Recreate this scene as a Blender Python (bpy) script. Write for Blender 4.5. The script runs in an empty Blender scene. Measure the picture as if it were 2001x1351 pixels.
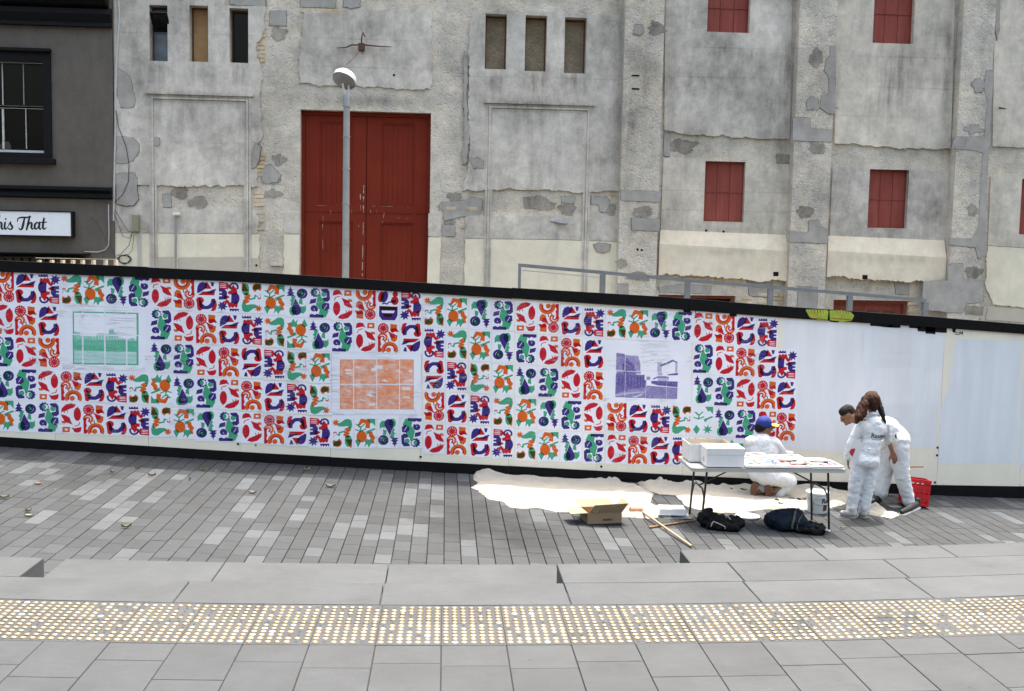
import bpy, bmesh, math, random
import numpy as np
from mathutils import Vector, Matrix, noise
from mathutils.geometry import tessellate_polygon

# ------------------------------------------------------------------ camera
SC = bpy.context.scene
FPX = 2050.0                 # focal length in pixels of the 2001 px wide photograph
CX, CY = 1000.5, 675.5
ROLL = 0.0203
HC = 2.49                    # camera height above the upper terrace
_ox, _oy = 872 - CX, 500 - CY
_x = _ox * math.cos(ROLL) + _oy * math.sin(ROLL)
_y = -_ox * math.sin(ROLL) + _oy * math.cos(ROLL)
PITCH = math.atan(-_y / FPX)
YAW = math.atan(-_x * math.cos(PITCH) / FPX)
cam_d = bpy.data.cameras.new('camera')
cam_d.sensor_width = 36
cam_d.lens = 36 * FPX / 2001
cam_d.clip_end = 500
cam = bpy.data.objects.new('camera', cam_d)
SC.collection.objects.link(cam)
SC.camera = cam
RM = (Matrix.Rotation(-YAW, 4, 'Z') @ Matrix.Rotation(math.pi / 2 - PITCH, 4, 'X') @ Matrix.Rotation(ROLL, 4, 'Z'))
cam.matrix_world = Matrix.Translation((0, 0, HC)) @ RM
CAM = Vector((0, 0, HC))

# ------------------------------------------------------------------ sky, sun, exposure
SUN = Vector((0.17, 0.30, 1.0)).normalized()
w = bpy.data.worlds.new('World'); SC.world = w; w.use_nodes = True
nt = w.node_tree
bgn = nt.nodes['Background']
sky = nt.nodes.new('ShaderNodeTexSky')
sky.sky_type = 'NISHITA'; sky.sun_disc = False
sky.sun_elevation = math.asin(SUN.z)
sky.sun_rotation = math.atan2(SUN.x, SUN.y)
sky.air_density = 1.9; sky.dust_density = 10.0; sky.ozone_density = 1.6
bgn.inputs['Strength'].default_value = 0.15
nt.links.new(sky.outputs[0], bgn.inputs[0])
sl = bpy.data.lights.new('sun', 'SUN'); sl.energy = 2.0; sl.angle = math.radians(0.6); sl.color = (1, 0.98, 0.95)
so = bpy.data.objects.new('sun', sl); SC.collection.objects.link(so)
so.rotation_euler = SUN.to_track_quat('Z', 'Y').to_euler()
so.location = (0, 0, 30)
vs = SC.view_settings
vs.view_transform = 'Standard'; vs.look = 'None'; vs.exposure = 1.75; vs.gamma = 1; vs.use_curve_mapping = False

random.seed(7)
rng = np.random.default_rng(5)

# ------------------------------------------------------------------ helpers
def ray(px, py):
    v = Vector(((px - CX) / FPX, -(py - CY) / FPX, -1.0))
    return (RM.to_3x3() @ v).normalized()
def P(px, py, Y):
    d = ray(px, py); t = Y / d.y
    return CAM + d * t
def G(px, py, z):
    d = ray(px, py); t = (z - HC) / d.z
    return CAM + d * t

YH = 14.05        # hoarding face
YF = 19.5         # warehouse wall face

def tab(pts):
    xs = [p[0] for p in pts]; ys = [p[1] for p in pts]
    def f(x):
        if x <= xs[0]:
            return ys[0] + (x - xs[0]) * (ys[1] - ys[0]) / (xs[1] - xs[0])
        if x >= xs[-1]:
            return ys[-1] + (x - xs[-1]) * (ys[-1] - ys[-2]) / (xs[-1] - xs[-2])
        return float(np.interp(x, xs, ys))
    return f
T_TOP = tab([(0, 510), (300, 523), (500, 532), (940, 559.6), (1320, 582), (1540, 600), (1800, 618), (2001, 634.6)])
T_TOPL = tab([(0, 532), (440, 549), (940, 579.5), (1320, 605), (1540, 622), (1852, 642), (2001, 653)])
T_KICK = tab([(0, 853.8), (500, 885), (700, 896), (905, 905.5), (1150, 919), (1500, 937), (1822, 948), (2001, 951)])
T_BOT = tab([(0, 874.5), (250, 888), (500, 901), (700, 914), (905, 925), (1200, 941), (1500, 955), (1790, 967), (2001, 972)])
_X = []; _Z = []
for x in range(0, 2002, 100):
    p = P(x, T_BOT(x), YH); _X.append(p.x); _Z.append(p.z)
PF = np.polyfit(_X, _Z, 2)
def zb(X):
    Xc = max(-9.0, min(9.0, X))
    return min(-0.03, float(np.polyval(PF, Xc)))
def slope(X):
    return (zb(X + .05) - zb(X - .05)) / .1
def Gp(px, py, dz=0.0):
    z = -0.4
    for _ in range(30):
        p = G(px, py, z + dz); z = zb(p.x)
    return p

def link(o, parent=None):
    SC.collection.objects.link(o)
    if parent is not None: o.parent = parent
    return o
def tag(o, label=None, cat=None, group=None, kind=None):
    if label: o['label'] = label
    if cat: o['category'] = cat
    if group: o['group'] = group
    if kind: o['kind'] = kind
    return o
def empty(name, loc=(0, 0, 0), label=None, cat=None, group=None, kind=None, rz=0):
    o = bpy.data.objects.new(name, None); o.empty_display_size = .1
    o.location = loc; o.rotation_euler = (0, 0, rz)
    link(o); return tag(o, label, cat, group, kind)

class MB:
    """collects geometry, then links it as one mesh object"""
    def __init__(s): s.v = []; s.f = []; s.uv = {}; s.mi = []; s.m = 0
    def quad(s, *pts, uv=None):
        i = len(s.v); s.v += [tuple(p) for p in pts]; s.f.append(tuple(range(i, i + len(pts)))); s.mi.append(s.m)
        if uv: s.uv[len(s.f) - 1] = uv
    def box(s, x0, x1, y0, y1, z0, z1, M=None, bev=0):
        if bev:
            b = bev
            ring = lambda z, o: [(x0 + o, y0 + o, z), (x1 - o, y0 + o, z), (x1 - o, y1 - o, z), (x0 + o, y1 - o, z)]
            L = [ring(z0, b), ring(z0 + b, 0), ring(z1 - b, 0), ring(z1, b)]
        else:
            ring = lambda z: [(x0, y0, z), (x1, y0, z), (x1, y1, z), (x0, y1, z)]
            L = [ring(z0), ring(z1)]
        if M is not None: L = [[tuple(M @ Vector(p)) for p in r] for r in L]
        i = len(s.v)
        for r in L: s.v += r
        n = len(L)
        s.f.append((i + 3, i + 2, i + 1, i)); s.mi.append(s.m)
        for k in range(n - 1):
            a = i + 4 * k
            for j in range(4):
                s.f.append((a + j, a + (j + 1) % 4, a + 4 + (j + 1) % 4, a + 4 + j)); s.mi.append(s.m)
        a = i + 4 * (n - 1); s.f.append((a, a + 1, a + 2, a + 3)); s.mi.append(s.m)
    def prism(s, loops, y0, y1, M=None):
        """polygon loops in XZ (first outer, rest holes), y0 front, y1 back"""
        def tr(p): return tuple(M @ Vector(p)) if M is not None else tuple(p)
        vec = [[Vector((p[0], p[1], 0)) for p in lp] for lp in loops]
        tris = tessellate_polygon(vec)
        flat = [p for lp in loops for p in lp]
        i = len(s.v)
        s.v += [tr((p[0], y0, p[1])) for p in flat]
        for t in tris:
            a, b, c = [flat[k] for k in t]
            cr = (b[0] - a[0]) * (c[1] - a[1]) - (b[1] - a[1]) * (c[0] - a[0])
            t = t if cr > 0 else (t[0], t[2], t[1])
            s.f.append(tuple(i + k for k in t)); s.mi.append(s.m)
        if y1 is None: return
        s.v += [tr((p[0], y1, p[1])) for p in flat]
        n = len(flat); off = 0
        for lp in loops:
            m = len(lp)
            for k in range(m):
                a = i + off + k; b = i + off + (k + 1) % m
                s.f.append((a, b, b + n, a + n)); s.mi.append(s.m)
            off += m
    def tube(s, pts, r, n=8, cap=True, flat=1.0):
        pts = [Vector(p) for p in pts]
        rs = r if isinstance(r, (list, tuple)) else [r] * len(pts)
        i = len(s.v); up = Vector((0, 0, 1))
        prev = None
        for k, p in enumerate(pts):
            d = (pts[min(k + 1, len(pts) - 1)] - pts[max(k - 1, 0)]).normalized()
            if prev is None:
                a = d.cross(up)
                if a.length < .01: a = d.cross(Vector((0, 1, 0)))
            else:
                a = prev - d * prev.dot(d)
            a.normalize(); prev = a; b = d.cross(a)
            for j in range(n):
                t = 2 * math.pi * j / n
                s.v.append(tuple(p + a * math.cos(t) * rs[k] + b * math.sin(t) * rs[k] * flat))
        for k in range(len(pts) - 1):
            for j in range(n):
                q = i + k * n
                s.f.append((q + j, q + (j + 1) % n, q + n + (j + 1) % n, q + n + j)); s.mi.append(s.m)
        if cap:
            s.f.append(tuple(i + j for j in reversed(range(n)))); s.mi.append(s.m)
            q = i + (len(pts) - 1) * n
            s.f.append(tuple(q + j for j in range(n))); s.mi.append(s.m)
    def lathe(s, prof, c=(0, 0, 0), n=24, M=None):
        i = len(s.v)
        for r, z in prof:
            for j in range(n):
                t = 2 * math.pi * j / n
                p = Vector((c[0] + r * math.cos(t), c[1] + r * math.sin(t), c[2] + z))
                s.v.append(tuple(M @ p) if M is not None else tuple(p))
        for k in range(len(prof) - 1):
            for j in range(n):
                q = i + k * n
                s.f.append((q + j, q + (j + 1) % n, q + n + (j + 1) % n, q + n + j)); s.mi.append(s.m)
    def mesh(s, name, mats):
        me = bpy.data.meshes.new(name)
        me.from_pydata(s.v, [], s.f)
        if s.uv:
            ul = me.uv_layers.new(name='UVMap')
            for fi, uvs in s.uv.items():
                for li, u in zip(me.polygons[fi].loop_indices, uvs): ul.data[li].uv = u
        for m in (mats if isinstance(mats, (list, tuple)) else [mats]): me.materials.append(m)
        for p, k in zip(me.polygons, s.mi): p.material_index = k
        bm = bmesh.new(); bm.from_mesh(me)
        bmesh.ops.remove_doubles(bm, verts=bm.verts, dist=1e-5)
        bmesh.ops.recalc_face_normals(bm, faces=bm.faces)
        bm.to_mesh(me); bm.free()
        return me
    def build(s, name, mats, parent=None, smooth=False):
        me = s.mesh(name, mats)
        if smooth:
            for p in me.polygons: p.use_smooth = True
            try: me.set_sharp_from_angle(angle=math.radians(40))
            except Exception: pass
        o = bpy.data.objects.new(name, me)
        return link(o, parent)

def part(name, mats, parent, fn, smooth=False):
    m = MB(); fn(m); return m.build(name, mats, parent, smooth)

# ------------------------------------------------------------------ materials
class NT:
    def __init__(s, name):
        s.m = bpy.data.materials.new(name); s.m.use_nodes = True
        s.t = s.m.node_tree; s.b = s.t.nodes['Principled BSDF']
    def n(s, typ, **kw):
        nd = s.t.nodes.new(typ)
        for k, v in kw.items(): setattr(nd, k, v)
        return nd
    def l(s, a, b): s.t.links.new(a, b)
    def math(s, op, a, b=None, clamp=False):
        nd = s.n('ShaderNodeMath', operation=op, use_clamp=clamp)
        for i, v in enumerate((a, b)):
            if v is None: continue
            if isinstance(v, (int, float)): nd.inputs[i].default_value = v
            else: s.l(v, nd.inputs[i])
        return nd.outputs[0]
    def mix(s, f, a, b, typ='MIX'):
        nd = s.n('ShaderNodeMixRGB', blend_type=typ)
        for i, v in enumerate((f, a, b)):
            if isinstance(v, (int, float)): nd.inputs[i].default_value = v
            elif isinstance(v, tuple): nd.inputs[i].default_value = (*v, 1)
            else: s.l(v, nd.inputs[i])
        return nd.outputs[0]
    def noise(s, vec, scale, detail=4, rough=.6, dist=0):
        nd = s.n('ShaderNodeTexNoise'); nd.inputs['Scale'].default_value = scale
        nd.inputs['Detail'].default_value = detail; nd.inputs['Roughness'].default_value = rough
        nd.inputs['Distortion'].default_value = dist
        s.l(vec, nd.inputs['Vector']); return nd.outputs['Fac']
    def mapv(s, vec, sc):
        nd = s.n('ShaderNodeMapping'); nd.inputs['Scale'].default_value = sc
        s.l(vec, nd.inputs['Vector']); return nd.outputs[0]
    def ramp(s, f, lo, hi, a=0.0, b=1.0):
        nd = s.n('ShaderNodeMapRange'); nd.inputs[1].default_value = lo; nd.inputs[2].default_value = hi
        nd.inputs[3].default_value = a; nd.inputs[4].default_value = b
        s.l(f, nd.inputs[0]); return nd.outputs[0]
    def bump(s, h, strength, dist=.01):
        nd = s.n('ShaderNodeBump'); nd.inputs['Strength'].default_value = strength; nd.inputs['Distance'].default_value = dist
        s.l(h, nd.inputs['Height']); s.l(nd.outputs[0], s.b.inputs['Normal'])

def srgb(r, g, b):
    f = lambda c: (c / 255 / 12.92) if c / 255 <= .04045 else ((c / 255 + .055) / 1.055) ** 2.4
    return (f(r), f(g), f(b))

def simple(name, col, rough=.6, metal=0, var=.12, scale=12, bump=.15, bs=60, bd=.004, spec=.4, perobj=0, wear=None, island=0):
    """plain stuff with noise in its colour and fine relief"""
    t = NT(name); tc = t.n('ShaderNodeTexCoord').outputs['Object']
    oi = t.n('ShaderNodeObjectInfo')
    vec = t.n('ShaderNodeVectorMath', operation='ADD'); t.l(tc, vec.inputs[0])
    mm = t.n('ShaderNodeVectorMath', operation='SCALE'); mm.inputs[0].default_value = (17, 31, 23); t.l(oi.outputs['Random'], mm.inputs['Scale'])
    t.l(mm.outputs[0], vec.inputs[1]); v = vec.outputs[0]
    n1 = t.noise(v, scale, 5); f = t.ramp(n1, .25, .75, 1 - var, 1 + var)
    if perobj: f = t.math('MULTIPLY', f, t.ramp(oi.outputs['Random'], 0, 1, 1 - perobj, 1 + perobj))
    if island:
        g = t.n('ShaderNodeNewGeometry'); f = t.math('MULTIPLY', f, t.ramp(g.outputs['Random Per Island'], 0, 1, 1 - island, 1 + island))
    cb = t.n('ShaderNodeCombineColor'); [t.l(f, cb.inputs[i]) for i in range(3)]
    c = t.mix(1.0, col, cb.outputs[0], 'MULTIPLY')
    if wear:
        n3 = t.noise(v, wear[1], 8, .7); c = t.mix(t.ramp(n3, wear[2], wear[2] + .06), c, wear[0])
    t.l(c, t.b.inputs['Base Color'])
    t.b.inputs['Roughness'].default_value = rough; t.b.inputs['Metallic'].default_value = metal
    t.b.inputs['Specular IOR Level'].default_value = spec
    if bump: t.bump(t.noise(v, bs, 6, .65), bump, bd)
    return t.m

# stain map of the warehouse wall: red = grime, green = pale bloom, blue = ochre/green tint
SX0, SX1, SZ0, SZ1 = -10.0, 12.0, -1.2, 9.2
SW, SH = 1100, 520
_sm = np.zeros((SH, SW, 4), np.float32); _sm[..., 3] = 1
_gx = SX0 + (np.arange(SW) + .5) * (SX1 - SX0) / SW
_gz = SZ0 + (np.arange(SH) + .5) * (SZ1 - SZ0) / SH
GXX, GZZ = np.meshgrid(_gx, _gz)
def stain(px, py, sx, sy, amt, ch=0, streak=0.0, Y=YF):
    """sx, sy half sizes in photo pixels; soft irregular patch fixed to the wall"""
    c = P(px, py, Y); s = Y / FPX
    d = ((GXX - c.x) / (sx * s)) ** 2
    e = ((GZZ - c.z) / (sy * s)) ** 2
    m = np.exp(-d * 1.3) * np.exp(-e * 1.3)
    if streak:
        k = np.sin(GXX * 31 + px) * .5 + np.sin(GXX * 73 + py) * .3 + np.sin(GXX * 141 + px * 2) * .2
        m = m * (1 - streak + streak * np.clip(.5 + k, 0, 1))
    _sm[..., ch] = np.clip(_sm[..., ch] + amt * m, 0, 1)

stain_img = bpy.data.images.new('wall_grime', SW, SH, alpha=False, float_buffer=False)
stain_img.colorspace_settings.name = 'Non-Color'
def wallmat(name, col, rough=.9, var=.25, streak=.25, fine=.12, bump=.3, bd=.012, bscale=14, pits=False, grime=1.0, tint=None):
    t = NT(name); pos = t.n('ShaderNodeNewGeometry').outputs['Position']
    a = t.ramp(t.noise(pos, .9, 5, .65), .3, .7, -var, var)
    b = t.ramp(t.noise(pos, 5, 9, .75), .3, .7, -var * .95, var * .95)
    c = t.ramp(t.noise(t.mapv(pos, (3.2, 3.2, .8)), 1.0, 8, .65, .9), .3, .7, -streak, streak)
    d = t.ramp(t.noise(pos, 60, 4, .7), .3, .7, -fine, fine)
    f = t.math('ADD', t.math('ADD', t.math('ADD', a, b), t.math('ADD', c, d)), 1.0)
    sep = t.n('ShaderNodeSeparateXYZ'); t.l(pos, sep.inputs[0])
    u = t.math('DIVIDE', t.math('SUBTRACT', sep.outputs[0], SX0), SX1 - SX0)
    v = t.math('DIVIDE', t.math('SUBTRACT', sep.outputs[2], SZ0), SZ1 - SZ0)
    cv = t.n('ShaderNodeCombineXYZ'); t.l(u, cv.inputs[0]); t.l(v, cv.inputs[1])
    im = t.n('ShaderNodeTexImage'); im.image = stain_img; im.extension = 'EXTEND'; t.l(cv.outputs[0], im.inputs[0])
    sc = t.n('ShaderNodeSeparateColor'); t.l(im.outputs[0], sc.inputs[0])
    brk = t.ramp(t.noise(t.mapv(pos, (9, 9, 2)), 1.5, 7, .7), .3, .7, .35, 1.25)
    dirt = t.math('MULTIPLY', t.math('MULTIPLY', sc.outputs[0], brk), grime)
    f = t.math('MULTIPLY', f, t.math('SUBTRACT', 1.0, t.math('MULTIPLY', dirt, .95)))
    cb = t.n('ShaderNodeCombineColor'); [t.l(f, cb.inputs[i]) for i in range(3)]
    cc = col
    if tint: cc = t.mix(t.ramp(t.noise(pos, 2.2, 6, .7), .35, .65), col, tint)
    cc = t.mix(1.0, cc, cb.outputs[0], 'MULTIPLY')
    cc = t.mix(t.math('MULTIPLY', sc.outputs[1], brk), cc, (.62, .61, .58))
    cc = t.mix(t.math('MULTIPLY', sc.outputs[2], brk), cc, (.17, .14, .07))
    t.l(cc, t.b.inputs['Base Color']); t.b.inputs['Roughness'].default_value = rough
    t.b.inputs['Specular IOR Level'].default_value = .2
    h = t.noise(pos, bscale, 9, .72, .3)
    if pits:
        vo = t.n('ShaderNodeTexVoronoi'); vo.inputs['Scale'].default_value = 16; t.l(pos, vo.inputs['Vector'])
        h = t.math('ADD', h, t.math('MULTIPLY', t.ramp(vo.outputs['Distance'], 0, .35), .45))
    t.bump(h, bump, bd)
    return t.m

M = {}
M['rough'] = wallmat('rough_concrete', (.63, .56, .46), var=.22, streak=.06, fine=.26, bump=.9, bd=.03, bscale=7, pits=True, tint=(.50, .47, .42))
M['render'] = wallmat('smooth_grey_render', (.485, .452, .405), var=.26, streak=.17, fine=.11, bump=.12, bd=.01, tint=(.58, .54, .48))
M['render2'] = wallmat('smooth_pale_render', (.65, .60, .51), var=.20, streak=.12, fine=.10, bump=.14, bd=.01, tint=(.55, .50, .43))
M['cream'] = wallmat('cream_paint', (.76, .70, .56), var=.08, streak=.05, fine=.04, bump=.12, bd=.008, grime=.8)
M['creamledge'] = wallmat('cream_ledge_paint', (.76, .685, .55), var=.10, streak=.05, fine=.05, bump=.2, bd=.01, grime=.45, tint=(.70, .60, .47))
M['creamgrey'] = wallmat('greyed_cream_paint', (.52, .475, .395), var=.06, streak=.03, fine=.03, bump=.1, bd=.006)
M['patch'] = wallmat('cement_patch', (.36, .34, .315), var=.2, streak=.05, fine=.06, bump=.25, bd=.008, grime=.3)
M['patchdark'] = wallmat('dark_cement_patch', (.27, .245, .21), var=.45, streak=.06, fine=.2, bump=.5, bd=.01, grime=.3)
M['oldbrick'] = wallmat('weathered_brick', (.62, .44, .25), var=.25, streak=.05, fine=.2, bump=.5, bd=.01, bscale=25, tint=(.52, .47, .38))
M['shop'] = wallmat('dark_shop_render', (.125, .109, .095), rough=.8, var=.1, streak=.1, fine=.05, bump=.5, bd=.01, bscale=8, grime=.5)
M['black'] = simple('black_paint', (.008, .008, .009), .7, var=.25, bump=.2, bs=20, spec=.15)
M['blackrail'] = simple('black_rail_paint', (.0055, .0055, .006), .75, spec=.12, var=.3, bump=.25, bs=18, wear=((.03, .03, .03), 3.0, .72))
M['oldwhite'] = simple('flaking_white_paint', (.55, .55, .52), .6, var=.15, wear=((.16, .14, .11), 14, .57))
M['glass'] = simple('dark_window_glass', (.004, .0045, .005), .12, var=.3, scale=2, bump=.02, bs=3, bd=.01, spec=.18)
M['cloudglass'] = simple('dusty_blue_glass', (.14, .165, .20), .35, var=.35, scale=4, bump=.05)
M['rust'] = simple('brown_window_frame', (.10, .045, .03), .7, var=.3)
def ply(name, c1, c2):
    t = NT(name); tc = t.n('ShaderNodeTexCoord').outputs['Object']
    nz = t.noise(t.mapv(tc, (1.5, 1.5, 9)), 1.6, 3, .5, 1.8)
    wv = t.math('FRACT', t.math('MULTIPLY', nz, 9.0))
    big = t.noise(tc, 3, 4)
    c = t.mix(t.ramp(wv, .1, .9), c1, c2); c = t.mix(t.ramp(big, .3, .7, 0, .55), c, tuple(x * .45 for x in c1))
    t.l(c, t.b.inputs['Base Color']); t.b.inputs['Roughness'].default_value = .7
    return t.m
M['ply'] = ply('ochre_plywood', (.36, .21, .085), (.46, .28, .12))
M['plydark'] = ply('weathered_plywood', (.17, .125, .075), (.36, .29, .20))
def redpaint(name, c, c2, streaky=.3):
    t = NT(name); pos = t.n('ShaderNodeNewGeometry').outputs['Position']
    a = t.ramp(t.noise(t.mapv(pos, (14, 14, 1.0)), 1.3, 6, .7), .25, .75)
    b = t.noise(pos, 1.3, 5)
    col = t.mix(t.math('MULTIPLY', a, streaky), c, c2); col = t.mix(t.ramp(b, .35, .7, 0, .4), col, tuple(x * .6 for x in c))
    chips = t.noise(t.mapv(pos, (5, 5, 1.2)), 9, 9, .75)
    col = t.mix(t.ramp(chips, .74, .76), col, (.42, .32, .27))
    t.l(col, t.b.inputs['Base Color']); t.b.inputs['Roughness'].default_value = .55
    t.b.inputs['Specular IOR Level'].default_value = .12
    t.bump(t.noise(t.mapv(pos, (30, 30, 3)), 2, 5), .25, .004); return t.m
M['door'] = redpaint('oxide_red_door_paint', (.185, .0225, .010), (.225, .037, .019))
M['shutter'] = redpaint('faded_red_board_paint', (.235, .046, .034), (.34, .115, .095), .8)
M['galv'] = simple('galvanised_steel', (.33, .335, .335), .5, .4, var=.15, scale=6)
M['railsteel'] = simple('grey_steel_rail', (.20, .215, .235), .5, .4, var=.15, scale=5)
M['lampwhite'] = simple('white_lamp_shell', (.72, .73, .74), .35, var=.05)
M['lens'] = simple('lamp_lens', (.30, .31, .32), .25, var=.1)
M['pvc'] = simple('pale_grey_conduit', (.50, .50, .50), .5, var=.1)
M['cable'] = simple('dark_cable', (.03, .03, .03), .5)
M['boxgreen'] = simple('khaki_metal_box', (.24, .235, .16), .6)

def pavemat(name, col, perobj=.1, island=.1, var=.10, stains=True, spec=.25):
    t = NT(name); g = t.n('ShaderNodeNewGeometry'); pos = g.outputs['Position']; oi = t.n('ShaderNodeObjectInfo')
    f = t.ramp(t.noise(pos, 1.6, 6, .65), .3, .7, 1 - var, 1 + var)
    f = t.math('MULTIPLY', f, t.ramp(t.noise(pos, 90, 5, .75), .3, .7, .88, 1.12))
    f = t.math('MULTIPLY', f, t.ramp(t.noise(t.mapv(pos, (3, 9, 3)), 2.5, 7, .7), .3, .7, .93, 1.07))
    if perobj: f = t.math('MULTIPLY', f, t.ramp(oi.outputs['Random'], 0, 1, 1 - perobj, 1 + perobj))
    if island: f = t.math('MULTIPLY', f, t.ramp(g.outputs['Random Per Island'], 0, 1, 1 - island, 1 + island))
    if True:
        # oil and tread marks that belong to this stretch of paving
        for (cx, cy, rx, ry, am) in (STAINS if stains else []):
            sb = t.n('ShaderNodeVectorMath', operation='SUBTRACT'); t.l(pos, sb.inputs[0]); sb.inputs[1].default_value = (cx, cy, 0)
            mp = t.mapv(sb.outputs[0], (1 / rx, 1 / ry, 0)); ln = t.n('ShaderNodeVectorMath', operation='LENGTH'); t.l(mp, ln.inputs[0])
            q = t.math('ADD', ln.outputs['Value'], t.ramp(t.noise(pos, 3.5, 6, .7), .2, .8, -.6, .6))
            f = t.math('MULTIPLY', f, t.ramp(q, .3, 1.1, 1 - am, 1.0))
        sp = t.noise(pos, 24, 3, .5); f = t.math('MULTIPLY', f, t.ramp(sp, .69, .74, 1, .62)); st = t.noise(pos, 38, 2, .4); f = t.math('MULTIPLY', f, t.ramp(st, .72, .75, 1, 1.3)); dk = t.noise(pos, 2.3, 8, .75, .8); f = t.math('MULTIPLY', f, t.ramp(dk, .56, .74, 1, .84))
    cb = t.n('ShaderNodeCombineColor'); [t.l(f, cb.inputs[i]) for i in range(3)]
    c = t.mix(1.0, col, cb.outputs[0], 'MULTIPLY')
    t.l(c, t.b.inputs['Base Color']); t.b.inputs['Roughness'].default_value = .75; t.b.inputs['Specular IOR Level'].default_value = spec
    t.bump(t.noise(pos, 120, 6, .7), .22, .003)
    return t.m
STAINS = []
for (px, py, rx, ry, am) in [(915, 1010, .7, 1.1, .45), (1035, 1050, .55, .8, .48), (180, 935, .6, .8, .32), (760, 1000, .8, .6, .12), (330, 975, 1.4, .35, .10)]:
    p = Gp(px, py); STAINS.append((p.x, p.y, rx, ry, am))
# ================================================================== GROUND
M['paver'] = pavemat('grey_paver', (.0382, .0420, .0455), perobj=.15, island=.15)
M['paverlight'] = pavemat('pale_paver', (.061, .067, .072), perobj=.12, island=.12)
M['joint'] = simple('joint_sand', (.026, .0255, .023), .95, var=.3, scale=30)
M['slabjoint'] = simple('slab_joint_grout', (.022, .023, .023), .95, var=.4, scale=8)
M['slab'] = pavemat('bluestone_slab', (.0510, .0550, .0590), perobj=.07, island=.07, var=.15, stains=False)
M['stone'] = pavemat('bluestone_step', (.0605, .0655, .0695), perobj=.05, island=.05, var=.15, stains=False)

m = MB()
NX = 40
xs = [-60] + list(np.linspace(-12, 12, NX)) + [60]
for i in range(len(xs) - 1):
    a, b = xs[i], xs[i + 1]
    m.quad((a, 9.0, zb(a) - .035), (b, 9.0, zb(b) - .035), (b, 80, zb(b) - .035), (a, 80, zb(a) - .035))
ground = m.build('ground', M['joint']); tag(ground, 'dark joint bed lying under the sloping grey paving', kind='structure')

WARP = .0125
def W(X, Y, z=0.0): return (X, Y - WARP * 0 + WARP * (X - .3) ** 2, z)
def Yof(py, z=0.0, px=872): return G(px, py, z).y
Y_BAND0 = Yof(1259); Y_BAND1 = Yof(1183); Y_R1 = Yof(1140); Y_R2 = Yof(1102); Y_R3 = Yof(1076)
Z_MID = -.17
Y_MID = Yof(1103, Z_MID)

def prism_top(m, pts, z1, z0, bev=.004, warp=True):
    """pts (x,y) clockwise or not; top at z1, body to z0, small arris"""
    c = Vector((sum(p[0] for p in pts) / len(pts), sum(p[1] for p in pts) / len(pts)))
    f = (lambda x, y: W(x, y)[:2]) if warp else (lambda x, y: (x, y))
    o = [f(*p) for p in pts]
    inn = []
    n = len(o)
    for k in range(n):
        a, b, d = Vector(o[k - 1]), Vector(o[k]), Vector(o[(k + 1) % n])
        v = ((a - b).normalized() + (d - b).normalized())
        inn.append(tuple(b + v * bev))
    i = len(m.v)
    m.v += [(x, y, z0) for x, y in o] + [(x, y, z1 - bev) for x, y in o] + [(x, y, z1) for x, y in inn]
    for r in range(2):
        for k in range(n):
            a = i + r * n
            m.f.append((a + k, a + (k + 1) % n, a + n + (k + 1) % n, a + n + k)); m.mi.append(0)
    m.f.append(tuple(i + 2 * n + k for k in range(n))); m.mi.append(0)

# --- upper terrace: slabs in columns running away from the camera
terrace = empty('upper_terrace', kind='structure', label='upper terrace of large bluestone slabs')
mb = MB(); mb.quad((-40, -30, -.008), (40, -30, -.008), (40, Y_BAND1 + .3, -.008), (-40, Y_BAND1 + .3, -.008))
mb.build('slab_bed', M['slabjoint'], terrace)
SLW = .42
x0 = G(862, 1260, 0).x
joints_front = {}
r2 = random.Random(3)
near = MB(); nfar = 0
slab_specs = []
for c in range(-22, 24):
    xa = x0 + c * SLW + .003; xb = x0 + (c + 1) * SLW - .003
    # tactile slabs (two per column) and the field slabs nearer the camera
    ys = [Y_BAND1 - .004, (Y_BAND0 + Y_BAND1) / 2, Y_BAND0 - .02]
    y = ys[-1] - (.22 + .36 * r2.random())
    ys.append(y)
    while y > 2.2:
        y -= r2.choice([.63, .63, .84, .52]); ys.append(y)
    for k in range(len(ys) - 1):
        gx = .0022 if k < 2 else 0; gy = -.0018 if k < 2 else 0; slab_specs.append((xa - gx, xb + gx, ys[k + 1] + .003 + gy, ys[k] - .003 - gy))
vis = [s for s in slab_specs if s[3] > 5.5 and abs((s[0] + s[1]) / 2) < 4.9]
rest = [s for s in slab_specs if s not in vis]
for s in vis:
    m = MB(); prism_top(m, [(s[0], s[2]), (s[1], s[2]), (s[1], s[3]), (s[0], s[3])], random.uniform(-.0015, .0015), -.05, .003)
    m.build('slab', M['slab'], terrace)
m = MB()
for s in rest: prism_top(m, [(s[0], s[2]), (s[1], s[2]), (s[1], s[3]), (s[0], s[3])], 0, -.05, .003)
o = m.build('slab_field', M['slab'], terrace); o['kind'] = 'stuff'

# tactile studs
def studmat(name, col, metal, rough):
    return simple(name, col, rough, metal, var=.15, bump=.1, perobj=.28, island=.28)
M['stud'] = studmat('brass_yellow_stud', (.215, .155, .08), .2, .42)
M['studpale'] = studmat('worn_pale_stud', (.36, .35, .32), .1, .45)
M['studtop'] = studmat('stud_crown_highlight', (.33, .30, .22), .1, .35)  # paler crown colour paints in the highlight on top of each stud
M['hole'] = simple('empty_stud_hole', (.03, .03, .03), .9)
def stud_mesh(name, base, top):
    m = MB(); m.lathe([(.0215, 0), (.0205, .0025), (.0125, .0056)], n=10)
    m.m = 1; m.lathe([(.0125, .0056), (.008, .0068), (.0008, .0072)], n=10)
    me = m.mesh(name, [base, top])
    for p in me.polygons: p.use_smooth = True
    return me
sm_a = stud_mesh('tactile_stud', M['stud'], M['studtop']); sm_b = stud_mesh('tactile_stud_pale', M['studpale'], M['studpale'])
rows = 12; py_ = (Y_BAND1 - Y_BAND0 - .03) / rows
studs = []
r3 = random.Random(11)
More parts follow.
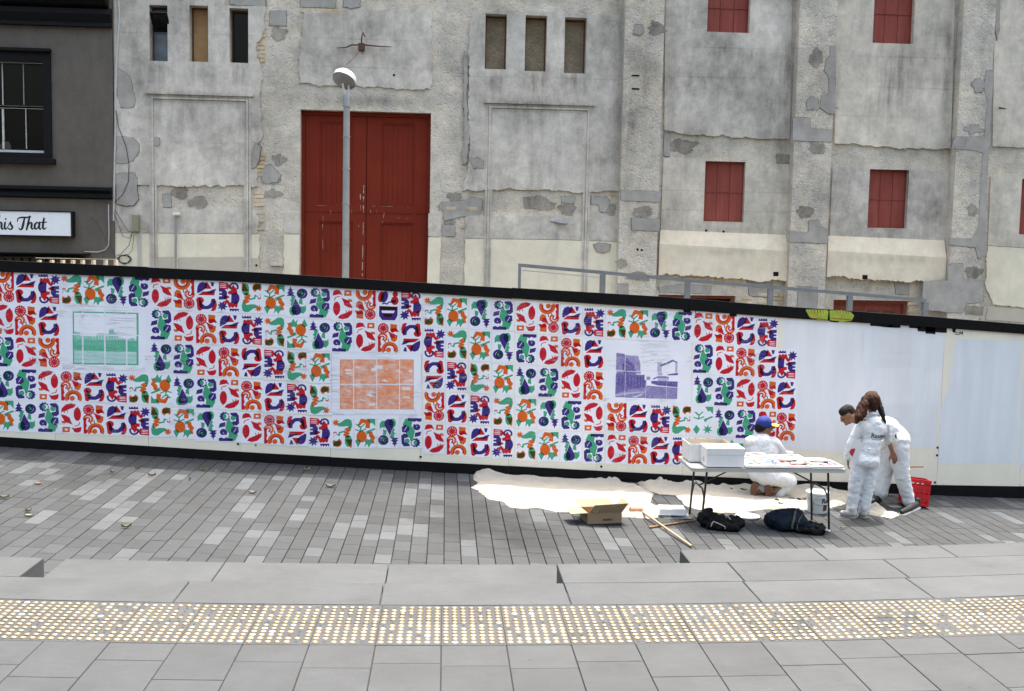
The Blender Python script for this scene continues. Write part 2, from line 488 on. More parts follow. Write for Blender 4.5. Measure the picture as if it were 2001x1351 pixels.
for c in range(-22, 24):
    gap = r3.random()
    for j in range(7):
        for r in range(rows):
            X = x0 + c * SLW + .03 + j * .06; Y = Y_BAND1 - .035 - (r + .5) * py_
            miss = .03 + (.16 if (noise.noise(Vector((X * .8, Y * 3, 3))) > .18) else 0)
            k = 'm' if r3.random() < miss else ('p' if r3.random() < .03 else 'a')
            studs.append((X + r3.uniform(-.0015, .0015), Y, k))
solid = [s for s in studs if s[2] != 'm']
solid.sort(key=lambda s: (s[1] - .0) + abs(s[0]) * .12)
keep = [s for s in solid if abs(s[0]) < 4.0][:300]; ks = set(keep)
for s in keep:
    o = bpy.data.objects.new('tactile_stud', sm_a if s[2] == 'a' else sm_b)
    o.location = (*W(s[0], s[1])[:2], .0012); o.rotation_euler = (0, 0, random.random() * 3); link(o, terrace)
m = MB(); 
for s in solid:
    if s in ks: continue
    x, y, _ = W(s[0], s[1])
    m.m = 0 if s[2] == 'a' else 2; m.lathe([(.0215, 0.0012), (.0205, .0037), (.0125, .0066)], (x, y, 0), 8)
    m.m = 1 if s[2] == 'a' else 2; m.lathe([(.0125, .0066), (.008, .008), (.0008, .0084)], (x, y, 0), 8)
me = bpy.data.meshes.new('tactile_stud_field'); me.from_pydata(m.v, [], m.f)
for q in (M['stud'], M['studtop'], M['studpale']): me.materials.append(q)
for p, k in zip(me.polygons, m.mi): p.material_index = k; p.use_smooth = True
o = link(bpy.data.objects.new('tactile_stud_field', me), terrace); o['kind'] = 'stuff'
m = MB()
for s in studs:
    if s[2] == 'm':
        x, y, _ = W(s[0], s[1]); m.lathe([(.006, .003), (.0005, .003)], (x, y, 0), 8)
o = m.build('stud_hole', M['hole'], terrace); o['kind'] = 'stuff'

# --- step stones
steps = empty('stone_steps', kind='structure', label='long bluestone steps leading down to the paving')
def xat(px, py, z=0): return G(px, py, z).x
def stone(xa, xb, ya, yb, z1, z0=-1.0):
    m = MB(); g = .004
    n = max(1, int((xb - xa) / .6)); top = [(xa + g + (xb - xa - 2 * g) * k / n, ya + g) for k in range(n + 1)]
    bot = [(xa + g + (xb - xa - 2 * g) * k / n, yb - g) for k in range(n, -1, -1)]
    prism_top(m, top + bot, z1, z0, .005); return m.build('step_stone', M['stone'], steps)
jr1 = [-12, -9.6, -7.2, xat(363, 1145), xat(746, 1160), xat(1108, 1158), xat(1453, 1138), xat(1770, 1130), 6.2, 8.5, 12]
jr1[2] = -5.4
for a, b in zip(jr1, jr1[1:]):
    stone(a, b, Y_BAND1, Y_R1, 0.0)
# second row at terrace level: left flank and right flank
xl = xat(80, 1095)
stone(-12, -7.5, Y_R1, Y_R2, .0); stone(-7.5, -5.6, Y_R1, Y_R2, .0); stone(-5.6, xl, Y_R1, Y_R2, .0)
xr = xat(1092, 1115)
jr2 = [xr, xat(1430, 1108), xat(1733, 1098), 6.1, 8.4, 12]
for a, b in zip(jr2, jr2[1:]): stone(a, b, Y_R1, Y_R2, 0.0)
jr3 = [xat(1336, 1085), xat(1603, 1083), xat(1857, 1080), 6.6, 9, 12]
for a, b in zip(jr3, jr3[1:]): stone(a, b, Y_R2, Y_R3, 0.0)
# lower tread
jm = [xat(112, 1105, Z_MID), xat(428, 1115, Z_MID), xat(757, 1118, Z_MID), xr + .06]
for a, b in zip(jm, jm[1:]): stone(a, b, Y_R1, Y_MID, Z_MID)

# --- sloping paving of small setts
paving = empty('paving', kind='structure', label='sloping street paving of small grey setts with scattered pale ones')
PW = .1665
xp0 = Gp(868, 1015).x
specs = []
r4 = random.Random(21)
for c in range(-58, 64):
    y = Y_R1 + .02 + r4.random() * .3
    xc = xp0 + (c + .5) * PW
    if xc > jr3[0] + .05: y = Y_R3 - .2 + r4.random() * .2
    elif xr < xc: y = Y_R2 - .2 + r4.random() * .2
    elif xl + .3 < xc: y = Y_MID - .2 + r4.random() * .2
    while y < 14.6:
        ln = r4.choice([.25, .30, .30, .35, .40]); 
        lt = r4.random() < (.13 if xc < 1.5 else .07)
        specs.append((c, y + .003, y + ln - .003, lt))
        if lt and r4.random() < .5:
            y += ln; ln = r4.choice([.25, .3, .35]); specs.append((c, y + .003, y + ln - .003, True))
        y += ln
def pav(m, c, ya, yb, h=.0):
    xa = xp0 + c * PW + .0035; xb = xp0 + (c + 1) * PW - .0035; b = .004
    i = len(m.v)
    cx = (xa + xb) / 2; z = zb(cx); s = slope(cx)
    zz = lambda x: z + (x - cx) * s + h
    for (o, dz) in ((0, -.035), (0, -b), (b, 0)):
        m.v += [(xa + o, ya + o, zz(xa) + dz), (xb - o, ya + o, zz(xb) + dz), (xb - o, yb - o, zz(xb) + dz), (xa + o, yb - o, zz(xa) + dz)]
    for r in range(2):
        for k in range(4):
            a = i + 4 * r; m.f.append((a + k, a + (k + 1) % 4, a + 4 + (k + 1) % 4, a + 4 + k)); m.mi.append(0)
    m.f.append((i + 8, i + 9, i + 10, i + 11)); m.mi.append(0)
def inframe(s):
    X = xp0 + s[0] * PW
    return abs(math.atan2(X - s[1] * .062, s[1])) < .46
order = sorted([s for s in specs if inframe(s)], key=lambda s: s[1])
near = order[:300]; nset = set(near)
for s in near:
    m = MB(); pav(m, s[0], s[1], s[2], r4.uniform(-.0015, .0015))
    me = bpy.data.meshes.new('paver'); me.from_pydata(m.v, [], m.f); me.materials.append(M['paverlight' if s[3] else 'paver'])
    link(bpy.data.objects.new('paver', me), paving)
for nm, lt in (('paver_field', False), ('pale_paver_field', True)):
    m = MB()
    for s in specs:
        if s not in nset and s[3] == lt: pav(m, s[0], s[1], s[2], r4.uniform(-.0015, .0015))
    me = bpy.data.meshes.new(nm); me.from_pydata(m.v, [], m.f); me.materials.append(M['paverlight' if lt else 'paver'])
    o = link(bpy.data.objects.new(nm, me), paving); o['kind'] = 'stuff'

# ================================================================== POSTER PRINTS
INK = {'p': srgb(66, 44, 122), 'g': srgb(72, 168, 122), 'o': srgb(226, 102, 28), 'r': srgb(204, 28, 44)}
RW, RH = 176, 264
class Art:
    def __init__(s):
        s.y, s.x = np.mgrid[0:RH * 2, 0:RW * 2].astype(np.float32)
        s.x = (s.x + .5) / (RW * 2) * 111 - 5.5; s.y = (s.y + .5) / (RH * 2) * 164 - 7
        s.k = {c: np.zeros(s.x.shape, bool) for c in 'ogrp'}
    def poly(s, c, pts, op=1):
        x, y = s.x, s.y; ins = np.zeros(x.shape, bool); n = len(pts)
        for i in range(n):
            x1, y1 = pts[i]; x2, y2 = pts[(i + 1) % n]
            if y1 == y2: continue
            cnd = ((y1 > y) != (y2 > y)) & (x < (x2 - x1) * (y - y1) / (y2 - y1) + x1); ins ^= cnd
        s._(c, ins, op)
    def _(s, c, m, op):
        if op: s.k[c] |= m
        else:
            for q in (c if c != '*' else 'ogrp'): s.k[q] &= ~m
    def ell(s, c, cx, cy, rx, ry, op=1, rot=0):
        a = math.radians(rot); dx, dy = s.x - cx, s.y - cy
        u = dx * math.cos(a) + dy * math.sin(a); v = -dx * math.sin(a) + dy * math.cos(a)
        s._(c, (u / rx) ** 2 + (v / ry) ** 2 < 1, op)
    def line(s, c, pts, w, op=1):
        for (x1, y1), (x2, y2) in zip(pts, pts[1:]):
            dx, dy = x2 - x1, y2 - y1; L = dx * dx + dy * dy + 1e-6
            t = np.clip(((s.x - x1) * dx + (s.y - y1) * dy) / L, 0, 1)
            s._(c, (s.x - x1 - t * dx) ** 2 + (s.y - y1 - t * dy) ** 2 < (w / 2) ** 2, op)
    def arc(s, c, cx, cy, r, w, a0=0, a1=360, k=0.0, op=1):
        n = max(8, int(abs(a1 - a0) / 12)); pts = []
        for i in range(n + 1):
            t = i / n; a = math.radians(a0 + (a1 - a0) * t); rr = r * (1 - k * t)
            pts.append((cx + rr * math.cos(a), cy + rr * math.sin(a)))
        s.line(c, pts, w, op)
    def star(s, c, cx, cy, r1, r2, n, rot=0, sy=1.0):
        s.poly(c, [(cx + (r1 if i % 2 == 0 else r2) * math.cos(math.pi * i / n + rot), cy + sy * (r1 if i % 2 == 0 else r2) * math.sin(math.pi * i / n + rot)) for i in range(2 * n)])
    def image(s, name):
        for c in s.k:
            k0 = s.k[c]; k1 = k0.copy()
            for dx in range(-2, 3):
                for dy in range(-2, 3):
                    if dx * dx + dy * dy <= 5: k1 |= np.roll(np.roll(k0, dx, 1), dy, 0)
            s.k[c] = k1
        img = np.ones((*s.x.shape, 3), np.float32) * np.array(srgb(229, 229, 238), np.float32)
        for c in 'gorp':
            col = np.array(INK[c], np.float32); img = np.where(s.k[c][..., None], img * (col * 1.08), img)
        img = img.reshape(RH, 2, RW, 2, 3).mean((1, 3))
        img = np.where(img <= .0031308, img * 12.92, 1.055 * np.clip(img, 0, 1) ** (1 / 2.4) - .055)
        return make_img(name, img)
def make_img(name, arr):
    h, w_ = arr.shape[:2]; a = np.ones((h, w_, 4), np.float32); a[..., :3] = np.clip(arr, 0, 1)
    im = bpy.data.images.new(name, w_, h, alpha=False); im.pixels.foreach_set(a[::-1].ravel()); im.update(); im.pack(); return im

def art_C(a, v=0):
    if v == 0:
        a.poly('p', [(6, 60), (5, 45), (8, 25), (16, 10), (32, 3), (48, 8), (54, 16), (48, 32), (34, 45), (24, 52), (10, 60)])
        a.poly('r', [(50, 0), (74, 36), (38, 38), (43, 18)])
        a.poly('p', [(70, 3), (87, 4), (82, 24), (75, 24)])
        a.poly('r', [(10, 70), (33, 52), (60, 53), (90, 53), (87, 70)])
        a.poly('p', [(42, 53), (64, 50), (76, 43), (97, 37), (88, 54), (72, 60), (50, 58)])
        a.ell('r', 19, 97, 18, 16); a.poly('r', [(2, 92), (20, 86), (30, 110), (28, 145), (18, 151), (8, 146), (6, 130)])
        a.poly('p', [(12, 84), (22, 95), (28, 112), (42, 126), (58, 124), (72, 108), (74, 90), (90, 88), (92, 110), (80, 132), (58, 142), (30, 142), (16, 128)])
        a.poly('r', [(86, 86), (97, 100), (100, 122), (94, 144), (84, 151), (72, 150), (80, 132), (84, 110)])
    else:
        a.ell('r', 14, 30, 14, 28, rot=10); a.ell('p', 30, 30, 17, 30, rot=15)
        a.ell('r', 82, 48, 18, 22); a.ell('r', 84, 14, 13, 14); a.poly('p', [(62, 48), (88, 45), (84, 60), (66, 58)])
        a.line('p', [(22, 66), (34, 62), (42, 67), (54, 56), (66, 56)], 5)
        a.poly('p', [(6, 78), (96, 80), (96, 125), (84, 150), (22, 150), (6, 128)])
        a.poly('*', [(16, 100), (84, 100), (78, 114), (20, 114)], 0); a.poly('r', [(8, 78), (94, 80), (92, 96), (12, 96)]); a.poly('r', [(24, 117), (76, 117), (62, 134), (34, 134)])
def art_M(a):
    a.poly('p', [(3, 14), (4, 0), (11, 9), (18, 0), (24, 8), (32, 0), (37, 8), (44, 0), (48, 14)])
    a.line('r', [(13, 48), (16, 28), (24, 40), (32, 26), (38, 42), (46, 26), (52, 44), (60, 54), (68, 48)], 12)
    a.star('p', 82, 28, 26, 14, 8, .2)
    a.ell('p', 19, 68, 19, 28); a.poly('p', [(24, 42), (40, 46), (38, 90), (20, 94)])
    a.poly('r', [(48, 72), (60, 66), (76, 66), (74, 82), (54, 80)])
    a.poly('p', [(62, 62), (99, 60), (99, 76), (84, 77), (84, 84), (98, 85), (98, 93), (84, 94), (84, 101), (99, 102), (99, 117), (72, 115), (60, 98)])
    a.poly('r', [(10, 94), (30, 87), (54, 90), (54, 103), (42, 106), (40, 114), (46, 122), (36, 128), (30, 138), (22, 124), (14, 118)])
    a.arc('p', 27, 126, 19, 8, -20, 200)
    a.poly('r', [(46, 130), (58, 114), (99, 117), (99, 151), (58, 147)])
    for y in (124, 132, 141): a.poly('*', [(56, y), (70, y - 3), (95, y - 2), (95, y + 2), (70, y + 2)], 0)
def art_E(a):
    a.star('o', 17, 20, 19, 9, 8, .3)
    a.poly('g', [(22, 30), (40, 20), (52, 12), (64, 2), (80, 0), (94, 8), (98, 32), (92, 56), (84, 62), (86, 44), (74, 36), (56, 40), (34, 40)])
    a.line('o', [(84, 46), (66, 56), (86, 60), (64, 72), (82, 76), (60, 84), (76, 96)], 9)
    a.line('g', [(10, 92), (22, 84), (34, 86), (36, 72), (60, 66)], 7); a.arc('r', 14, 76, 6, 4, 160, 350)
    a.ell('o', 25, 126, 22, 22); a.ell('*', 20, 100, 13, 17, 0); a.poly('g', [(4, 146), (10, 122), (24, 118), (30, 114), (44, 120), (40, 140), (28, 142)])
    a.ell('g', 80, 116, 17, 31); a.poly('o', [(66, 108), (99, 108), (97, 150), (90, 151)]); a.poly('o', [(62, 100), (72, 82), (88, 92)])
def art_O(a, v=0):
    if v == 0:
        a.poly('o', [(28, 0), (72, 7), (72, 50), (50, 47), (54, 26), (38, 20), (20, 38), (14, 32)])
    a.poly('g', [(58, 0), (99, 0), (99, 38), (84, 20), (72, 24), (66, 12)])
    a.line('g', [(25, 66), (28, 42)], 6); a.line('g', [(6, 30), (28, 46), (46, 28)], 5); a.line('g', [(2, 58), (26, 66), (52, 54)], 5); a.line('g', [(16, 30), (18, 44)], 4)
    a.line('g', [(62, 68), (95, 54)], 8); a.poly('g', [(52, 66), (72, 68), (60, 84)])
    if v == 0:
        a.ell('o', 32, 94, 25, 30)
        a.poly('o', [(66, 68), (84, 68), (88, 84), (100, 99), (92, 112), (97, 130), (80, 122), (82, 106), (70, 94)])
        a.poly('g', [(0, 118), (12, 106), (28, 122), (14, 150)])
        a.poly('g', [(48, 120), (58, 106), (68, 112), (80, 104), (80, 118), (90, 130), (78, 132), (68, 151), (60, 132), (46, 148), (52, 130)])
    else:
        a.poly('g', [(0, 124), (16, 98), (34, 122), (18, 148)]); a.star('g', 74, 122, 26, 11, 7, .3)
def art_D(a):
    a.ell('g', 70, 24, 17, 24); a.poly('g', [(8, 54), (7, 28), (18, 12), (34, 13), (32, 48), (16, 46)])
    a.poly('p', [(31, 24), (37, 8), (52, 2), (68, 6), (78, 22), (74, 42), (58, 88), (44, 60), (33, 40)])
    a.poly('g', [(74, 48), (82, 58), (76, 66), (84, 78), (76, 88), (80, 98), (58, 102), (66, 74)])
    a.poly('g', [(24, 58), (42, 64), (38, 86), (26, 88)])
    a.ell('g', 30, 116, 16, 16); a.arc('p', 26, 114, 20, 11, -60, 300, .0); a.arc('p', 28, 114, 12, 6, 100, 420, .5)
    a.poly('p', [(62, 101), (101, 101), (90, 112), (99, 115), (88, 127), (95, 132), (85, 138), (83, 150), (79, 138), (70, 132), (78, 127), (64, 115), (74, 112)])
def art_S(a):
    a.star('p', 28, 22, 25, 20, 10); a.ell('*', 33, 22, 15, 15, 0); a.ell('g', 26, 22, 11, 13)
    a.poly('p', [(57, 4), (86, 2), (97, 18), (99, 58), (86, 70), (70, 66), (66, 50), (84, 46), (84, 24), (58, 14)]); a.ell('g', 70, 30, 12, 13)
    a.poly('g', [(40, 44), (52, 28), (58, 50), (70, 50), (76, 74), (62, 86), (66, 112), (90, 108), (92, 120), (78, 150), (44, 142), (50, 112), (32, 84), (36, 64)])
    a.poly('p', [(5, 60), (32, 52), (30, 74), (0, 81)])
    a.arc('p', 21, 106, 17, 7, 40, -560, .8)
    a.poly('p', [(60, 88), (74, 75), (95, 78), (97, 104), (80, 116), (62, 106)]); a.line('*', [(72, 106), (84, 86)], 4, 0)
    a.poly('p', [(0, 137), (12, 133), (24, 139), (36, 132), (50, 139), (66, 138), (68, 152), (0, 151)])
def art_R(a):
    a.poly('r', [(1, 46), (4, 26), (24, 6), (50, 0), (72, 6), (62, 20), (38, 30), (16, 40)]); a.line('o', [(20, 38), (16, 48)], 3); a.line('o', [(28, 34), (32, 46)], 3)
    a.ell('r', 78, 56, 17, 34); a.poly('r', [(80, 16), (70, 34), (90, 34)]); 
    a.poly('r', [(0, 58), (20, 62), (40, 74), (46, 94), (54, 110), (36, 102), (16, 96), (12, 82), (6, 74)]); a.poly('o', [(2, 90), (14, 92), (22, 104), (4, 102)])
    a.poly('o', [(6, 122), (41, 122), (39, 149), (6, 149)]); a.poly('*', [(15, 130), (31, 130), (31, 141), (16, 141)], 0)
    a.poly('r', [(50, 124), (62, 130), (97, 122), (93, 144), (80, 151), (62, 148)]); a.line('o', [(64, 118), (84, 112), (88, 98)], 3.5)
def art_A(a):
    a.ell('r', 25, 28, 26, 27)
    for i in range(12):
        t = math.pi * i / 6 + .12; c, s_ = math.cos(t), math.sin(t)
        a.poly('*', [(25 + 7 * c, 28 + 7 * s_), (25 + 22 * c - 2.6 * s_, 28 + 23 * s_ + 2.6 * c), (25 + 22 * c + 2.6 * s_, 28 + 23 * s_ - 2.6 * c)], 0)
    a.poly('o', [(60, 4), (93, 8), (91, 30), (101, 46), (84, 43), (72, 48), (60, 40)]); a.poly('r', [(60, 28), (90, 26), (101, 46), (84, 43), (70, 50), (60, 42)])
    for k in range(5): a.line('r', [(48 + k * 4, 44 + k * 5), (66 + k * 7, 54 + k * 3)], 3.4)
    a.poly('r', [(55, 58), (80, 54), (84, 74), (64, 80)])
    a.arc('o', 22, 76, 20, 9, 170, 400); a.arc('r', 20, 78, 9, 6, 170, 430)
    a.poly('r', [(0, 72), (12, 70), (12, 98), (15, 112), (9, 124), (18, 138), (14, 151), (0, 151)])
    a.poly('o', [(60, 60), (78, 76), (95, 62), (94, 84), (82, 98), (66, 92)])
    a.arc('o', 58, 138, 34, 13, 165, 375); a.arc('r', 58, 138, 24, 6, 165, 375); a.ell('o', 52, 140, 12, 12)
    a.line('r', [(26, 84), (36, 100)], 4); a.line('p', [(50, 84), (52, 96)], 3)

def papermat(name, img):
    t = NT(name); uv = t.n('ShaderNodeUVMap'); uv.uv_map = 'UVMap'
    im = t.n('ShaderNodeTexImage'); im.image = img; im.extension = 'EXTEND'; t.l(uv.outputs[0], im.inputs[0])
    pos = t.n('ShaderNodeNewGeometry').outputs['Position']
    cr = t.noise(t.mapv(pos, (1.1, 1, 16)), 1.7, 4, .55, .6)       # paste wrinkles run sideways
    ridge = t.math('ABSOLUTE', t.math('SUBTRACT', cr, .5)); rr = t.ramp(ridge, 0, .022, 1, 0)
    gate = t.ramp(t.noise(pos, 2.6, 3), .5, .62)
    rr = t.math('MULTIPLY', rr, gate)
    c = t.mix(t.math('MULTIPLY', rr, .35), im.outputs[0], (.86, .86, .9))
    sh = t.ramp(t.noise(pos, 1.4, 4), .3, .7, .95, 1.03); cb = t.n('ShaderNodeCombineColor'); [t.l(sh, cb.inputs[i]) for i in range(3)]
    c = t.mix(1.0, c, cb.outputs[0], 'MULTIPLY')
    t.l(c, t.b.inputs['Base Color']); t.b.inputs['Roughness'].default_value = .75; t.b.inputs['Specular IOR Level'].default_value = .2
    h = t.math('ADD', rr, t.math('MULTIPLY', t.noise(t.mapv(pos, (2, 2, 5)), 4, 4), .6)); t.bump(h, .75, .008)
    return t.m
PM = {}
for key, fn, v in (('C', art_C, 0), ('K', art_C, 1), ('M', art_M, None), ('E', art_E, None), ('O', art_O, 0), ('G', art_O, 1), ('D', art_D, None), ('S', art_S, None), ('R', art_R, None), ('A', art_A, None)):
    a = Art(); (fn(a) if v is None else fn(a, v)); PM[key] = papermat('poster_print_' + key, a.image('poster_print_' + key))

# ================================================================== HOARDING
def hoardmat():
    t = NT('hoarding_cream_paint'); pos = t.n('ShaderNodeNewGeometry').outputs['Position']; oi = t.n('ShaderNodeObjectInfo')
    f = t.ramp(t.noise(t.mapv(pos, (1.5, 1.5, .5)), 1.5, 6, .65), .3, .7, .93, 1.04)
    c = t.mix(t.ramp(t.noise(pos, 3, 7, .75), .6, .72), (.78, .725, .60), (.60, .54, .43))
    cb = t.n('ShaderNodeCombineColor'); [t.l(f, cb.inputs[i]) for i in range(3)]
    c = t.mix(1.0, c, cb.outputs[0], 'MULTIPLY'); t.l(c, t.b.inputs['Base Color']); t.b.inputs['Roughness'].default_value = .55
    t.bump(t.noise(pos, 12, 5), .1, .004); return t.m
def overpaint(name, col):
    t = NT(name); pos = t.n('ShaderNodeNewGeometry').outputs['Position']
    f = t.ramp(t.noise(t.mapv(pos, (6, 6, .35)), 1.2, 5, .6), .3, .7, .95, 1.03)
    f2 = t.ramp(t.noise(t.mapv(pos, (2.2, 2, .5)), 1, 4, .6), .3, .7, .9, 1.05); f = t.math('MULTIPLY', f, f2)
    cb = t.n('ShaderNodeCombineColor'); [t.l(f, cb.inputs[i]) for i in range(3)]
    c = t.mix(1.0, col, cb.outputs[0], 'MULTIPLY')
    c = t.mix(t.ramp(t.noise(pos, 30, 5, .7), .72, .75), c, (.3, .3, .3))
    t.l(c, t.b.inputs['Base Color']); t.b.inputs['Roughness'].default_value = .6
    t.bump(t.noise(pos, 8, 5), .1, .004); return t.m
M['hoard'] = hoardmat()
M['over1'] = overpaint('pale_grey_overpaint', (.745, .75, .77)); M['over2'] = overpaint('blue_grey_overpaint', (.705, .72, .75))
M['paper'] = papermat('blank_paper', make_img('blank_paper', np.ones((8, 8, 3), np.float32) * np.array([.898, .898, .935])))

hoarding = empty('hoarding', (P(1000, T_BOT(1000), YH).x, YH, P(1000, T_BOT(1000), YH).z), 'long white site hoarding with black rails, pasted with rows of colourful posters', 'hoarding')
HO = hoarding.location.copy()
class HB(MB):
    pass
def hbuild(m, name, mats, smooth=False):
    m.v = [(x - HO.x, y - HO.y, z - HO.z) for x, y, z in m.v]
    return m.build(name, mats, hoarding, smooth)
def pxof(X, z, Y):   # project to the photo column
    v = RM.to_3x3().inverted() @ (Vector((X, Y, z)) - CAM)
    return (CX + FPX * v.x / -v.z, CY - FPX * v.y / -v.z)
def hz(tabf, X, Y=YH):
    z = 0
    for _ in range(12):
        px, py = pxof(X, z, Y); z = P(px, tabf(px), Y).z
    return z
seam0 = P(647, 720, YH).x
sx = [seam0 + 1.2 * k for k in range(-6, 11)]
for a, b in zip(sx, sx[1:]):
    a += .002; b -= .002
    m = MB(); m.prism([[(a, hz(T_KICK, a) - .1), (b, hz(T_KICK, b) - .1), (b, hz(T_TOPL, b) + .08), (a, hz(T_TOPL, a) + .08)]], YH + random.uniform(-.001, .001), YH + .02)
    hbuild(m, 'panel', M['hoard'])
rj = random.Random(2)
def rail(name, f_lo, f_hi, front, back, mat, step=2.4, rag=None):
    xx = sx[0]
    while xx < sx[-1]:
        a, b = xx + .002, min(xx + step, sx[-1]) - .002
        n = 8; X = [a + (b - a) * k / n for k in range(n + 1)]
        off = rj.uniform(-.004, .004)
        lo = [(x, f_lo(x) + off) for x in X]; hi = [(x, f_hi(x) + off) for x in reversed(X)]
        m = MB(); m.prism([lo + hi], front, back); hbuild(m, name, mat)
        xx += step
rail('top_rail', lambda x: hz(T_TOPL, x), lambda x: hz(T_TOP, x), YH - .03, YH + .09, M['blackrail'])
rail('kick_board', lambda x: zb(x) - .06, lambda x: hz(T_KICK, x), YH - .022, YH - .0005, M['blackrail'])
for k, x in enumerate(sx):
    m = MB(); m.box(x - .045, x + .045, YH + .021, YH + .11, zb(x) - .1, hz(T_TOP, x) - .05); hbuild(m, 'back_stud', M['ply'])
m = MB()
for px, py in [(465, 868), (822, 893), (1175, 912), (1832, 875), (1831, 890), (1827, 943), (500, 870), (1180, 922)]:
    p = P(px, py, YH); m.lathe([(.017 if py != 870 and py != 922 else .008, 0), (.012, .008), (.0005, .009)], n=10, M=Matrix.Translation((p.x, YH - .001, p.z)) @ Matrix.Rotation(math.pi / 2, 4, 'X'))
    hbuild(m, 'bolt', M['black'], True); m = MB()

# overpainted areas to the right of the posters (thin coats of paint)
def coat(pts, y, mat, name='paint_patch', rag=.006):
    w_ = [P(px, py, YH) for px, py in pts]; out = []
    for i in range(len(w_)):
        a, b = w_[i], w_[(i + 1) % len(w_)]; n = max(1, int((b - a).length / .06))
        for k in range(n):
            q = a.lerp(b, k / n); out.append((q.x + random.uniform(-rag, rag), q.z + random.uniform(-rag, rag)))
    m = MB(); m.prism([out], y, y + .0008); hbuild(m, name, mat)
coat([(1529, T_TOPL(1529) + 1), (1700, T_TOPL(1700) + 1), (1848, T_TOPL(1848) + 1), (1829, 868), (1700, 880), (1640, 884), (1529, 876)], YH - .0010, M['over1'])
coat([(1868, 662), (1997, 668), (1992, 800), (1984, 905), (1833, 908), (1838, 800), (1855, 750)], YH - .0010, M['over2'])
coat([(2002, 670), (2130, 680), (2120, 915), (1988, 910)], YH - .0010, M['over2'])
coat([(1750, 860), (1826, 862), (1824, 876), (1752, 874)], YH - .0024, M['over2'])
coat([(1690, 640), (1712, 640), (1700, 880), (1684, 880)], YH - .0024, M['over2'], rag=.02)
coat([(1798, 655), (1815, 655), (1800, 850), (1785, 850)], YH - .0024, M['over2'], rag=.02)
# dribbles of black paint under the rail
for (a, b, h) in [(1700, 1760, 5), (1775, 1800, 4), (1792, 1850, 9), (1808, 1828, 13), (1860, 1868, 6), (1735, 1745, 6), (1620, 1640, 2), (1335, 1350, 4), (1358, 1360, 8), (1425, 1440, 5)]:
    coat([(a, T_TOPL(a) - 3), (b, T_TOPL(b) - 3), (b - 1, T_TOPL(b) + h), (a + 1, T_TOPL(a) + h)], YH - .0062, M['black'], 'paint_drip', .005)
# scrawled marker near the rail
def scrawl(strokes, wpx, mat, name, yoff=.0062):
    m = MB()
    for st in strokes:
        pts = [P(px, py, YH - yoff) for px, py in st]
        for a, b in zip(pts, pts[1:]):
            d = (b - a); n = Vector((-d.z, 0, d.x)).normalized() * (wpx / 2 * YH / FPX)
            m.quad(a - n, b - n, b + n, a + n)
    hbuild(m, name, mat)
scrawl([[(1862, 649), (1872, 650)], [(1866, 653), (1873, 654)], [(1874, 655), (1876, 648), (1878, 653), (1881, 648), (1881, 655)]], 1.3, M['black'], 'marker_scrawl')
# green painted bars on the rail
M['lime'] = simple('lime_paint', (.30, .38, .04), .5, var=.3, scale=14, wear=((.35, .30, .10), 10, .62))
M['limered'] = simple('rust_red_paint', (.28, .06, .02), .6, var=.2)
def onrail(loops_px, y, mat, name):
    m = MB(); m.prism([[(P(px, py, YH - .03).x, P(px, py, YH - .03).z) for px, py in loops_px]], YH - y, YH - .0304 if y < .0325 else YH - .0322); hbuild(m, name, mat)
onrail([(1574, 606), (1577, 605), (1616, 606), (1619, 609), (1617, 625), (1604, 627), (1582, 620)], .0318, M['lime'], 'painted_bar')
onrail([(1621, 607), (1645, 607), (1662, 610), (1669, 617), (1664, 627), (1645, 629), (1622, 626)], .0318, M['lime'], 'painted_bar')
for x in (1586, 1591, 1597, 1603, 1608, 1636, 1641, 1647, 1653, 1658):
    onrail([(x - 1, 606), (x + .6, 606), (x - 1.5 + 3, 612.5), (x + .5, 613.5)], .0332, M['limered'], 'painted_mark')
for a, b in ((1584, 1616), (1624, 1664)):
    onrail([(a, 621), (b, 624.5), (b, 626.5), (a, 622.5)], .0332, M['limered'], 'painted_mark')

# posters -------------------------------------------------------------
cX = tab([(0, 7), (1, 50.5), (3, 140), (7, 315), (11, 492), (14, 625), (15, 669), (18, 803.5), (19, 848), (22, 983), (23, 1028), (26, 1160), (27, 1204.5), (30, 1332), (31, 1374), (34, 1499), (35, 1536)])
cY = tab([(0, 7 * 0 + 561.5), (50, 563.6), (140, 566), (270, 571), (315, 571.5), (404, 579), (492, 582), (625, 592), (668, 595.7), (804, 598.7), (848, 608.5), (983, 616), (1028, 619), (1160, 630), (1205, 632), (1332, 638), (1374, 640), (1499, 650), (1537, 652)])
cD = tab([(0, 250), (50, 250.4), (404, 252.5), (492, 254), (625, 253), (668, 251), (804, 247), (850, 249), (1028, 251), (1160, 246), (1332, 243.5), (1537, 242)])
ROWS = ['aCMEODsraCmeOdSraKmEODSRaCMEODsraCM-',
        'RAC----SRACMEodSrAcMEODsrAC----SrACM',
        'Sra----dSRAcmeO----cmeOdSRA----dSRAC',
        'dsRACMEodSrACme----aCmEODsRaCMeGdSrA',
        'OdSRACMeODSrAcmEODsrACmEOdsrACMeoD--']
pmesh = {}
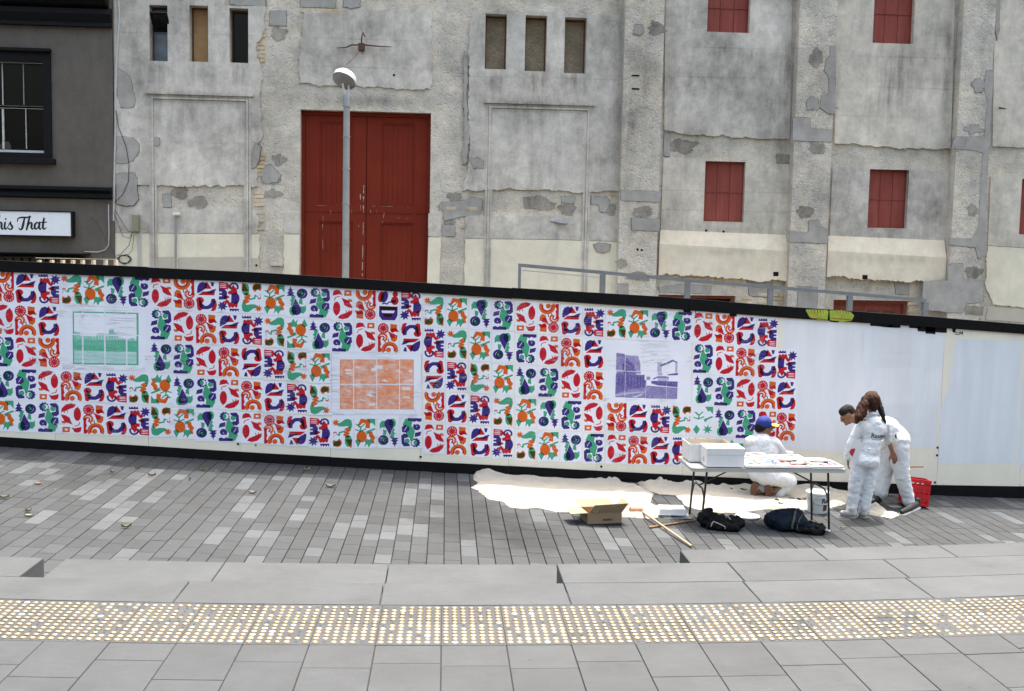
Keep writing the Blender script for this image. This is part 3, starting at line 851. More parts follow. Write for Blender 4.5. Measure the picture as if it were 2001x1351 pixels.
def poster_mesh(k, flip):
    key = (k, flip)
    if key not in pmesh:
        m = MB(); w2, h2 = .149, .2105
        uv = [(0, 0), (1, 0), (1, 1), (0, 1)]
        if flip: uv = [(1, 1), (0, 1), (0, 0), (1, 0)]
        nx, nz = 1, 1
        m.quad((-w2, 0, -h2), (w2, 0, -h2), (w2, 0, h2), (-w2, 0, h2), uv=uv)
        me = bpy.data.meshes.new('poster'); me.from_pydata(m.v, [], m.f)
        ul = me.uv_layers.new(name='UVMap')
        for li, u in zip(me.polygons[0].loop_indices, uv): ul.data[li].uv = u
        # give the sheet its paper thickness
        bm = bmesh.new(); bm.from_mesh(me)
        r = bmesh.ops.extrude_face_region(bm, geom=bm.faces[:]); 
        bmesh.ops.translate(bm, verts=[g for g in r['geom'] if isinstance(g, bmesh.types.BMVert)], vec=(0, -.0005, 0))
        bmesh.ops.recalc_face_normals(bm, faces=bm.faces); bm.to_mesh(me); bm.free()
        me.materials.append(PM[k]); pmesh[key] = me
    return pmesh[key]
rp = random.Random(9)
for r, row in enumerate(ROWS):
    for c, ch in enumerate(row):
        if ch == '-': continue
        px = cX(c); py = cY(px) + cD(px) * r / 4
        p = P(px, py, YH)
        o = bpy.data.objects.new('poster', poster_mesh(ch.upper(), ch.islower())); link(o, hoarding)
        o.location = (p.x - HO.x, -.0016 - .0006 * ((r + c) % 3) - .0001 * rp.random(), p.z - HO.z)
        o.rotation_euler = (0, rp.uniform(-.008, .008), 0)

# large prints made of eight sheets ------------------------------------
def noise2(h, w_, s, seed, oct=4, stretch=1.0):
    out = np.zeros((h, w_)); amp = 1; r = np.random.default_rng(seed)
    for o_ in range(oct):
        gh, gw = max(2, int(h / s) + 2), max(2, int(w_ / (s * stretch)) + 2)
        g = r.random((gh, gw)); yy = np.linspace(0, gh - 1.001, h); xx = np.linspace(0, gw - 1.001, w_)
        y0 = yy.astype(int); x0_ = xx.astype(int); fy = (yy - y0)[:, None]; fx = (xx - x0_)[None]
        out += amp * ((g[y0][:, x0_] * (1 - fx) + g[y0][:, x0_ + 1] * fx) * (1 - fy) + (g[y0 + 1][:, x0_] * (1 - fx) + g[y0 + 1][:, x0_ + 1] * fx) * fy)
        amp *= .6; s = max(1.5, s / 2)
    return out / out.max()
def pfill(shape, pts):
    h, w_ = shape; y, x = np.mgrid[0:h, 0:w_] + .5; x = x / w_ * 100; y = y / h * 100; ins = np.zeros(shape, bool)
    for i in range(len(pts)):
        x1, y1 = pts[i]; x2, y2 = pts[(i + 1) % len(pts)]
        if y1 != y2: ins ^= ((y1 > y) != (y2 > y)) & (x < (x2 - x1) * (y - y1) / (y2 - y1) + x1)
    return ins
BH, BW = 260, 330
PAPER = np.array([229, 229, 238]) / 255.
def duo(dark, t):
    dark = np.array(dark) / 255.; return PAPER * (1 - t[..., None]) + dark * t[..., None]
def img_green():
    t = np.zeros((BH, BW)); n = noise2(BH, BW, 10, 1); n2 = noise2(BH, BW, 8, 2, 4, 6)
    sk = pfill((BH, BW), [(0, 38), (12, 40), (13, 46), (36, 46), (37, 41), (54, 41), (55, 33), (62, 33), (63, 40), (69, 42), (70, 50), (86, 50), (88, 48), (94, 48), (95, 52), (100, 52), (100, 75), (0, 75)])
    t[sk] = (.35 + .4 * n)[sk]
    b = pfill((BH, BW), [(0, 52), (100, 54), (100, 75), (0, 73)]); t[b] = (.55 + .45 * n2)[b]
    d = pfill((BH, BW), [(0, 63), (100, 65), (100, 74), (0, 73)]); t[d] = (.72 + .28 * n)[d]
    g = pfill((BH, BW), [(0, 74), (100, 76), (100, 100), (0, 100)]); t[g] = (.18 + .35 * n2)[g]
    for k in range(9):
        x = 30 + k * 4.5; q = pfill((BH, BW), [(x, 44), (x + 1.6, 44), (x + 1.6, 50), (x, 50)]); t[q] *= .4
    e = pfill((BH, BW), [(2, 2.2), (97, 2.2), (97, 97.5), (2, 97.5)]); t[~e] = .95
    return duo((60, 160, 122), np.clip(t * (.72 + .35 * noise2(BH, BW, 4, 33, 3)), 0, 1))
def img_orange():
    t = .45 + .75 * (noise2(BH, BW, 22, 4) - .25) + .3 * (noise2(BH, BW, 6, 5, 3, 3) - .5)
    r = random.Random(4)
    for k in range(26):
        x, y = r.uniform(4, 92), r.uniform(5, 92); a, b, s_ = r.uniform(3, 12), r.uniform(2, 7), r.uniform(-6, 8)
        q = pfill((BH, BW), [(x, y), (x + a, y - s_ * .3), (x + a + s_, y + b), (x + s_, y + b)]); t[q] *= r.uniform(.1, .6)
    for k in range(16):
        x, y = r.uniform(0, 90), r.uniform(0, 92); a = r.uniform(6, 18); s_ = r.uniform(2, 10)
        q = pfill((BH, BW), [(x, y), (x + a, y + 1), (x + a - 2, y + s_), (x - 2, y + s_ - 1)]); t[q] = t[q] * .5 + .5
    e = pfill((BH, BW), [(.8, .8), (99.2, .8), (99.2, 99.2), (.8, 99.2)]); t[~e] = 1.1
    return duo((224, 108, 52), np.clip(t * (.45 + .6 * noise2(BH, BW, 5, 34, 3, 3)), 0, 1))
def img_purple():
    t = np.zeros((BH, BW)); n = noise2(BH, BW, 12, 7); n3 = noise2(BH, BW, 5, 8, 3, .5)
    def f(pts, v, k=.0, nn=n):
        q = pfill((BH, BW), pts); t[q] = np.clip(v + k * (nn - .5) * 2, 0, 1)[q] if k else v
    f([(15, 8), (36, 10), (40, 26), (40, 48), (15, 48)], .5, .2)
    f([(1, 4), (13, 6), (16, 12), (31, 30), (33, 50), (1, 50)], .68, .25)
    for k in range(8): f([(1, 14 + k * 4.4), (12, 15.5 + k * 4.2), (12, 16.5 + k * 4.2), (1, 15.2 + k * 4.4)], .35)
    f([(11, 28), (14, 29), (14, 45), (11, 45)], .95); f([(16, 20), (31, 34), (31, 36), (16, 24)], .95)
    for k in range(5): f([(18 + k * 3, 30 + k * 2), (19.6 + k * 3, 31 + k * 2), (19.6 + k * 3, 44), (18 + k * 3, 44)], .9)
    f([(0, 50), (46, 50), (46, 62), (50, 66), (50, 80), (22, 82), (0, 92)], .75, .3, n3)
    for k in range(9): f([(4 + k * 5, 54), (6 + k * 5, 54), (6 + k * 5, 76), (4 + k * 5, 77)], .95 - .05 * (k % 3), .1)
    f([(68, 24), (75, 22), (75, 50), (68, 50)], .35); f([(72, 28), (88, 18), (92, 15), (100, 20), (100, 23), (93, 19), (88, 23), (74, 31)], .8)
    f([(97, 22), (100, 22), (100, 48), (97, 48)], .4); f([(84, 47), (100, 43), (100, 48), (84, 49)], .95)
    f([(60, 57), (68, 52), (86, 52), (86, 56), (68, 55), (62, 59)], .85); f([(68, 55), (86, 55), (86, 62), (68, 62)], .35)
    f([(58, 62), (100, 62), (100, 74), (70, 72), (58, 68)], .85, .25, n3)
    f([(50, 53), (56, 53), (56, 60), (50, 60)], .55); f([(41, 64), (50, 60), (50, 72), (43, 70)], .85, .2, n3)
    f([(0, 92), (22, 82), (50, 78), (51, 72), (70, 74), (100, 75), (100, 100), (0, 100)], .6, .18)
    f([(0, 94), (20, 88), (48, 86), (48, 88), (24, 92), (0, 98)], .35); f([(26, 99), (40, 92), (46, 90), (42, 94), (32, 99)], .15)
    return duo((68, 54, 128), np.clip(t * (.7 + .4 * noise2(BH, BW, 4, 35, 3)), 0, 1))
def bigprint(corners, fn, name, cols, rows_, vs_):
    """corners: px of the printed area; cols = px x-limits of the sheets, vs_ = limits in u; blank sheets carry the margins"""
    img = make_img(name, fn()); mat = papermat(name, img)
    x0_, y0_, x1_, y1_, sl_ = corners
    mg = .008
    for i in range(4):
        for j in range(2):
            ua, ub = vs_[i], vs_[i + 1]; va, vb = (0, rows_) if j == 0 else (rows_, 1)
            pa = P(x0_ + (x1_ - x0_) * ua, y0_ + (y1_ - y0_) * va + sl_ * ua, YH); pb = P(x0_ + (x1_ - x0_) * ub, y0_ + (y1_ - y0_) * vb + sl_ * ub, YH)
            pc = P(x0_ + (x1_ - x0_) * ua, y0_ + (y1_ - y0_) * vb + sl_ * ua, YH)
            # sheet (blank paper) bigger than its printed area
            ox = [.09, .0, .0, .09][i]; 
            X0 = pa.x - (.1 if i == 0 else .0) + .0; X1 = pb.x + (.1 if i == 3 else .0)
            Z1 = pa.z + (.06 if j == 0 else 0); Z0 = pb.z - (.07 if j == 1 else 0)
            yy = -.0034 - .0003 * ((i + j) % 2)
            m = MB(); m.box(X0, X1, YH + yy, YH + yy + .0003, Z0, Z1)
            ins = .0065
            f_ = YH + yy - .0007
            U0 = ua + (ins / 1.0 if i > 0 else 0); U1 = ub - (ins if i < 3 else 0); V0 = va + (ins if j else 0); V1 = vb - (ins if not j else 0)
            xa = pa.x + (.0075 if i > 0 else 0); xb = pb.x - (.0075 if i < 3 else 0); za = pa.z - (.007 if j else 0); zb_ = pb.z + (.007 if not j else 0)
            m.m = 1
            m.quad((xa, f_, zb_), (xb, f_, zb_), (xb, f_, za), (xa, f_, za), uv=[(U0, 1 - V1), (U1, 1 - V1), (U1, 1 - V0), (U0, 1 - V0)])
            hbuild(m, 'print_sheet', [M['paper'], mat])
def blank(x0_, y0_, x1_, y1_, s_):
    a = P(x0_, y0_, YH); b = P(x1_, y1_, YH); c = P(x0_, y1_ - s_, YH); d = P(x1_, y0_ + s_, YH)
    m = MB(); m.prism([[(c.x, c.z), (b.x, b.z), (d.x, d.z), (a.x, a.z)]], YH - .0012, YH - .0008); hbuild(m, 'blank_sheet', M['paper'])
blank(118, 598, 294, 734, 5); blank(648, 688, 823, 819, 3); blank(1182, 664, 1350, 796, 4)
bigprint((142, 609, 271, 711.5, 2.6), img_green, 'green_skyline_print', 0, .435, [0, .155, .49, .82, 1])
bigprint((664.5, 702.5, 808, 800, 0), img_orange, 'orange_rubble_print', 0, .5, [0, .185, .5, .81, 1])
bigprint((1203.5, 686, 1323, 776, 4), img_purple, 'purple_street_print', 0, .43, [0, .15, .49, .83, 1])
# small captions under the prints
M['ink'] = simple('grey_caption_ink', (.25, .25, .27), .8, bump=0)
def caption(lines, mat=None):
    m = MB(); rc = random.Random(5)
    for (xa, xb, y, h) in lines:
        x = xa
        while x < xb:
            wd = rc.uniform(2, 6); a = P(x, y, YH - .0046); b = P(min(x + wd, xb), y + h, YH - .0046)
            m.quad((a.x, a.y, b.z), (b.x, a.y, b.z), (b.x, a.y, a.z), (a.x, a.y, a.z)); x += wd + 1
    hbuild(m, 'print_caption', mat or M['ink'])
caption([(122, 147, 715.2, .8), (122, 147, 717.8, .8), (122, 140, 720.4, .8), (650, 668, 807, .8), (650, 672, 809.5, .8), (1179, 1192, 779.5, .8), (1179, 1186, 782, .8)])
caption([(167, 192, 716.5, .7), (1221, 1248, 780.5, .7), (1221, 1240, 783.5, .7), (695, 722, 808, .7)], simple('pale_caption_ink', (.5, .5, .52), .8, bump=0))
# ================================================================== WAREHOUSE
def ragged(pts_px, Y, amp=.012, step=.04, edges=None, fine=.8):
    """pixel outline -> wall polygon (x,z) with broken edges. edges: set of edge indices that are broken (None = all)"""
    w_ = [P(px, py, Y) for px, py in pts_px]; out = []
    n = len(w_)
    for i in range(n):
        a, b = w_[i], w_[(i + 1) % n]; L = (b - a).length
        out.append((a.x, a.z))
        if edges is not None and i not in edges: continue
        k = max(1, int(L / step)); nx, nz = -(b.z - a.z) / L, (b.x - a.x) / L
        for j in range(1, k):
            t = (j + random.uniform(-.3, .3)) / k; q = a.lerp(b, t)
            d = amp * (noise.noise(Vector((q.x * 5, q.z * 5, 1))) * 2.2 + noise.noise(Vector((q.x * 17, q.z * 17, 5))) * 1.2 + random.uniform(-fine, fine))
            out.append((q.x + nx * d, q.z + nz * d))
    return out
def rect(px0, py0, px1, py1, Y=YF):
    a = P(px0, py0, Y); b = P(px1, py1, Y); return (a.x, b.x, b.z, a.z)

ware = empty('warehouse', (0, YF, -.5), 'weathered grey concrete warehouse wall with patched render and a tall red door behind the hoarding', 'building')
WO = ware.location.copy()
def wb(m, name, mats, parent=None, smooth=False, uv=None):
    m.v = [(x - WO.x, y - WO.y, z - WO.z) for x, y, z in m.v]
    return m.build(name, mats, parent or ware, smooth)

# openings (px rectangles averaged to upright world rectangles)
OP = {}
def opening(key, xl, yt, xr_, yb_): OP[key] = rect(xl, yt, xr_, yb_)
opening('w1', 293, 11, 329, 121); opening('w2', 371, 11.5, 408, 122.5); opening('w3', 449, 17, 486, 124.5)
opening('w4', 949, 28, 988.5, 137); opening('w5', 1027, 31, 1066.5, 141); opening('w6', 1104, 35, 1143.5, 145)
opening('door', 587, 214, 837, 620)
opening('s1', 1385, -70, 1463, 66); opening('s2', 1710, -60, 1782, 87.5)
opening('s3', 1378, 315, 1452, 434.5); opening('s4', 1699, 331, 1769.5, 447)
opening('s5', 1996, 350, 2070, 460)
opening('l1', 1287, 576, 1433, 690); opening('l2', 1629, 586, 1771, 700)
def r2l(r): return [(r[0], r[2]), (r[1], r[2]), (r[1], r[3]), (r[0], r[3])]
X_L = P(224, 300, YF).x; X_R = 12.5; Z_T = 9.0
m = MB(); m.prism([[(X_L, -1.4), (X_R, -1.4), (X_R, Z_T), (X_L, Z_T)]] + [r2l(OP[k]) for k in OP], YF, YF + .45)
m.box(X_L, X_R, YF + .451, YF + 8, Z_T - .3, Z_T - .05)
wb(m, 'wall', M['rough'])
m = MB(); m.box(X_L + .1, X_R - .1, YF + .46, YF + .5, -1.3, Z_T - .3); wb(m, 'dark_interior_sheet', M['black'])  # black sheet added behind the openings as the shade of the interior

M['crack'] = simple('dark_crack', (.09, .08, .065), .9)
def render_panel(px, mat, t=.028, holes=(), edges=None, amp=.012, name='render_panel', Y=YF, tmat=None):
    loop = ragged(px, Y, amp, edges=edges)
    m = MB(); m.prism([loop] + [r2l(OP[h]) for h in holes], Y - t, Y - .0005 if Y == YF else Y - .0005); return wb(m, name, mats_of(mat))
def mats_of(k): return M[k] if isinstance(k, str) else k

# ---- left bay (edges: broken where old render has fallen away)
render_panel([(225, -40), (430, -40), (440, 12), (520, 14), (517, 60), (500, 95), (512, 150), (508, 210), (513, 270), (497, 300), (505, 366), (487, 364), (300, 362), (225, 362)], 'render', .045, ('w1', 'w2', 'w3'), edges={3, 4, 5, 6, 7, 8, 9, 10, 11}, amp=.02)
render_panel([(225, 363.5), (298, 363.5), (303, 405), (310, 407), (400, 411), (497, 408), (506, 430), (503, 457), (225, 455)], 'render', .026, edges={0, 1, 2, 3, 4, 5, 6}, amp=.014)
render_panel([(225, 456), (508, 458), (505, 512), (510, 560), (225, 560)], 'cream', .027, edges={1, 2}, amp=.012)
for q in ([(297, 503), (340, 502), (340, 545), (297, 545)], [(348, 506), (352, 503), (474, 502), (477, 506), (477, 545), (348, 545)], [(488, 506), (492, 504), (507, 504), (507, 545), (488, 545)]):
    render_panel(q, 'creamgrey', .029, amp=.003, name='greyed_patch')
# brickwork showing beside the left bay
def bricks(px0, py0, px1, py1, prob, seed, Y=YF, bw=.20, bh=.072):
    rb = random.Random(seed); a = P(px0, py0, Y); b = P(px1, py1, Y); z = b.z; k = 0
    while z < a.z:
        x = a.x - (k % 2) * bw / 2
        while x < b.x:
            xa, xb = max(x, a.x - .02 * rb.random()), min(x + bw - .012, b.x + .02 * rb.random())
            if xb - xa > .03 and rb.random() < prob:
                m = MB(); m.box(xa, xb, Y - .012 - .012 * rb.random(), Y - .0008, z, z + bh - .012, bev=.004); wb(m, 'brick', M['oldbrick'])
            x += bw
        z += bh; k += 1
bricks(497, 55, 518, 130, .75, 1); bricks(498, 300, 517, 345, .8, 2); bricks(498, 372, 515, 450, .7, 3); bricks(586, 18, 668, 27, .7, 4)
bricks(860, 408, 945, 420, .6, 5); bricks(900, 424, 910, 462, .6, 21); bricks(588, 60, 594, 160, .5, 22); bricks(1294, 540, 1540, 552, .35, 23); bricks(1208, 378, 1216, 400, .7, 24); bricks(1150, 377, 1200, 383, .6, 25)
# ---- panel over the door
render_panel([(595, 24), (660, 27), (672, 20), (845, 22), (843, 60), (845, 120), (841, 175), (760, 172), (690, 170), (640, 168), (585, 163), (588, 90)], 'render', .03, amp=.016)
render_panel([(556, 416), (584, 416), (584, 457), (556, 457)], 'render', .02, amp=.004)
render_panel([(555, 458), (585.5, 459), (584, 560), (554, 560)], 'cream', .022, edges={3}, amp=.01)
render_panel([(837, 417), (862, 418), (861, 463), (837, 462)], 'render', .02, amp=.004)
render_panel([(837, 464), (861, 465), (858, 580), (834, 580)], 'cream', .022, edges={1}, amp=.008)
# ---- middle bay
render_panel([(921, 30), (960, 21), (1100, 25), (1220, 33), (1218, 120), (1216, 374), (1150, 376), (1040, 372), (950, 372), (903, 373), (915, 330), (918, 270), (914, 200), (918, 150), (915, 100)], 'render', .045, ('w4', 'w5', 'w6'), edges={0, 1, 2, 5, 6, 7, 8, 9, 10, 11, 12, 13, 14}, amp=.016)
render_panel([(909, 424), (940, 420), (955, 422), (1140, 422), (1150, 424), (1213, 427), (1211, 472), (1080, 468), (908, 466)], 'render', .026, edges={0, 1, 2, 3, 4}, amp=.01)
render_panel([(908, 467), (1080, 469), (1208, 473), (1207, 500), (1206, 640), (902, 640), (906, 560), (909, 510)], 'cream', .027, edges={5, 6, 7}, amp=.012)
# ---- right bays
render_panel([(1302, -240), (1552, -240), (1541, 272), (1480, 272), (1400, 266), (1340, 264), (1297, 254)], 'render', .045, ('s1',), edges={2, 3, 4, 5}, amp=.014)
render_panel([(1296, 309), (1376, 310), (1380, 313), (1452, 315), (1470, 317), (1541, 322), (1538, 470), (1290, 462)], 'render2', .028, ('s3',), edges={0, 3, 4}, amp=.008)
render_panel([(1636, -240), (1870, -240), (1856, 292), (1760, 291), (1700, 285), (1629, 281)], 'render2', .045, ('s2',), edges={2, 3, 4}, amp=.012)
render_panel([(1626, 326), (1700, 330), (1770, 332), (1853, 337), (1849, 490), (1619, 478)], 'render', .028, ('s4',), edges={0, 2}, amp=.01)
render_panel([(1944, -60), (2160, -60), (2140, 296), (1938, 286)], 'render2', .03, edges={2}, amp=.01)
render_panel([(1935, 345), (2140, 352), (2140, 492), (1929, 480)], 'render2', .028, ('s5',), edges={0}, amp=.01)
render_panel([(1929, 481), (2140, 493), (2130, 610), (2001, 602), (1940, 596), (1925, 560), (1926, 520)], 'cream', .03, edges={3, 4, 5, 6}, amp=.012)
render_panel([(1930, 600), (2130, 612), (2130, 640), (1925, 625)], 'creamgrey', .02, edges={2}, amp=.01)

# ---- pilasters
def pilaster(x0t, x1t, side, name='pilaster'):
    a = P(x0t, 300, YF - .24).x; b = P(x1t, 300, YF - .24).x
    m = MB(); m.box(a, b, YF - .24, YF - .001, -1.4, Z_T)
    return wb(m, name, M['rough'])
pilaster(1214, 1290, 0); pilaster(1551, 1624, 0); pilaster(1868, 1930, 0)
m = MB(); a = P(912, 300, YF).x; 
# ---- sloping ledges above ground floor openings
def ledge(px0, px1, pt, pm, pb, sh):
    a = P(px0, pm, YF - .13); b = P(px1, pm + sh, YF - .13)
    zt = P((px0 + px1) / 2, pt, YF).z
    zm = a.z; zm2 = b.z
    m = MB()
    # sloping weathering on top
    m.v += [(a.x + .03, YF - .03, zt + (zm - zm2) * .3), (b.x - .02, YF - .03, zt - (zm - zm2) * .2), (b.x, YF - .13, zm2), (a.x, YF - .13, zm), (a.x + .03, YF - .0005, zt - .3), (b.x - .02, YF - .0005, zt - .3)]
    m.f += [(3, 2, 1, 0)]; m.mi += [0]
    lo = []
    n = 70
    zb0 = P(px0, pb, YF - .13).z; zb1 = P(px1, pb + sh, YF - .13).z
    for k in range(n + 1):
        x = a.x + (b.x - a.x) * k / n; lo.append((x, zb0 + (zb1 - zb0) * k / n + .035 * noise.noise(Vector((x * 2.5, 3, px0))) * 2 + random.uniform(-.018, .018) + .05 * max(0, noise.noise(Vector((x * 5, 7, px0))))))
    loop = lo + [(b.x, zm2), (a.x, zm)]
    m2 = MB(); m2.prism([loop], YF - .13, YF - .0006)
    i = len(m.v); m.v += m2.v; m.f += [tuple(i + q for q in f) for f in m2.f]; m.mi += m2.mi
    m.quad((a.x, YF - .13, zm), (a.x + .03, YF - .03, zt), (a.x + .03, YF - .001, zt), (a.x, YF - .001, zm))
    m.quad((b.x, YF - .13, zm2), (b.x - .02, YF - .03, zt), (b.x - .02, YF - .001, zt), (b.x, YF - .001, zm2))
    return wb(m, 'sloping_ledge', M['creamledge'])
ledge(1289, 1540, 455, 477, 537, 14); ledge(1618, 1850, 466, 490, 541, 14); pass
for px, py in ((1512, 535), (1685, 541)):
    p = P(px, py, YF); m = MB(); m.box(p.x - .05, p.x + .05, YF - .133, YF - .1, p.z - .045, p.z + .035); wb(m, 'drain_hole', M['black'])

# ---- cement patches (each an outline read from the wall)
def patch(pts, mat='patch', Y=YF, t=.006, amp=.01, name='cement_patch'):
    t += random.uniform(.0004, .004); loop = ragged(pts, Y, amp, step=.035, fine=.8); m = MB(); m.prism([loop], Y - t, Y - .0004)
    if mat == 'patch':
        cx = sum(p[0] for p in loop) / len(loop); cz = sum(p[1] for p in loop) / len(loop); out = []
        for x, z in loop:
            d = Vector((x - cx, z - cz)); d.normalize(); out.append((x + d.x * random.uniform(.002, .011), z + d.y * random.uniform(.002, .011)))
        m.m = 1; m.prism([out], Y - t + .0015, Y - .0004)
    return wb(m, name, [M[mat], M['crack']])
def blobp(cx, cy, rx, ry, seed, n=16):
    out = []
    for i in range(36):
        a = 2 * math.pi * i / 36; c, s_ = math.cos(a), math.sin(a)
        k = 1 + .55 * noise.noise(Vector((c * 1.3, s_ * 1.3, seed * 3.1))) + .3 * noise.noise(Vector((c * 4, s_ * 4, seed * 1.7)))
        out.append((cx + rx * c * k, cy + ry * s_ * k))
    return out
YP = YF - .24
T = .049
# over the left render
for q in ([(233, 135), (250, 145), (258, 158), (262, 180), (267, 195), (262, 210), (250, 213), (236, 210), (232, 190)], [(229, 270), (245, 268), (262, 271), (273, 282), (272, 300), (262, 315), (245, 321), (229, 318)], [(229, 341), (240, 339), (264, 339), (270, 350), (269, 372), (272, 390), (264, 401), (248, 403), (229, 398)], [(300, 275), (305, 269), (313, 271), (314, 283), (308, 287), (300, 284)]):
    patch(q, 'patch', t=T, amp=.006)
patch([(318, 380), (334, 378), (336, 405), (319, 405)], 'patch', t=.01, amp=.002)
for i, (cx, cy, rx, ry) in enumerate([(353, 374, 17, 12), (386, 396, 22, 11), (545, 67, 17, 12), (537, 352, 11, 9), (534, 378, 17, 10), (545, 312, 12, 11), (887, 385, 14, 9), (878, 436, 13, 7), (1052, 396, 19, 12), (1072, 402, 14, 9), (1108, 410, 18, 12), (1193, 410, 12, 12), (1334, 286, 26, 13), (1470, 8, 0, 0)]):
    if rx: patch(blobp(cx, cy, rx, ry, i), 'patchdark', t=.008, amp=.012)
patch([(528, 22), (560, 22), (560, 51), (526, 50)], 'patch', t=.01, amp=.003)
patch([(512, 325), (530, 323), (550, 342), (543, 356), (515, 358), (511, 345)], 'patch', t=.01, amp=.008)
patch([(500, 280), (511, 288), (508, 310), (500, 328), (493, 330), (494, 300)], 'patch', t=T, amp=.006)
patch([(450, -10), (520, -6), (520, 14), (450, 10)], 'patch', t=.034, amp=.005); patch([(587, -10), (656, -8), (656, 16), (587, 14)], 'patch', t=.01, amp=.005); patch([(670, -8), (702, -8), (704, 14), (686, 18), (670, 14)], 'patch', t=.01, amp=.01)
patch([(862, 396), (905, 392), (925, 386), (942, 391), (941, 422), (900, 424), (868, 432), (866, 412), (857, 405)], 'patch', t=.016, amp=.006)
patch([(864, 440), (889, 440), (889, 462), (864, 462)], 'patch', t=.01, amp=.002)
patch([(916, 310), (932, 308), (944, 315), (944, 330), (925, 330)], 'patch', t=T, amp=.01)
patch([(907, 100), (914, 130), (912, 200), (917, 280), (910, 320), (904, 322), (908, 250), (905, 180)], 'patch', t=T, amp=.012)
patch([(1022, 385), (1049, 384), (1051, 408), (1024, 407)], 'patchdark', t=.012, amp=.004); patch([(1096, 384), (1124, 384), (1122, 398), (1098, 397)], 'patch', t=.012, amp=.004)
patch([(1155, 384), (1184, 384), (1192, 395), (1184, 415), (1172, 414), (1170, 401), (1155, 400)], 'patch', t=.012, amp=.003)
patch([(1159, 478), (1172, 474), (1192, 478), (1190, 490), (1178, 495), (1166, 492)], 'patch', t=T, amp=.006)
patch([(530, 512), (553, 513), (553, 520), (528, 519)], 'render2', t=.05, amp=.002)
# on the pilasters and between them
patch([(1241, 48), (1256, 50), (1258, 64), (1250, 70), (1237, 66)], 'patch', YP, .008, .004); patch(blobp(1285, 57, 17, 13, 31), 'patchdark', YP, .006, .006)
patch([(1213, 371), (1292, 375), (1290, 396), (1213, 392)], 'patch', YP, .008, .003); patch([(1234, 426), (1290, 428), (1289, 452), (1234, 450)], 'patch', YP, .008, .003); patch(blobp(1255, 414, 18, 10, 33), 'patchdark', YP, .006, .006)
patch([(1207, 555), (1227, 556), (1226, 600), (1206, 600)], 'patch', YP, .008, .006); patch(blobp(1248, 540, 22, 9, 34), 'patchdark', YP, .006, .01); patch(blobp(1216, 515, 12, 9, 35), 'patchdark', YP, .006, .01)
patch([(1622, 92), (1632, 90), (1631, 222), (1618, 222), (1601, 210), (1606, 186), (1620, 180), (1619, 150), (1610, 140), (1614, 118), (1622, 110)], 'patch', YP, .009, .007)
patch([(1549, 230), (1584, 231), (1585, 252), (1627, 254), (1625, 278), (1548, 275)], 'patch', YP, .009, .003)
patch(blobp(1595, 115, 13, 18, 36), 'patchdark', YP, .006, .006); patch(blobp(1588, 204, 12, 15, 37), 'patch', YP, .0065, .006); patch(blobp(1597, 289, 19, 10, 38), 'patchdark', YP, .006, .006); patch(blobp(1573, 414, 17, 11, 39), 'patchdark', YP, .006, .01)
patch([(1542, 452), (1579, 454), (1580, 432), (1600, 431), (1605, 443), (1619, 448), (1617, 476), (1541, 473)], 'patch', YP, .009, .004)
patch([(1560, 560), (1597, 562), (1596, 605), (1558, 602)], 'patch', YP, .008, .004)
patch([(1865, 268), (1905, 268), (1924, 266), (1925, 238), (1930, 200), (1922, 170), (1926, 140), (1941, 138), (1930, 300), (1926, 400), (1926, 500), (1911, 506), (1905, 484), (1853, 478), (1855, 465), (1900, 466), (1912, 440), (1920, 300), (1900, 294), (1858, 291)], 'patch', YP, .009, .004)
patch(blobp(1912, 168, 12, 13, 40), 'patch', YP, .0065, .006); patch(blobp(1902, 253, 17, 9, 41), 'patch', YP, .0065, .004); patch(blobp(1901, 411, 10, 12, 42), 'patchdark', YP, .006, .004)
patch([(1860, 514), (1882, 516), (1884, 545), (1922, 549), (1921, 590), (1888, 594), (1880, 612), (1800, 606), (1804, 550), (1852, 548), (1852, 520)], 'patch', YP, .009, .005)
patch(blobp(1904, 532, 18, 11, 43), 'patchdark', YP, .006, .004); patch([(1886, 596), (1922, 600), (1920, 618), (1885, 614)], 'patchdark', YP, .008, .006)
patch([(1297, 260), (1310, 262), (1309, 306), (1296, 305)], 'patch', YF, .014, .003); patch([(1516, 301), (1542, 302), (1542, 320), (1517, 319)], 'patchdark', YF, .012, .002)
patch([(1460, 545), (1480, 539), (1508, 546), (1510, 572), (1500, 582), (1465, 578)], 'patch', YF, .012, .01); patch([(1285, 560), (1330, 556), (1390, 558), (1386, 574), (1290, 572)], 'patch', YF, .012, .01)
patch([(1746, 548), (1776, 549), (1776, 576), (1750, 574)], 'patch', YF, .012, .004); patch([(1810, 560), (1850, 562), (1850, 606), (1812, 604)], 'patch', YF, .012, .006)
patch([(1944, -40), (1952, -40), (1951, 60), (1946, 80), (1942, 60)], 'patch', YF, T, .004)
bricks(1440, 578, 1555, 610, .55, 8); bricks(1775, 575, 1800, 612, .6, 9); bricks(1640, 545, 1840, 553, .5, 10); bricks(1516, 321, 1542, 327, .8, 11); bricks(1640, 331, 1690, 336, .6, 12); bricks(1775, 334, 1850, 342, .6, 13)

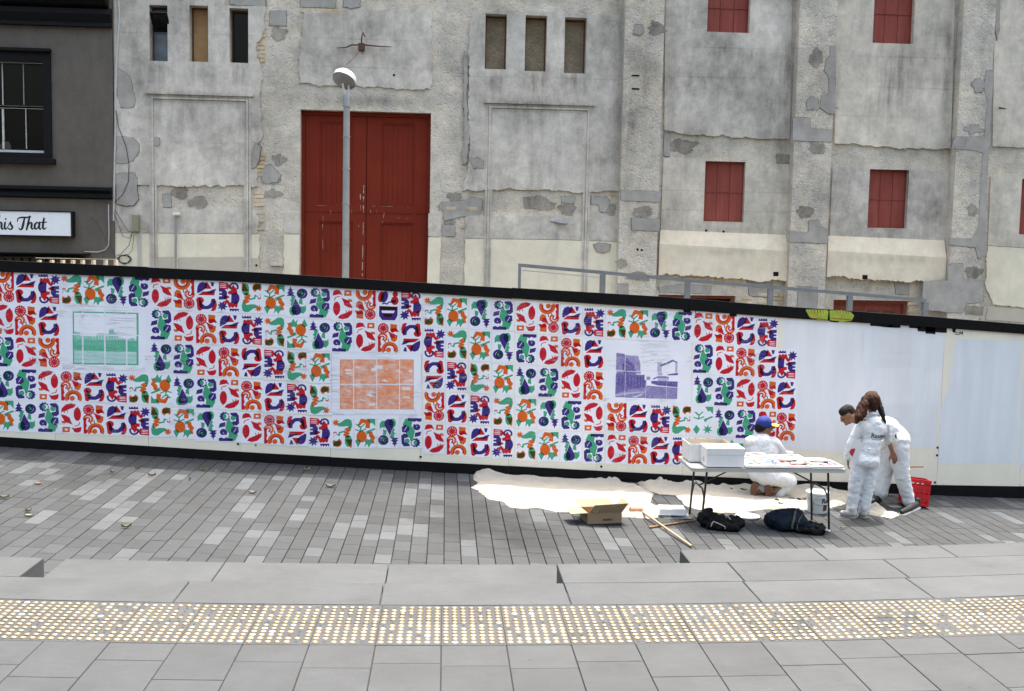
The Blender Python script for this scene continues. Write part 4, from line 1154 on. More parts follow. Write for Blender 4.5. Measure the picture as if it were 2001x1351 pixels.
# ---- mouldings round the blind doorways
def moulding(x0_, yt, x1_, yb_, wpx=17, name='door_moulding'):
    a = P(x0_, yt, YF - .03); b = P(x1_, yb_, YF - .03); wd = wpx * (YF) / FPX
    m = MB()
    for k, (o, t) in enumerate(((0, .055), (.045, .075), (.09, .05))):
        o2 = o + .038
        L = [(a.x + o, b.z), (a.x + o2, b.z), (a.x + o2, a.z - o2), (b.x - o2, a.z - o2), (b.x - o2, b.z), (b.x - o, b.z), (b.x - o, a.z - o), (a.x + o, a.z - o)]
        m.prism([L], YF - t, YF - .002 - k * .0003)
    m.box(a.x - .05, b.x + .05, YF - .095, YF - .003, a.z, a.z + .035)
    wb(m, name, M['render'])
moulding(291, 184, 491, 545); moulding(951, 202, 1147, 600)
# cables, hooks and fixings
def wtube(pts, r, Y, mat, name, n=6):
    m = MB(); m.tube([P(p[0], p[1], Y if len(p) < 3 else Y - p[2]) for p in pts], r, n); return wb(m, name, mat, smooth=True)
wtube([(578, 0), (584, -60)], .012, YF - .05, M['pvc'], 'wall_cable')
# three narrow windows on the left
def nwin(key, mat, name='window', frame=True):
    x0_, x1_, z0_, z1_ = OP[key]; d = .20
    m = MB(); m.prism([[(x0_, z0_), (x1_, z0_), (x1_, z1_), (x0_, z1_)], [(x0_ + .025, z0_ + .03), (x1_ - .025, z0_ + .03), (x1_ - .025, z1_ - .03), (x0_ + .025, z1_ - .03)]], YF + d - .05, YF + d)
    w_ = wb(m, 'window', M['rust'])
    m = MB(); m.box(x0_ + .01, x1_ - .01, YF + d - .02, YF + d + .01, z0_ + .01, z1_ - .01)
    m.v = [(x - WO.x, y - WO.y, z - WO.z) for x, y, z in m.v]; m.build(name, mat, w_)
    return w_
w1 = nwin('w1', M['cloudglass'], 'pane'); nwin('w2', M['ply'], 'board'); nwin('w3', M['glass'], 'pane')
for k in ('w4', 'w5', 'w6'): nwin(k, M['plydark'], 'board')
# hopper sash tilted open in the first window
a = P(291, 24, YF - .22); b = P(326, 61, YF - .02)
m = MB()
def tri(x, t, s_): # x along width, t 0 top 1 bottom, s_ thickness offset
    top = Vector((P(293, 26, YF - .20).x, YF - .25, P(293, 26, YF - .2).z)); bot = Vector((P(297, 60, YF).x, YF + .12, P(297, 60, YF).z))
    q = top.lerp(bot, t); q.x += x; return q + Vector((0, .7, .7)) * s_
wd = .30
for (xa, xb, ta, tb) in ((0, wd, 0, .12), (0, wd, .88, 1), (0, .04, .12, .88), (wd - .04, wd, .12, .88)):
    pts = [tri(xa, ta, 0), tri(xb, ta, 0), tri(xb, tb, 0), tri(xa, tb, 0)]; p2 = [tri(xa, ta, .04), tri(xb, ta, .04), tri(xb, tb, .04), tri(xa, tb, .04)]
    m.quad(*pts); m.quad(*p2)
    for i in range(4): m.quad(pts[i], pts[(i + 1) % 4], p2[(i + 1) % 4], p2[i])
m.v = [(x - WO.x, y - WO.y, z - WO.z) for x, y, z in m.v]; m.build('hopper_sash', M['black'], w1)
m = MB(); m.quad(tri(.03, .1, .02), tri(wd - .03, .1, .02), tri(wd - .03, .9, .02), tri(.03, .9, .02)); m.quad(tri(.03, .1, .024), tri(wd - .03, .1, .024), tri(wd - .03, .9, .024), tri(.03, .9, .024))
m.v = [(x - WO.x, y - WO.y, z - WO.z) for x, y, z in m.v]; m.build('hopper_glass', M['glass'], w1)

# boarded red windows
M['shutline'] = simple('board_edge', (.12, .05, .05), .6)
def shutter(key, bar=.5):
    x0_, x1_, z0_, z1_ = OP[key]; d = .09
    m = MB(); m.prism([[(x0_, z0_), (x1_, z0_), (x1_, z1_), (x0_, z1_)], [(x0_ + .012, z0_ + .015), (x1_ - .012, z0_ + .015), (x1_ - .012, z1_ - .015), (x0_ + .012, z1_ - .015)]], YF + d - .02, YF + d + .04)
    m.box(x0_ + .012, x1_ - .012, YF + d - .012, YF + d - .001, z0_ + (z1_ - z0_) * bar - .012, z0_ + (z1_ - z0_) * bar + .012)
    w_ = wb(m, 'window', M['shutter'])
    n = 3; bw = (x1_ - x0_ - .024) / n
    for k in range(n):
        m = MB(); m.box(x0_ + .012 + k * bw + .004, x0_ + .012 + (k + 1) * bw - .004, YF + d, YF + d + .02, z0_ + .015, z1_ - .015, bev=.003)
        m.v = [(x - WO.x, y - WO.y, z - WO.z) for x, y, z in m.v]; m.build('board', M['shutter'], w_)
    m = MB(); m.box(x0_ - .0, x1_ + .0, YF - .033, YF + d - .021, z0_ - .012, z0_ - .001); m.v = [(x - WO.x, y - WO.y, z - WO.z) for x, y, z in m.v]; m.build('sill', M['render2'], w_)
shutter('s1', .38); shutter('s2', .42); shutter('s3'); shutter('s4'); shutter('s5')
# low doorways hidden behind the hoarding, only their heads showing
for k, mt in (('l1', 'black'), ('l2', 'shutter')):
    x0_, x1_, z0_, z1_ = OP[k]
    m = MB(); m.prism([[(x0_, z0_), (x1_, z0_), (x1_, z1_), (x0_, z1_)], [(x0_ + .06, z0_), (x1_ - .06, z0_), (x1_ - .06, z1_ - .06), (x0_ + .06, z1_ - .06)]], YF + .1, YF + .18)
    w_ = wb(m, 'low_doorway', M['shutter']); m = MB(); m.box(x0_ + .05, x1_ - .05, YF + .2, YF + .24, z0_, z1_ - .05); m.v = [(x - WO.x, y - WO.y, z - WO.z) for x, y, z in m.v]; m.build('door_board', M[mt], w_)
    if k == 'l2':
        for q in range(4):
            xx = x0_ + .12 + q * (x1_ - x0_ - .2) / 4; m = MB(); m.box(xx, xx + .2, YF + .165, YF + .199, z1_ - .6, z1_ - .2); m.v = [(x - WO.x, y - WO.y, z - WO.z) for x, y, z in m.v]; m.build('small_pane', M['rust'], w_)

# tall red double door
x0_, x1_, z0_, z1_ = OP['door']; D0 = YF + .22
m = MB(); m.prism([[(x0_, z0_), (x1_, z0_), (x1_, z1_), (x0_, z1_)], [(x0_ + .06, z0_), (x1_ - .06, z0_), (x1_ - .06, z1_ - .07), (x0_ + .06, z1_ - .07)]], D0 - .06, D0 + .06)
dr = wb(m, 'red_double_door', M['door'])
def dsub(name, fn, mat=None):
    m = MB(); fn(m); m.v = [(x - WO.x, y - WO.y, z - WO.z) for x, y, z in m.v]; return m.build(name, mat or M['door'], dr)
xm = P(716, 400, D0).x
zmid = P(710, 416, D0).z
zpt = P(650, 238, D0).z; zpm = P(650, 401, D0).z; zpl = P(650, 433, D0).z
for side, (a, b) in enumerate(((x0_ + .065, xm - .006), (xm + .006, x1_ - .065))):
    st = .26; 
    for (za, zb2, lo, hi) in ((zmid + .012, z1_ - .075, zpm, zpt), (z0_, zmid - .012, z0_ + .3, zpl)):
        pa, pb = a + st, b - st * .9
        dsub('door_leaf', lambda m: m.prism([[(a, za), (b, za), (b, zb2), (a, zb2)], [(pa, lo), (pb, lo), (pb, hi), (pa, hi)]], D0 - .03, D0 + .03))
        dsub('panel_bead', lambda m: m.prism([[(pa, lo), (pb, lo), (pb, hi), (pa, hi)], [(pa + .03, lo + .03), (pb - .03, lo + .03), (pb - .03, hi - .03), (pa + .03, hi - .03)]], D0 - .012, D0 + .02))
        n = 6; w_ = (pb - pa - .06) / n
        for q in range(n):
            dsub('door_plank', lambda m: m.box(pa + .03 + q * w_ + .0015, pa + .03 + (q + 1) * w_ - .0015, D0 + .004, D0 + .02, lo + .03, hi - .03, bev=.003))
dsub('door_bottom_bead', lambda m: m.box(x0_ + .07, x1_ - .07, D0 - .036, D0 - .031, zmid - .008, zmid + .008))
def flake(pts, wpx, mat, Y, name='flaking_paint'):
    m = MB()
    q = [P(px, py, Y) for px, py in pts]
    rf = random.Random(int(pts[0][0]))
    for a, b in zip(q, q[1:]):
        n = max(1, int((b - a).length / .05))
        for k in range(n):
            s_, e = a.lerp(b, k / n), a.lerp(b, (k + 1) / n); d = e - s_; nn = Vector((-d.z, 0, d.x)).normalized() * (wpx / 2 * Y / FPX) * rf.uniform(.15, 1.0)
            if rf.random() < .6: m.prism([[((s_ - nn).x, (s_ - nn).z), ((e - nn * .7).x, (e - nn * .7).z), ((e + nn * .8).x, (e + nn * .8).z), ((s_ + nn).x, (s_ + nn).z)]], Y - .004, Y)
    m.v = [(x - WO.x, y - WO.y, z - WO.z) for x, y, z in m.v]; m.build(name, mat, dr)['kind'] = 'stuff'
M['flake'] = simple('bare_primer', (.40, .33, .28), .8)
YD = D0 - .037
flake([(711, 362), (710, 395), (710, 416)], 2.5, M['flake'], YD); flake([(710, 435), (709, 480), (708, 540)], 2.2, M['flake'], YD)
flake([(704, 380), (705, 412)], 2.0, M['flake'], YD); flake([(632, 411), (630, 450), (631, 487)], 1.4, M['flake'], YD); flake([(702, 413), (701, 445), (704, 459)], 1.2, M['flake'], YD)
flake([(751, 416), (747, 437), (745, 440)], 1.1, M['flake'], YD); flake([(772, 415), (776, 426), (798, 428), (806, 420), (814, 421)], 1.6, M['flake'], YD); flake([(800, 416), (814, 421)], 1.2, M['flake'], YD)
flake([(616, 402), (690, 401)], .7, M['flake'], YD); flake([(728, 403), (806, 405)], .7, M['flake'], YD)
for x in (646, 657, 676, 687, 724, 736, 772, 790): flake([(x, 411), (x + .5, 417)], 1.0, M['flake'], YD)

# service hook over the door, with its wires
m = MB()
c = P(706, 92, YF - .08)
m.box(c.x - .05, c.x + .06, YF - .14, YF - .031, c.z - .07, c.z + .06, bev=.01)
m.tube([P(706, 88, YF - .12), P(707, 72, YF - .2), P(709, 64, YF - .18), P(713, 72, YF - .14)], .012, 6)
m.tube([P(700, 88, YF - .1), P(688, 88, YF - .12), P(676, 93, YF - .10), P(658, 94, YF - .05)], [.014, .016, .012, .006], 6)
m.tube([P(711, 88, YF - .1), P(730, 90, YF - .12), P(765, 92, YF - .06)], [.016, .014, .007], 6)
m.tube([P(704, 98, YF - .1), P(690, 115, YF - .12), P(676, 128, YF - .1)], .004, 5)
wb(m, 'service_hook', M['rust'], smooth=True)
# old outlet spout and small fixings
m = MB(); m.tube([P(1083, 433, YF - .03), P(1097, 436, YF - .12), P(1108, 437, YF - .16)], [.03, .04, .035], 8); m.tube([P(1075, 432, YF - .03), P(1086, 434, YF - .05)], .012, 6); wb(m, 'wall_spout', M['galv'], smooth=True)
for px, py in ((1058, 325), (1066, 326), (1165, 327), (1188, 328), (1198, 82), (1040, 306), (501, 519), (1246, 488), (1254, 489), (1380, 451), (1414, 453), (770, 147), (1165, 81), (1630, 211), (1952, 211), (1242, 148), (1242, 174)):
    p = P(px, py, YF); y = YP if 1214 < px < 1290 else YF - .03
    p = P(px, py, y); m = MB()
    if px in (1630, 1952): m.tube([p, p + Vector((.14, -.01, -.01))], [.02, .004], 6)
    elif px == 1242: m.box(p.x - .07, p.x + .07, y - .006, y + .0, p.z - .014, p.z + .014)
    else: m.lathe([(.024, 0), (.018, .006), (.0005, .007)], n=8, M=Matrix.Translation(p) @ Matrix.Rotation(math.pi / 2, 4, 'X'))
    wb(m, 'wall_fixing', M['rust'] if px in (1630, 1952, 1040) else M['black'])
# drain pipe stub, meter box and wiring on the left
part_ = MB(); part_.tube([P(344, 422, YF - .10), P(342, 600, YF - .10)], .022, 8); wb(part_, 'vent_pipe', M['galv'], smooth=True)
m = MB(); p = P(345, 419, YF - .10); m.box(p.x - .055, p.x + .06, YF - .15, YF - .05, p.z - .025, p.z + .03, bev=.008); wb(m, 'pipe_cap', M['cream'])
m = MB(); r_ = rect(258, 420, 271, 453, YF - .12); m.box(r_[0], r_[1], YF - .14, YF - .031, r_[2], r_[3], bev=.006); wb(m, 'meter_box', M['boxgreen'])
for dx in (270, 275): wtube([(dx, 455), (dx, 470), (dx + 1, 600)], .011, YF - .05, M['pvc'], 'conduit')
wtube([(230, -20), (233, 30), (231, 70), (227, 130), (226, 210), (224, 320), (222, 432)], .016, YF - .06, M['pvc'], 'conduit')
wtube([(226, 215), (232, 250), (246, 285), (252, 320), (251, 355), (240, 380), (224, 396)], .006, YF - .07, M['cable'], 'loose_wire')
wtube([(222, 415), (232, 440), (240, 462), (252, 466), (258, 456)], .005, YF - .07, M['cable'], 'loose_wire')
wtube([(224, 410), (236, 430), (250, 452), (262, 455)], .005, YF - .07, M['cable'], 'loose_wire')
for k in range(5):
    pts = []; rr = random.Random(k + 40)
    for i in range(15):
        t = i / 14 * 2 * math.pi; pts.append((243 + 13 * math.cos(t + k) * rr.uniform(.7, 1.15), 507 + 9 * math.sin(t + k) * rr.uniform(.7, 1.2)))
    wtube(pts, .005, YF - .07, M['cable'], 'loose_wire', 5)
wtube([(258, 458), (252, 480), (236, 497), (228, 500)], .005, YF - .07, M['cable'], 'loose_wire'); wtube([(262, 458), (258, 490), (248, 500)], .004, YF - .07, M['cable'], 'loose_wire')

# ---- grime
for (px, w_) in ((311, 20), (389, 20), (467, 20)): stain(px, 140, w_, 28, .35, 0, .8)
for (px, w_) in ((970, 16), (1047, 22), (1124, 22)): stain(px, 165, w_, 26, .55, 0, .8); stain(px, 160, w_ * .6, 22, .35, 2, .8)
stain(390, 190, 110, 14, .5, 0, .3); stain(370, 230, 40, 40, .35, 0, .4); stain(1050, 205, 110, 14, .55, 0, .3); stain(1030, 235, 50, 30, .35, 0, .3); stain(1041, 330, 9, 60, .38, 0, .4); stain(1000, 300, 12, 60, .15, 0, .3)
stain(930, 60, 16, 40, .4, 0, .2); stain(935, 160, 20, 60, .25, 0, .2); stain(1205, 200, 12, 160, .35, 0, .3); stain(1160, 120, 30, 60, .12, 0, .6)
stain(250, 60, 30, 60, .18, 0, .4); stain(290, 330, 14, 140, .14, 0, .3); stain(440, 150, 60, 16, .2, 0, .5); stain(240, 20, 12, 80, .3, 0, .2)
stain(700, 60, 110, 20, .15, 0, .7); stain(690, 110, 60, 30, .15, 0, .7); stain(632, 60, 4, 40, .5, 1); stain(678, 60, 2, 30, .3, 1)
stain(1400, 160, 30, 80, .35, 0, .5); stain(1500, 200, 24, 90, .30, 0, .5); stain(1450, 110, 60, 24, .25, 0, .5); stain(1535, 150, 16, 160, .45, 0, .3); stain(1312, 120, 12, 160, .2, 0, .4); stain(1420, 90, 30, 22, .35, 0, .5)
stain(1470, 230, 60, 24, .25, 1, .7); stain(1320, 196, 30, 8, .4, 1); stain(1415, 220, 14, 40, .35, 1, .5)
stain(1745, 150, 60, 80, .45, 0, .45); stain(1850, 150, 14, 140, .5, 0, .3); stain(1820, 120, 30, 60, .2, 0, .5); stain(1700, 220, 30, 50, .25, 0, .5); stain(1770, 110, 30, 20, .3, 0, .4)
stain(1820, 400, 30, 60, .4, 0, .3); stain(1660, 400, 20, 50, .2, 0, .4); stain(1740, 462, 90, 10, .35, 0, .5); stain(1415, 448, 100, 10, .3, 0, .5); stain(1510, 400, 20, 60, .2, 0, .4); stain(1820, 260, 30, 20, .4, 1, .6)
stain(1420, 492, 110, 9, .6, 0, .5); stain(1740, 507, 110, 9, .6, 0, .5); stain(1975, 480, 50, 10, .2, 0, .6)
stain(560, 560, 20, 60, .2); stain(740, 200, 140, 12, .35); stain(1255, 100, 30, 160, .15); stain(1255, 180, 8, 20, .2); stain(1590, 60, 30, 120, .12); stain(1225, 300, 14, 200, .25)
stain(480, 430, 40, 20, .15); stain(395, 395, 90, 18, .15); stain(1050, 400, 110, 16, .12); stain(1110, 440, 30, 12, .2, 0, .5); stain(1170, 530, 10, 30, .15, 0, .6)
stain(560, 100, 20, 60, -.0); stain(700, 195, 100, 12, .2); stain(890, 130, 20, 30, .25); stain(880, 60, 26, 40, .1); stain(270, 450, 30, 16, .15)
rsn = random.Random(15)
for _ in range(90): stain(rsn.uniform(225, 2000), rsn.uniform(0, 480), rsn.uniform(8, 45), rsn.uniform(8, 60), rsn.uniform(.08, .28), 0, rsn.uniform(0, .7))
for _ in range(50): stain(rsn.uniform(225, 2000), rsn.uniform(0, 480), rsn.uniform(5, 30), rsn.uniform(5, 40), rsn.uniform(.1, .35), 1, rsn.uniform(0, .7))
for (xa, xb, y) in [(232, 500, 64), (232, 290, 128), (595, 843, 75), (590, 843, 130), (920, 1215, 150), (1300, 1545, 92), (1300, 1545, 150), (1640, 1860, 110), (1640, 1860, 170), (1640, 1860, 226), (1296, 1540, 372), (1296, 1540, 410), (1450, 1540, 355), (300, 480, 278)]:
    for x in range(xa, xb, 14): stain(x, y + (x - xa) * .025, 12, .9, .16, 0)
stain_img.pixels.foreach_set(_sm.ravel()); stain_img.update(); stain_img.pack()

# ================================================================== SHOP BUILDING (left)
YS = YF - .06
shop = empty('shop_building', (P(0, 300, YS).x, YS, -.3), 'dark grey rendered shop building at the left edge with a white sash window', 'building'); SO = shop.location.copy()
def sb(m, name, mats, parent=None, smooth=False):
    m.v = [(x - SO.x, y - SO.y, z - SO.z) for x, y, z in m.v]; return m.build(name, mats, parent or shop, smooth)
xr_ = P(222, 300, YS).x; xl_ = -10.5
wr = rect(-60, 118, 88, 300, YS)
m = MB(); m.prism([[(xl_, -1.2), (xr_, -1.2), (xr_, Z_T + .3), (xl_, Z_T + .3)], r2l(wr)], YS, YS + 6); sb(m, 'wall', M['shop'])
def cornice(yt, yb_, xpx, prof, name='cornice'):
    zt = P(110, yt, YS).z; zb2 = P(110, yb_, YS).z; xe = P(xpx, yt, YS).x; H = zt - zb2
    m = MB(); n = len(prof)
    for i in range(n - 1):
        (d0, t0), (d1, t1) = prof[i], prof[i + 1]
        A = (YS - d0, zt - H * t0); B = (YS - d1, zt - H * t1)
        m.quad((xl_, A[0], A[1]), (xe + d0 * .6 * 0, A[0], A[1]), (xe, B[0], B[1]), (xl_, B[0], B[1]))
    pts = [(xe, YS - d, zt - H * t) for d, t in prof] + [(xe, YS, zt - H), (xe, YS, zt)]
    m.quad(*pts); sb(m, name, M['black'])
cornice(-60, 14, 212, [(0, 0), (.34, .0), (.34, .35), (.26, .5), (.26, .8), (.14, .95), (.0, 1)])
cornice(14, 52, 219, [(0, 0), (.10, .1), (.12, .35), (.05, .75), (.10, .85), (.10, 1), (0, 1)])
cornice(364, 388, 219, [(0, 0), (.13, .08), (.13, .3), (.06, .5), (.09, .7), (.09, .9), (0, 1)], 'string_course')
# window surround and sash
m = MB()
o = rect(-100, 92, 101, 310, YS - .05); i_ = wr
m.prism([[(o[0], o[2]), (o[1], o[2]), (o[1], o[3]), (o[0], o[3])], r2l(i_)], YS - .05, YS - .001)
m.box(o[0], o[1] + .03, YS - .12, YS - .051, o[3] - .04, o[3] + .02, bev=.01)
win = sb(m, 'window', M['black'])
def wsub(fn, name, mat):
    m = MB(); fn(m); m.v = [(x - SO.x, y - SO.y, z - SO.z) for x, y, z in m.v]; return m.build(name, mat, win)
q = rect(-60, 306, 107, 322, YS - .12); wsub(lambda m: m.box(q[0], q[1], YS - .14, YS - .0505, q[2] , q[3], bev=.008), 'sill', M['black'])
for (a, b, c, d, dy) in ((-60, 121, 87, 124, .0), (-60, 205, 87, 209, .0), (-60, 209.5, 87, 213, .03), (-60, 291, 88, 300, .03), (4, 124, 7, 205, .0), (45.5, 124, 47.5, 205, .0), (3, 213, 8, 291, .03), (49, 213, 51.5, 291, .03), (86, 118, 88, 291, .01), (-42, 124, -40, 291, .03)):
    r_ = rect(a, b, c, d, YS + .1); wsub(lambda m: m.box(r_[0], r_[1], YS + .08 + dy, YS + .11 + dy, r_[2], r_[3]), 'sash_bar', M['oldwhite'])
for (a, b, c, d, dy) in ((-60, 118, 46.5, 209, .12), (46.6, 118, 90, 209, .12), (-60, 210, 50, 300, .15), (50.1, 210, 90, 300, .15)):
    r_ = rect(a, b, c, d, YS + .1); wsub(lambda m: m.box(r_[0], r_[1], YS + dy - .005, YS + dy, r_[2], r_[3]), 'pane', M['glass'])
# dim bundle behind the lower pane
m = MB(); m.box(wr[0], wr[1], YS + .6, YS + .62, wr[2], wr[3]); sb(m, 'dark_room_back', M['black'])
M['dim'] = simple('dusty_cloth_bundle', (.05, .045, .04), .9)
m = MB(); c = P(22, 283, YS + .4); m.lathe([(.0, .3), (.12, .26), (.24, .12), (.28, -.05), (.27, -.2)], tuple(c), 14); sb(m, 'cloth_bundle', M['dim'], smooth=True)
# canopy edge, lattice and wiring low down
def sbox(a, b, c, d, d0, d1, name, mat):
    r_ = rect(a, b, c, d, YS - d1); m = MB(); m.box(r_[0], r_[1], YS - d1, YS - d0, r_[2], r_[3], bev=.005); sb(m, name, M[mat])
sbox(-80, 491, 165, 498, .002, .35, 'canopy_fascia', 'black'); sbox(-80, 500, 158, 504, .002, .25, 'canopy_trim', 'black')
for k in range(8): sbox(-8 + k * 16, 504, -5 + k * 16, 530, .02, .06, 'grille_bar', 'black')
def lattice():
    lt = []
    for (a, b, c, d) in ((72, 503.5, 228, 508), ):
        r_ = rect(a, b, c, d, YS - .3)
    return r_
wts = [(165, 492), (190, 493), (205, 489), (212, 480), (213, 460), (212, 400)]
m = MB(); m.tube([P(x, y, YS - .03) for x, y in wts], .009, 6); sb(m, 'conduit', M['pvc'], smooth=True)
m = MB(); m.tube([P(x, y, YS - .03) for x, y in [(178, 424), (190, 438), (200, 455), (208, 470), (216, 480), (224, 498), (232, 510)]], .004, 5); sb(m, 'loose_wire', M['cable'], smooth=True)
m = MB(); m.tube([P(x, y, YS - .03) for x, y in [(196, 388), (205, 394), (212, 402), (213, 420)]], .005, 5); sb(m, 'loose_wire', M['cable'], smooth=True)

# pallet edge seen over the hoarding at the left
M['palletwood'] = simple('bleached_pallet_wood', (.50, .44, .34), .8, var=.25)
YPAL = YH + 1.0
pal = empty('pallet', tuple(P(150, 520, YPAL)), 'bleached wooden pallet stood on edge behind the hoarding below the shop', 'pallet'); PO = pal.location.copy()
def palb(a, b, c, d, y0_, y1_, name):
    r_ = rect(a, b, c, d, YPAL); m = MB(); m.box(r_[0] - PO.x, r_[1] - PO.x, y0_, y1_, r_[2] - PO.z, r_[3] - PO.z); m.build(name, M['palletwood'], pal)
palb(70, 503.5, 228, 508, -.02, .0, 'deck_board')
for x in (72, 97, 118, 138, 157, 178, 202, 222): palb(x, 508.5, x + 5, 545, .001, .1, 'bearer')
palb(70, 516, 228, 521, -.02, .0, 'deck_board')

# shop sign
r_ = rect(-60, 409, 143, 464, YS - .12)
sg = empty('shop_sign', ((r_[0] + r_[1]) / 2, YS - .12, (r_[2] + r_[3]) / 2), 'white lightbox sign with black script lettering on the dark shop wall', 'sign'); GO = sg.location.copy()
M['signwhite'] = simple('white_sign_face', (.78, .80, .84), .4, var=.04, bump=0)
M['letter'] = simple('black_sign_lettering', (.012, .012, .014), .5, bump=0)
def sgb(m, name, mat):
    m.v = [(x - GO.x, y - GO.y, z - GO.z) for x, y, z in m.v]; m.build(name, mat, sg)
m = MB(); m.prism([[(r_[0], r_[2]), (r_[1], r_[2]), (r_[1], r_[3]), (r_[0], r_[3])], [(r_[0] + .02, r_[2] + .02), (r_[1] - .035, r_[2] + .02), (r_[1] - .035, r_[3] - .02), (r_[0] + .02, r_[3] - .02)]], YS - .13, YS - .001); sgb(m, 'sign_case', M['black'])
m = MB(); m.box(r_[0] + .015, r_[1] - .03, YS - .118, YS - .05, r_[2] + .015, r_[3] - .015); sgb(m, 'sign_face', M['signwhite'])
def glyph(name, strokes, Y, toP, add, mat, depth=.003):
    """strokes: list of [(x,y,w)...]; rounded ribbons merged as one letter"""
    m = MB()
    for st in strokes:
        pts = []
        for (a, b) in zip(st, st[1:]):
            for k in range(5):
                t = k / 5; pts.append(tuple(a[i] * (1 - t) + b[i] * t for i in range(3)))
        pts.append(st[-1])
        # smooth
        for _ in range(3):
            pts = [pts[0]] + [tuple((pts[i - 1][j] + 2 * pts[i][j] + pts[i + 1][j]) / 4 for j in range(3)) for i in range(1, len(pts) - 1)] + [pts[-1]]
        L = []; R = []
        for i, p in enumerate(pts):
            a = pts[max(0, i - 1)]; b = pts[min(len(pts) - 1, i + 1)]; d = Vector((b[0] - a[0], b[1] - a[1])); d.normalize(); n = Vector((-d.y, d.x)) * p[2] / 2
            L.append((p[0] + n.x, p[1] + n.y)); R.append((p[0] - n.x, p[1] - n.y))
        for i in range(len(pts) - 1):
            q = [toP(*L[i]), toP(*L[i + 1]), toP(*R[i + 1]), toP(*R[i])]
            m.quad(*q)
        for e in (pts[0], pts[-1]):
            c = toP(e[0], e[1]); ring = [toP(e[0] + math.cos(t) * e[2] / 2, e[1] + math.sin(t) * e[2] / 2) for t in np.linspace(0, 2 * math.pi, 10, endpoint=False)]
            m.quad(*ring)
    bm = None
    add(m, name, mat)
YG = YS - .1195
def tp(x, y): p = P(x, y, YG); return (p.x, YG, p.z)
S_ = {
 'h': [[(-7, 449, 3.5), (-4, 435, 4.5), (-1, 422, 3.5)], [(-5, 441, 2), (0, 434, 3), (3.5, 437, 4.5), (2.5, 445, 4.5), (5, 449, 2.5), (7, 446, 1.5)]],
 'i': [[(10, 435, 3.5), (8.6, 445, 4.2), (11, 449, 3), (14, 445, 1.5)], [(11, 428, 3.2), (11.3, 428.6, 3.4)]],
 's': [[(14, 446, 1.5), (19, 436, 2), (21, 433, 2.5), (20, 438, 3.8), (25, 444, 4.2), (22, 449, 3), (16, 447, 2.6)]],
 'T': [[(34, 433, 2), (35, 427, 2.6), (42, 425, 3.4), (52, 425.5, 3.4), (60, 424, 2.2)], [(48, 426, 3), (45.5, 438, 5), (43, 448, 4.4), (39, 449.5, 2.5), (37, 446, 2.2)]],
 'h2': [[(52, 449, 3.6), (55, 436, 4.4), (58, 423, 3.2)], [(54.5, 442, 2), (59, 434.5, 3), (62.5, 437, 4.4), (61, 445, 4.4), (63.5, 449, 2.6), (66, 446, 1.5)]],
 'a': [[(76, 437, 2.2), (72, 434.5, 3), (67.5, 440, 4.6), (68, 447, 4.2), (72, 448, 2.6), (76, 441, 2)], [(77.5, 435, 4), (75.8, 445, 4.4), (78.5, 449, 2.8), (81, 446, 1.5)]],
 't': [[(86, 427, 3.6), (83.2, 444, 4.6), (86, 449, 3), (90.5, 445, 1.4)], [(80.5, 435, 2.2), (91, 434.5, 2.2)]],
}
for k, st in S_.items(): glyph('sign_letter', st, YG, tp, sgb, M['letter'])

# ================================================================== STREET LAMP and RAILING
YLAMP = 16.6
pb = P(675, 560, YLAMP)
lamp = empty('street_lamp', (pb.x, YLAMP, -.6), 'tall slim galvanised street lamp with white dome head in front of red door', 'street lamp'); LO = lamp.location.copy()
ht = P(683, 185, YLAMP)
m = MB()
m.tube([(0, 0, 0), (0, 0, 1.6), (0, 0, ht.z - LO.z - .16)], [.068, .058, .048], 14)
m.build('pole', M['galv'], lamp, True)
for zz in (P(680, 268, YLAMP).z, P(679, 330, YLAMP).z, P(679, 398, YLAMP).z, P(678, 474, YLAMP).z):
    m = MB(); m.lathe([(.055, -.008), (.060, -.006), (.060, .006), (.055, .008)], (0, 0, zz - LO.z), 14); m.build('pole_band', M['galv'], lamp, True)
m = MB(); m.lathe([(.04, -.2), (.058, -.19), (.058, -.02), (.05, 0), (.0, .0)], (0, 0, ht.z - LO.z), 12); m.tube([(.0, 0, ht.z - LO.z - .08), (.07, -.02, ht.z - LO.z - .07)], .012, 6); m.build('pole_collar', M['galv'], lamp, True)
m = MB(); m.tube([(-.01, 0, ht.z - LO.z - .02), (-.05, -.04, ht.z - LO.z + .10), (-.06, -.06, ht.z - LO.z + .16)], [.02, .018, .016], 8); m.tube([(.015, 0, ht.z - LO.z - .02), (.03, -.02, ht.z - LO.z + .08), (.03, -.05, ht.z - LO.z + .14)], [.016, .014, .012], 8); m.build('bracket', M['lampwhite'], lamp, True)
hc = P(673, 156, YLAMP) - LO
Mh = Matrix.Translation(hc) @ Matrix.Rotation(math.radians(16), 4, 'Y') @ Matrix.Rotation(math.radians(-16), 4, 'X') @ Matrix.Diagonal((1.05, 1.6, 1.0, 1))
m = MB(); m.lathe([(.172, -.02), (.176, .0), (.165, .05), (.13, .09), (.08, .115), (.03, .125), (.0005, .127)], n=28, M=Mh); m.build('head_shell', M['lampwhite'], lamp, True)
m = MB(); m.lathe([(.168, -.018), (.15, -.05), (.11, -.07), (.05, -.08), (.0005, -.082)], n=28, M=Mh); m.build('head_lens', M['lens'], lamp, True)
m = MB(); m.lathe([(.178, -.025), (.183, -.018), (.178, -.008)], n=28, M=Mh); m.build('head_rim', M['lampwhite'], lamp, True)

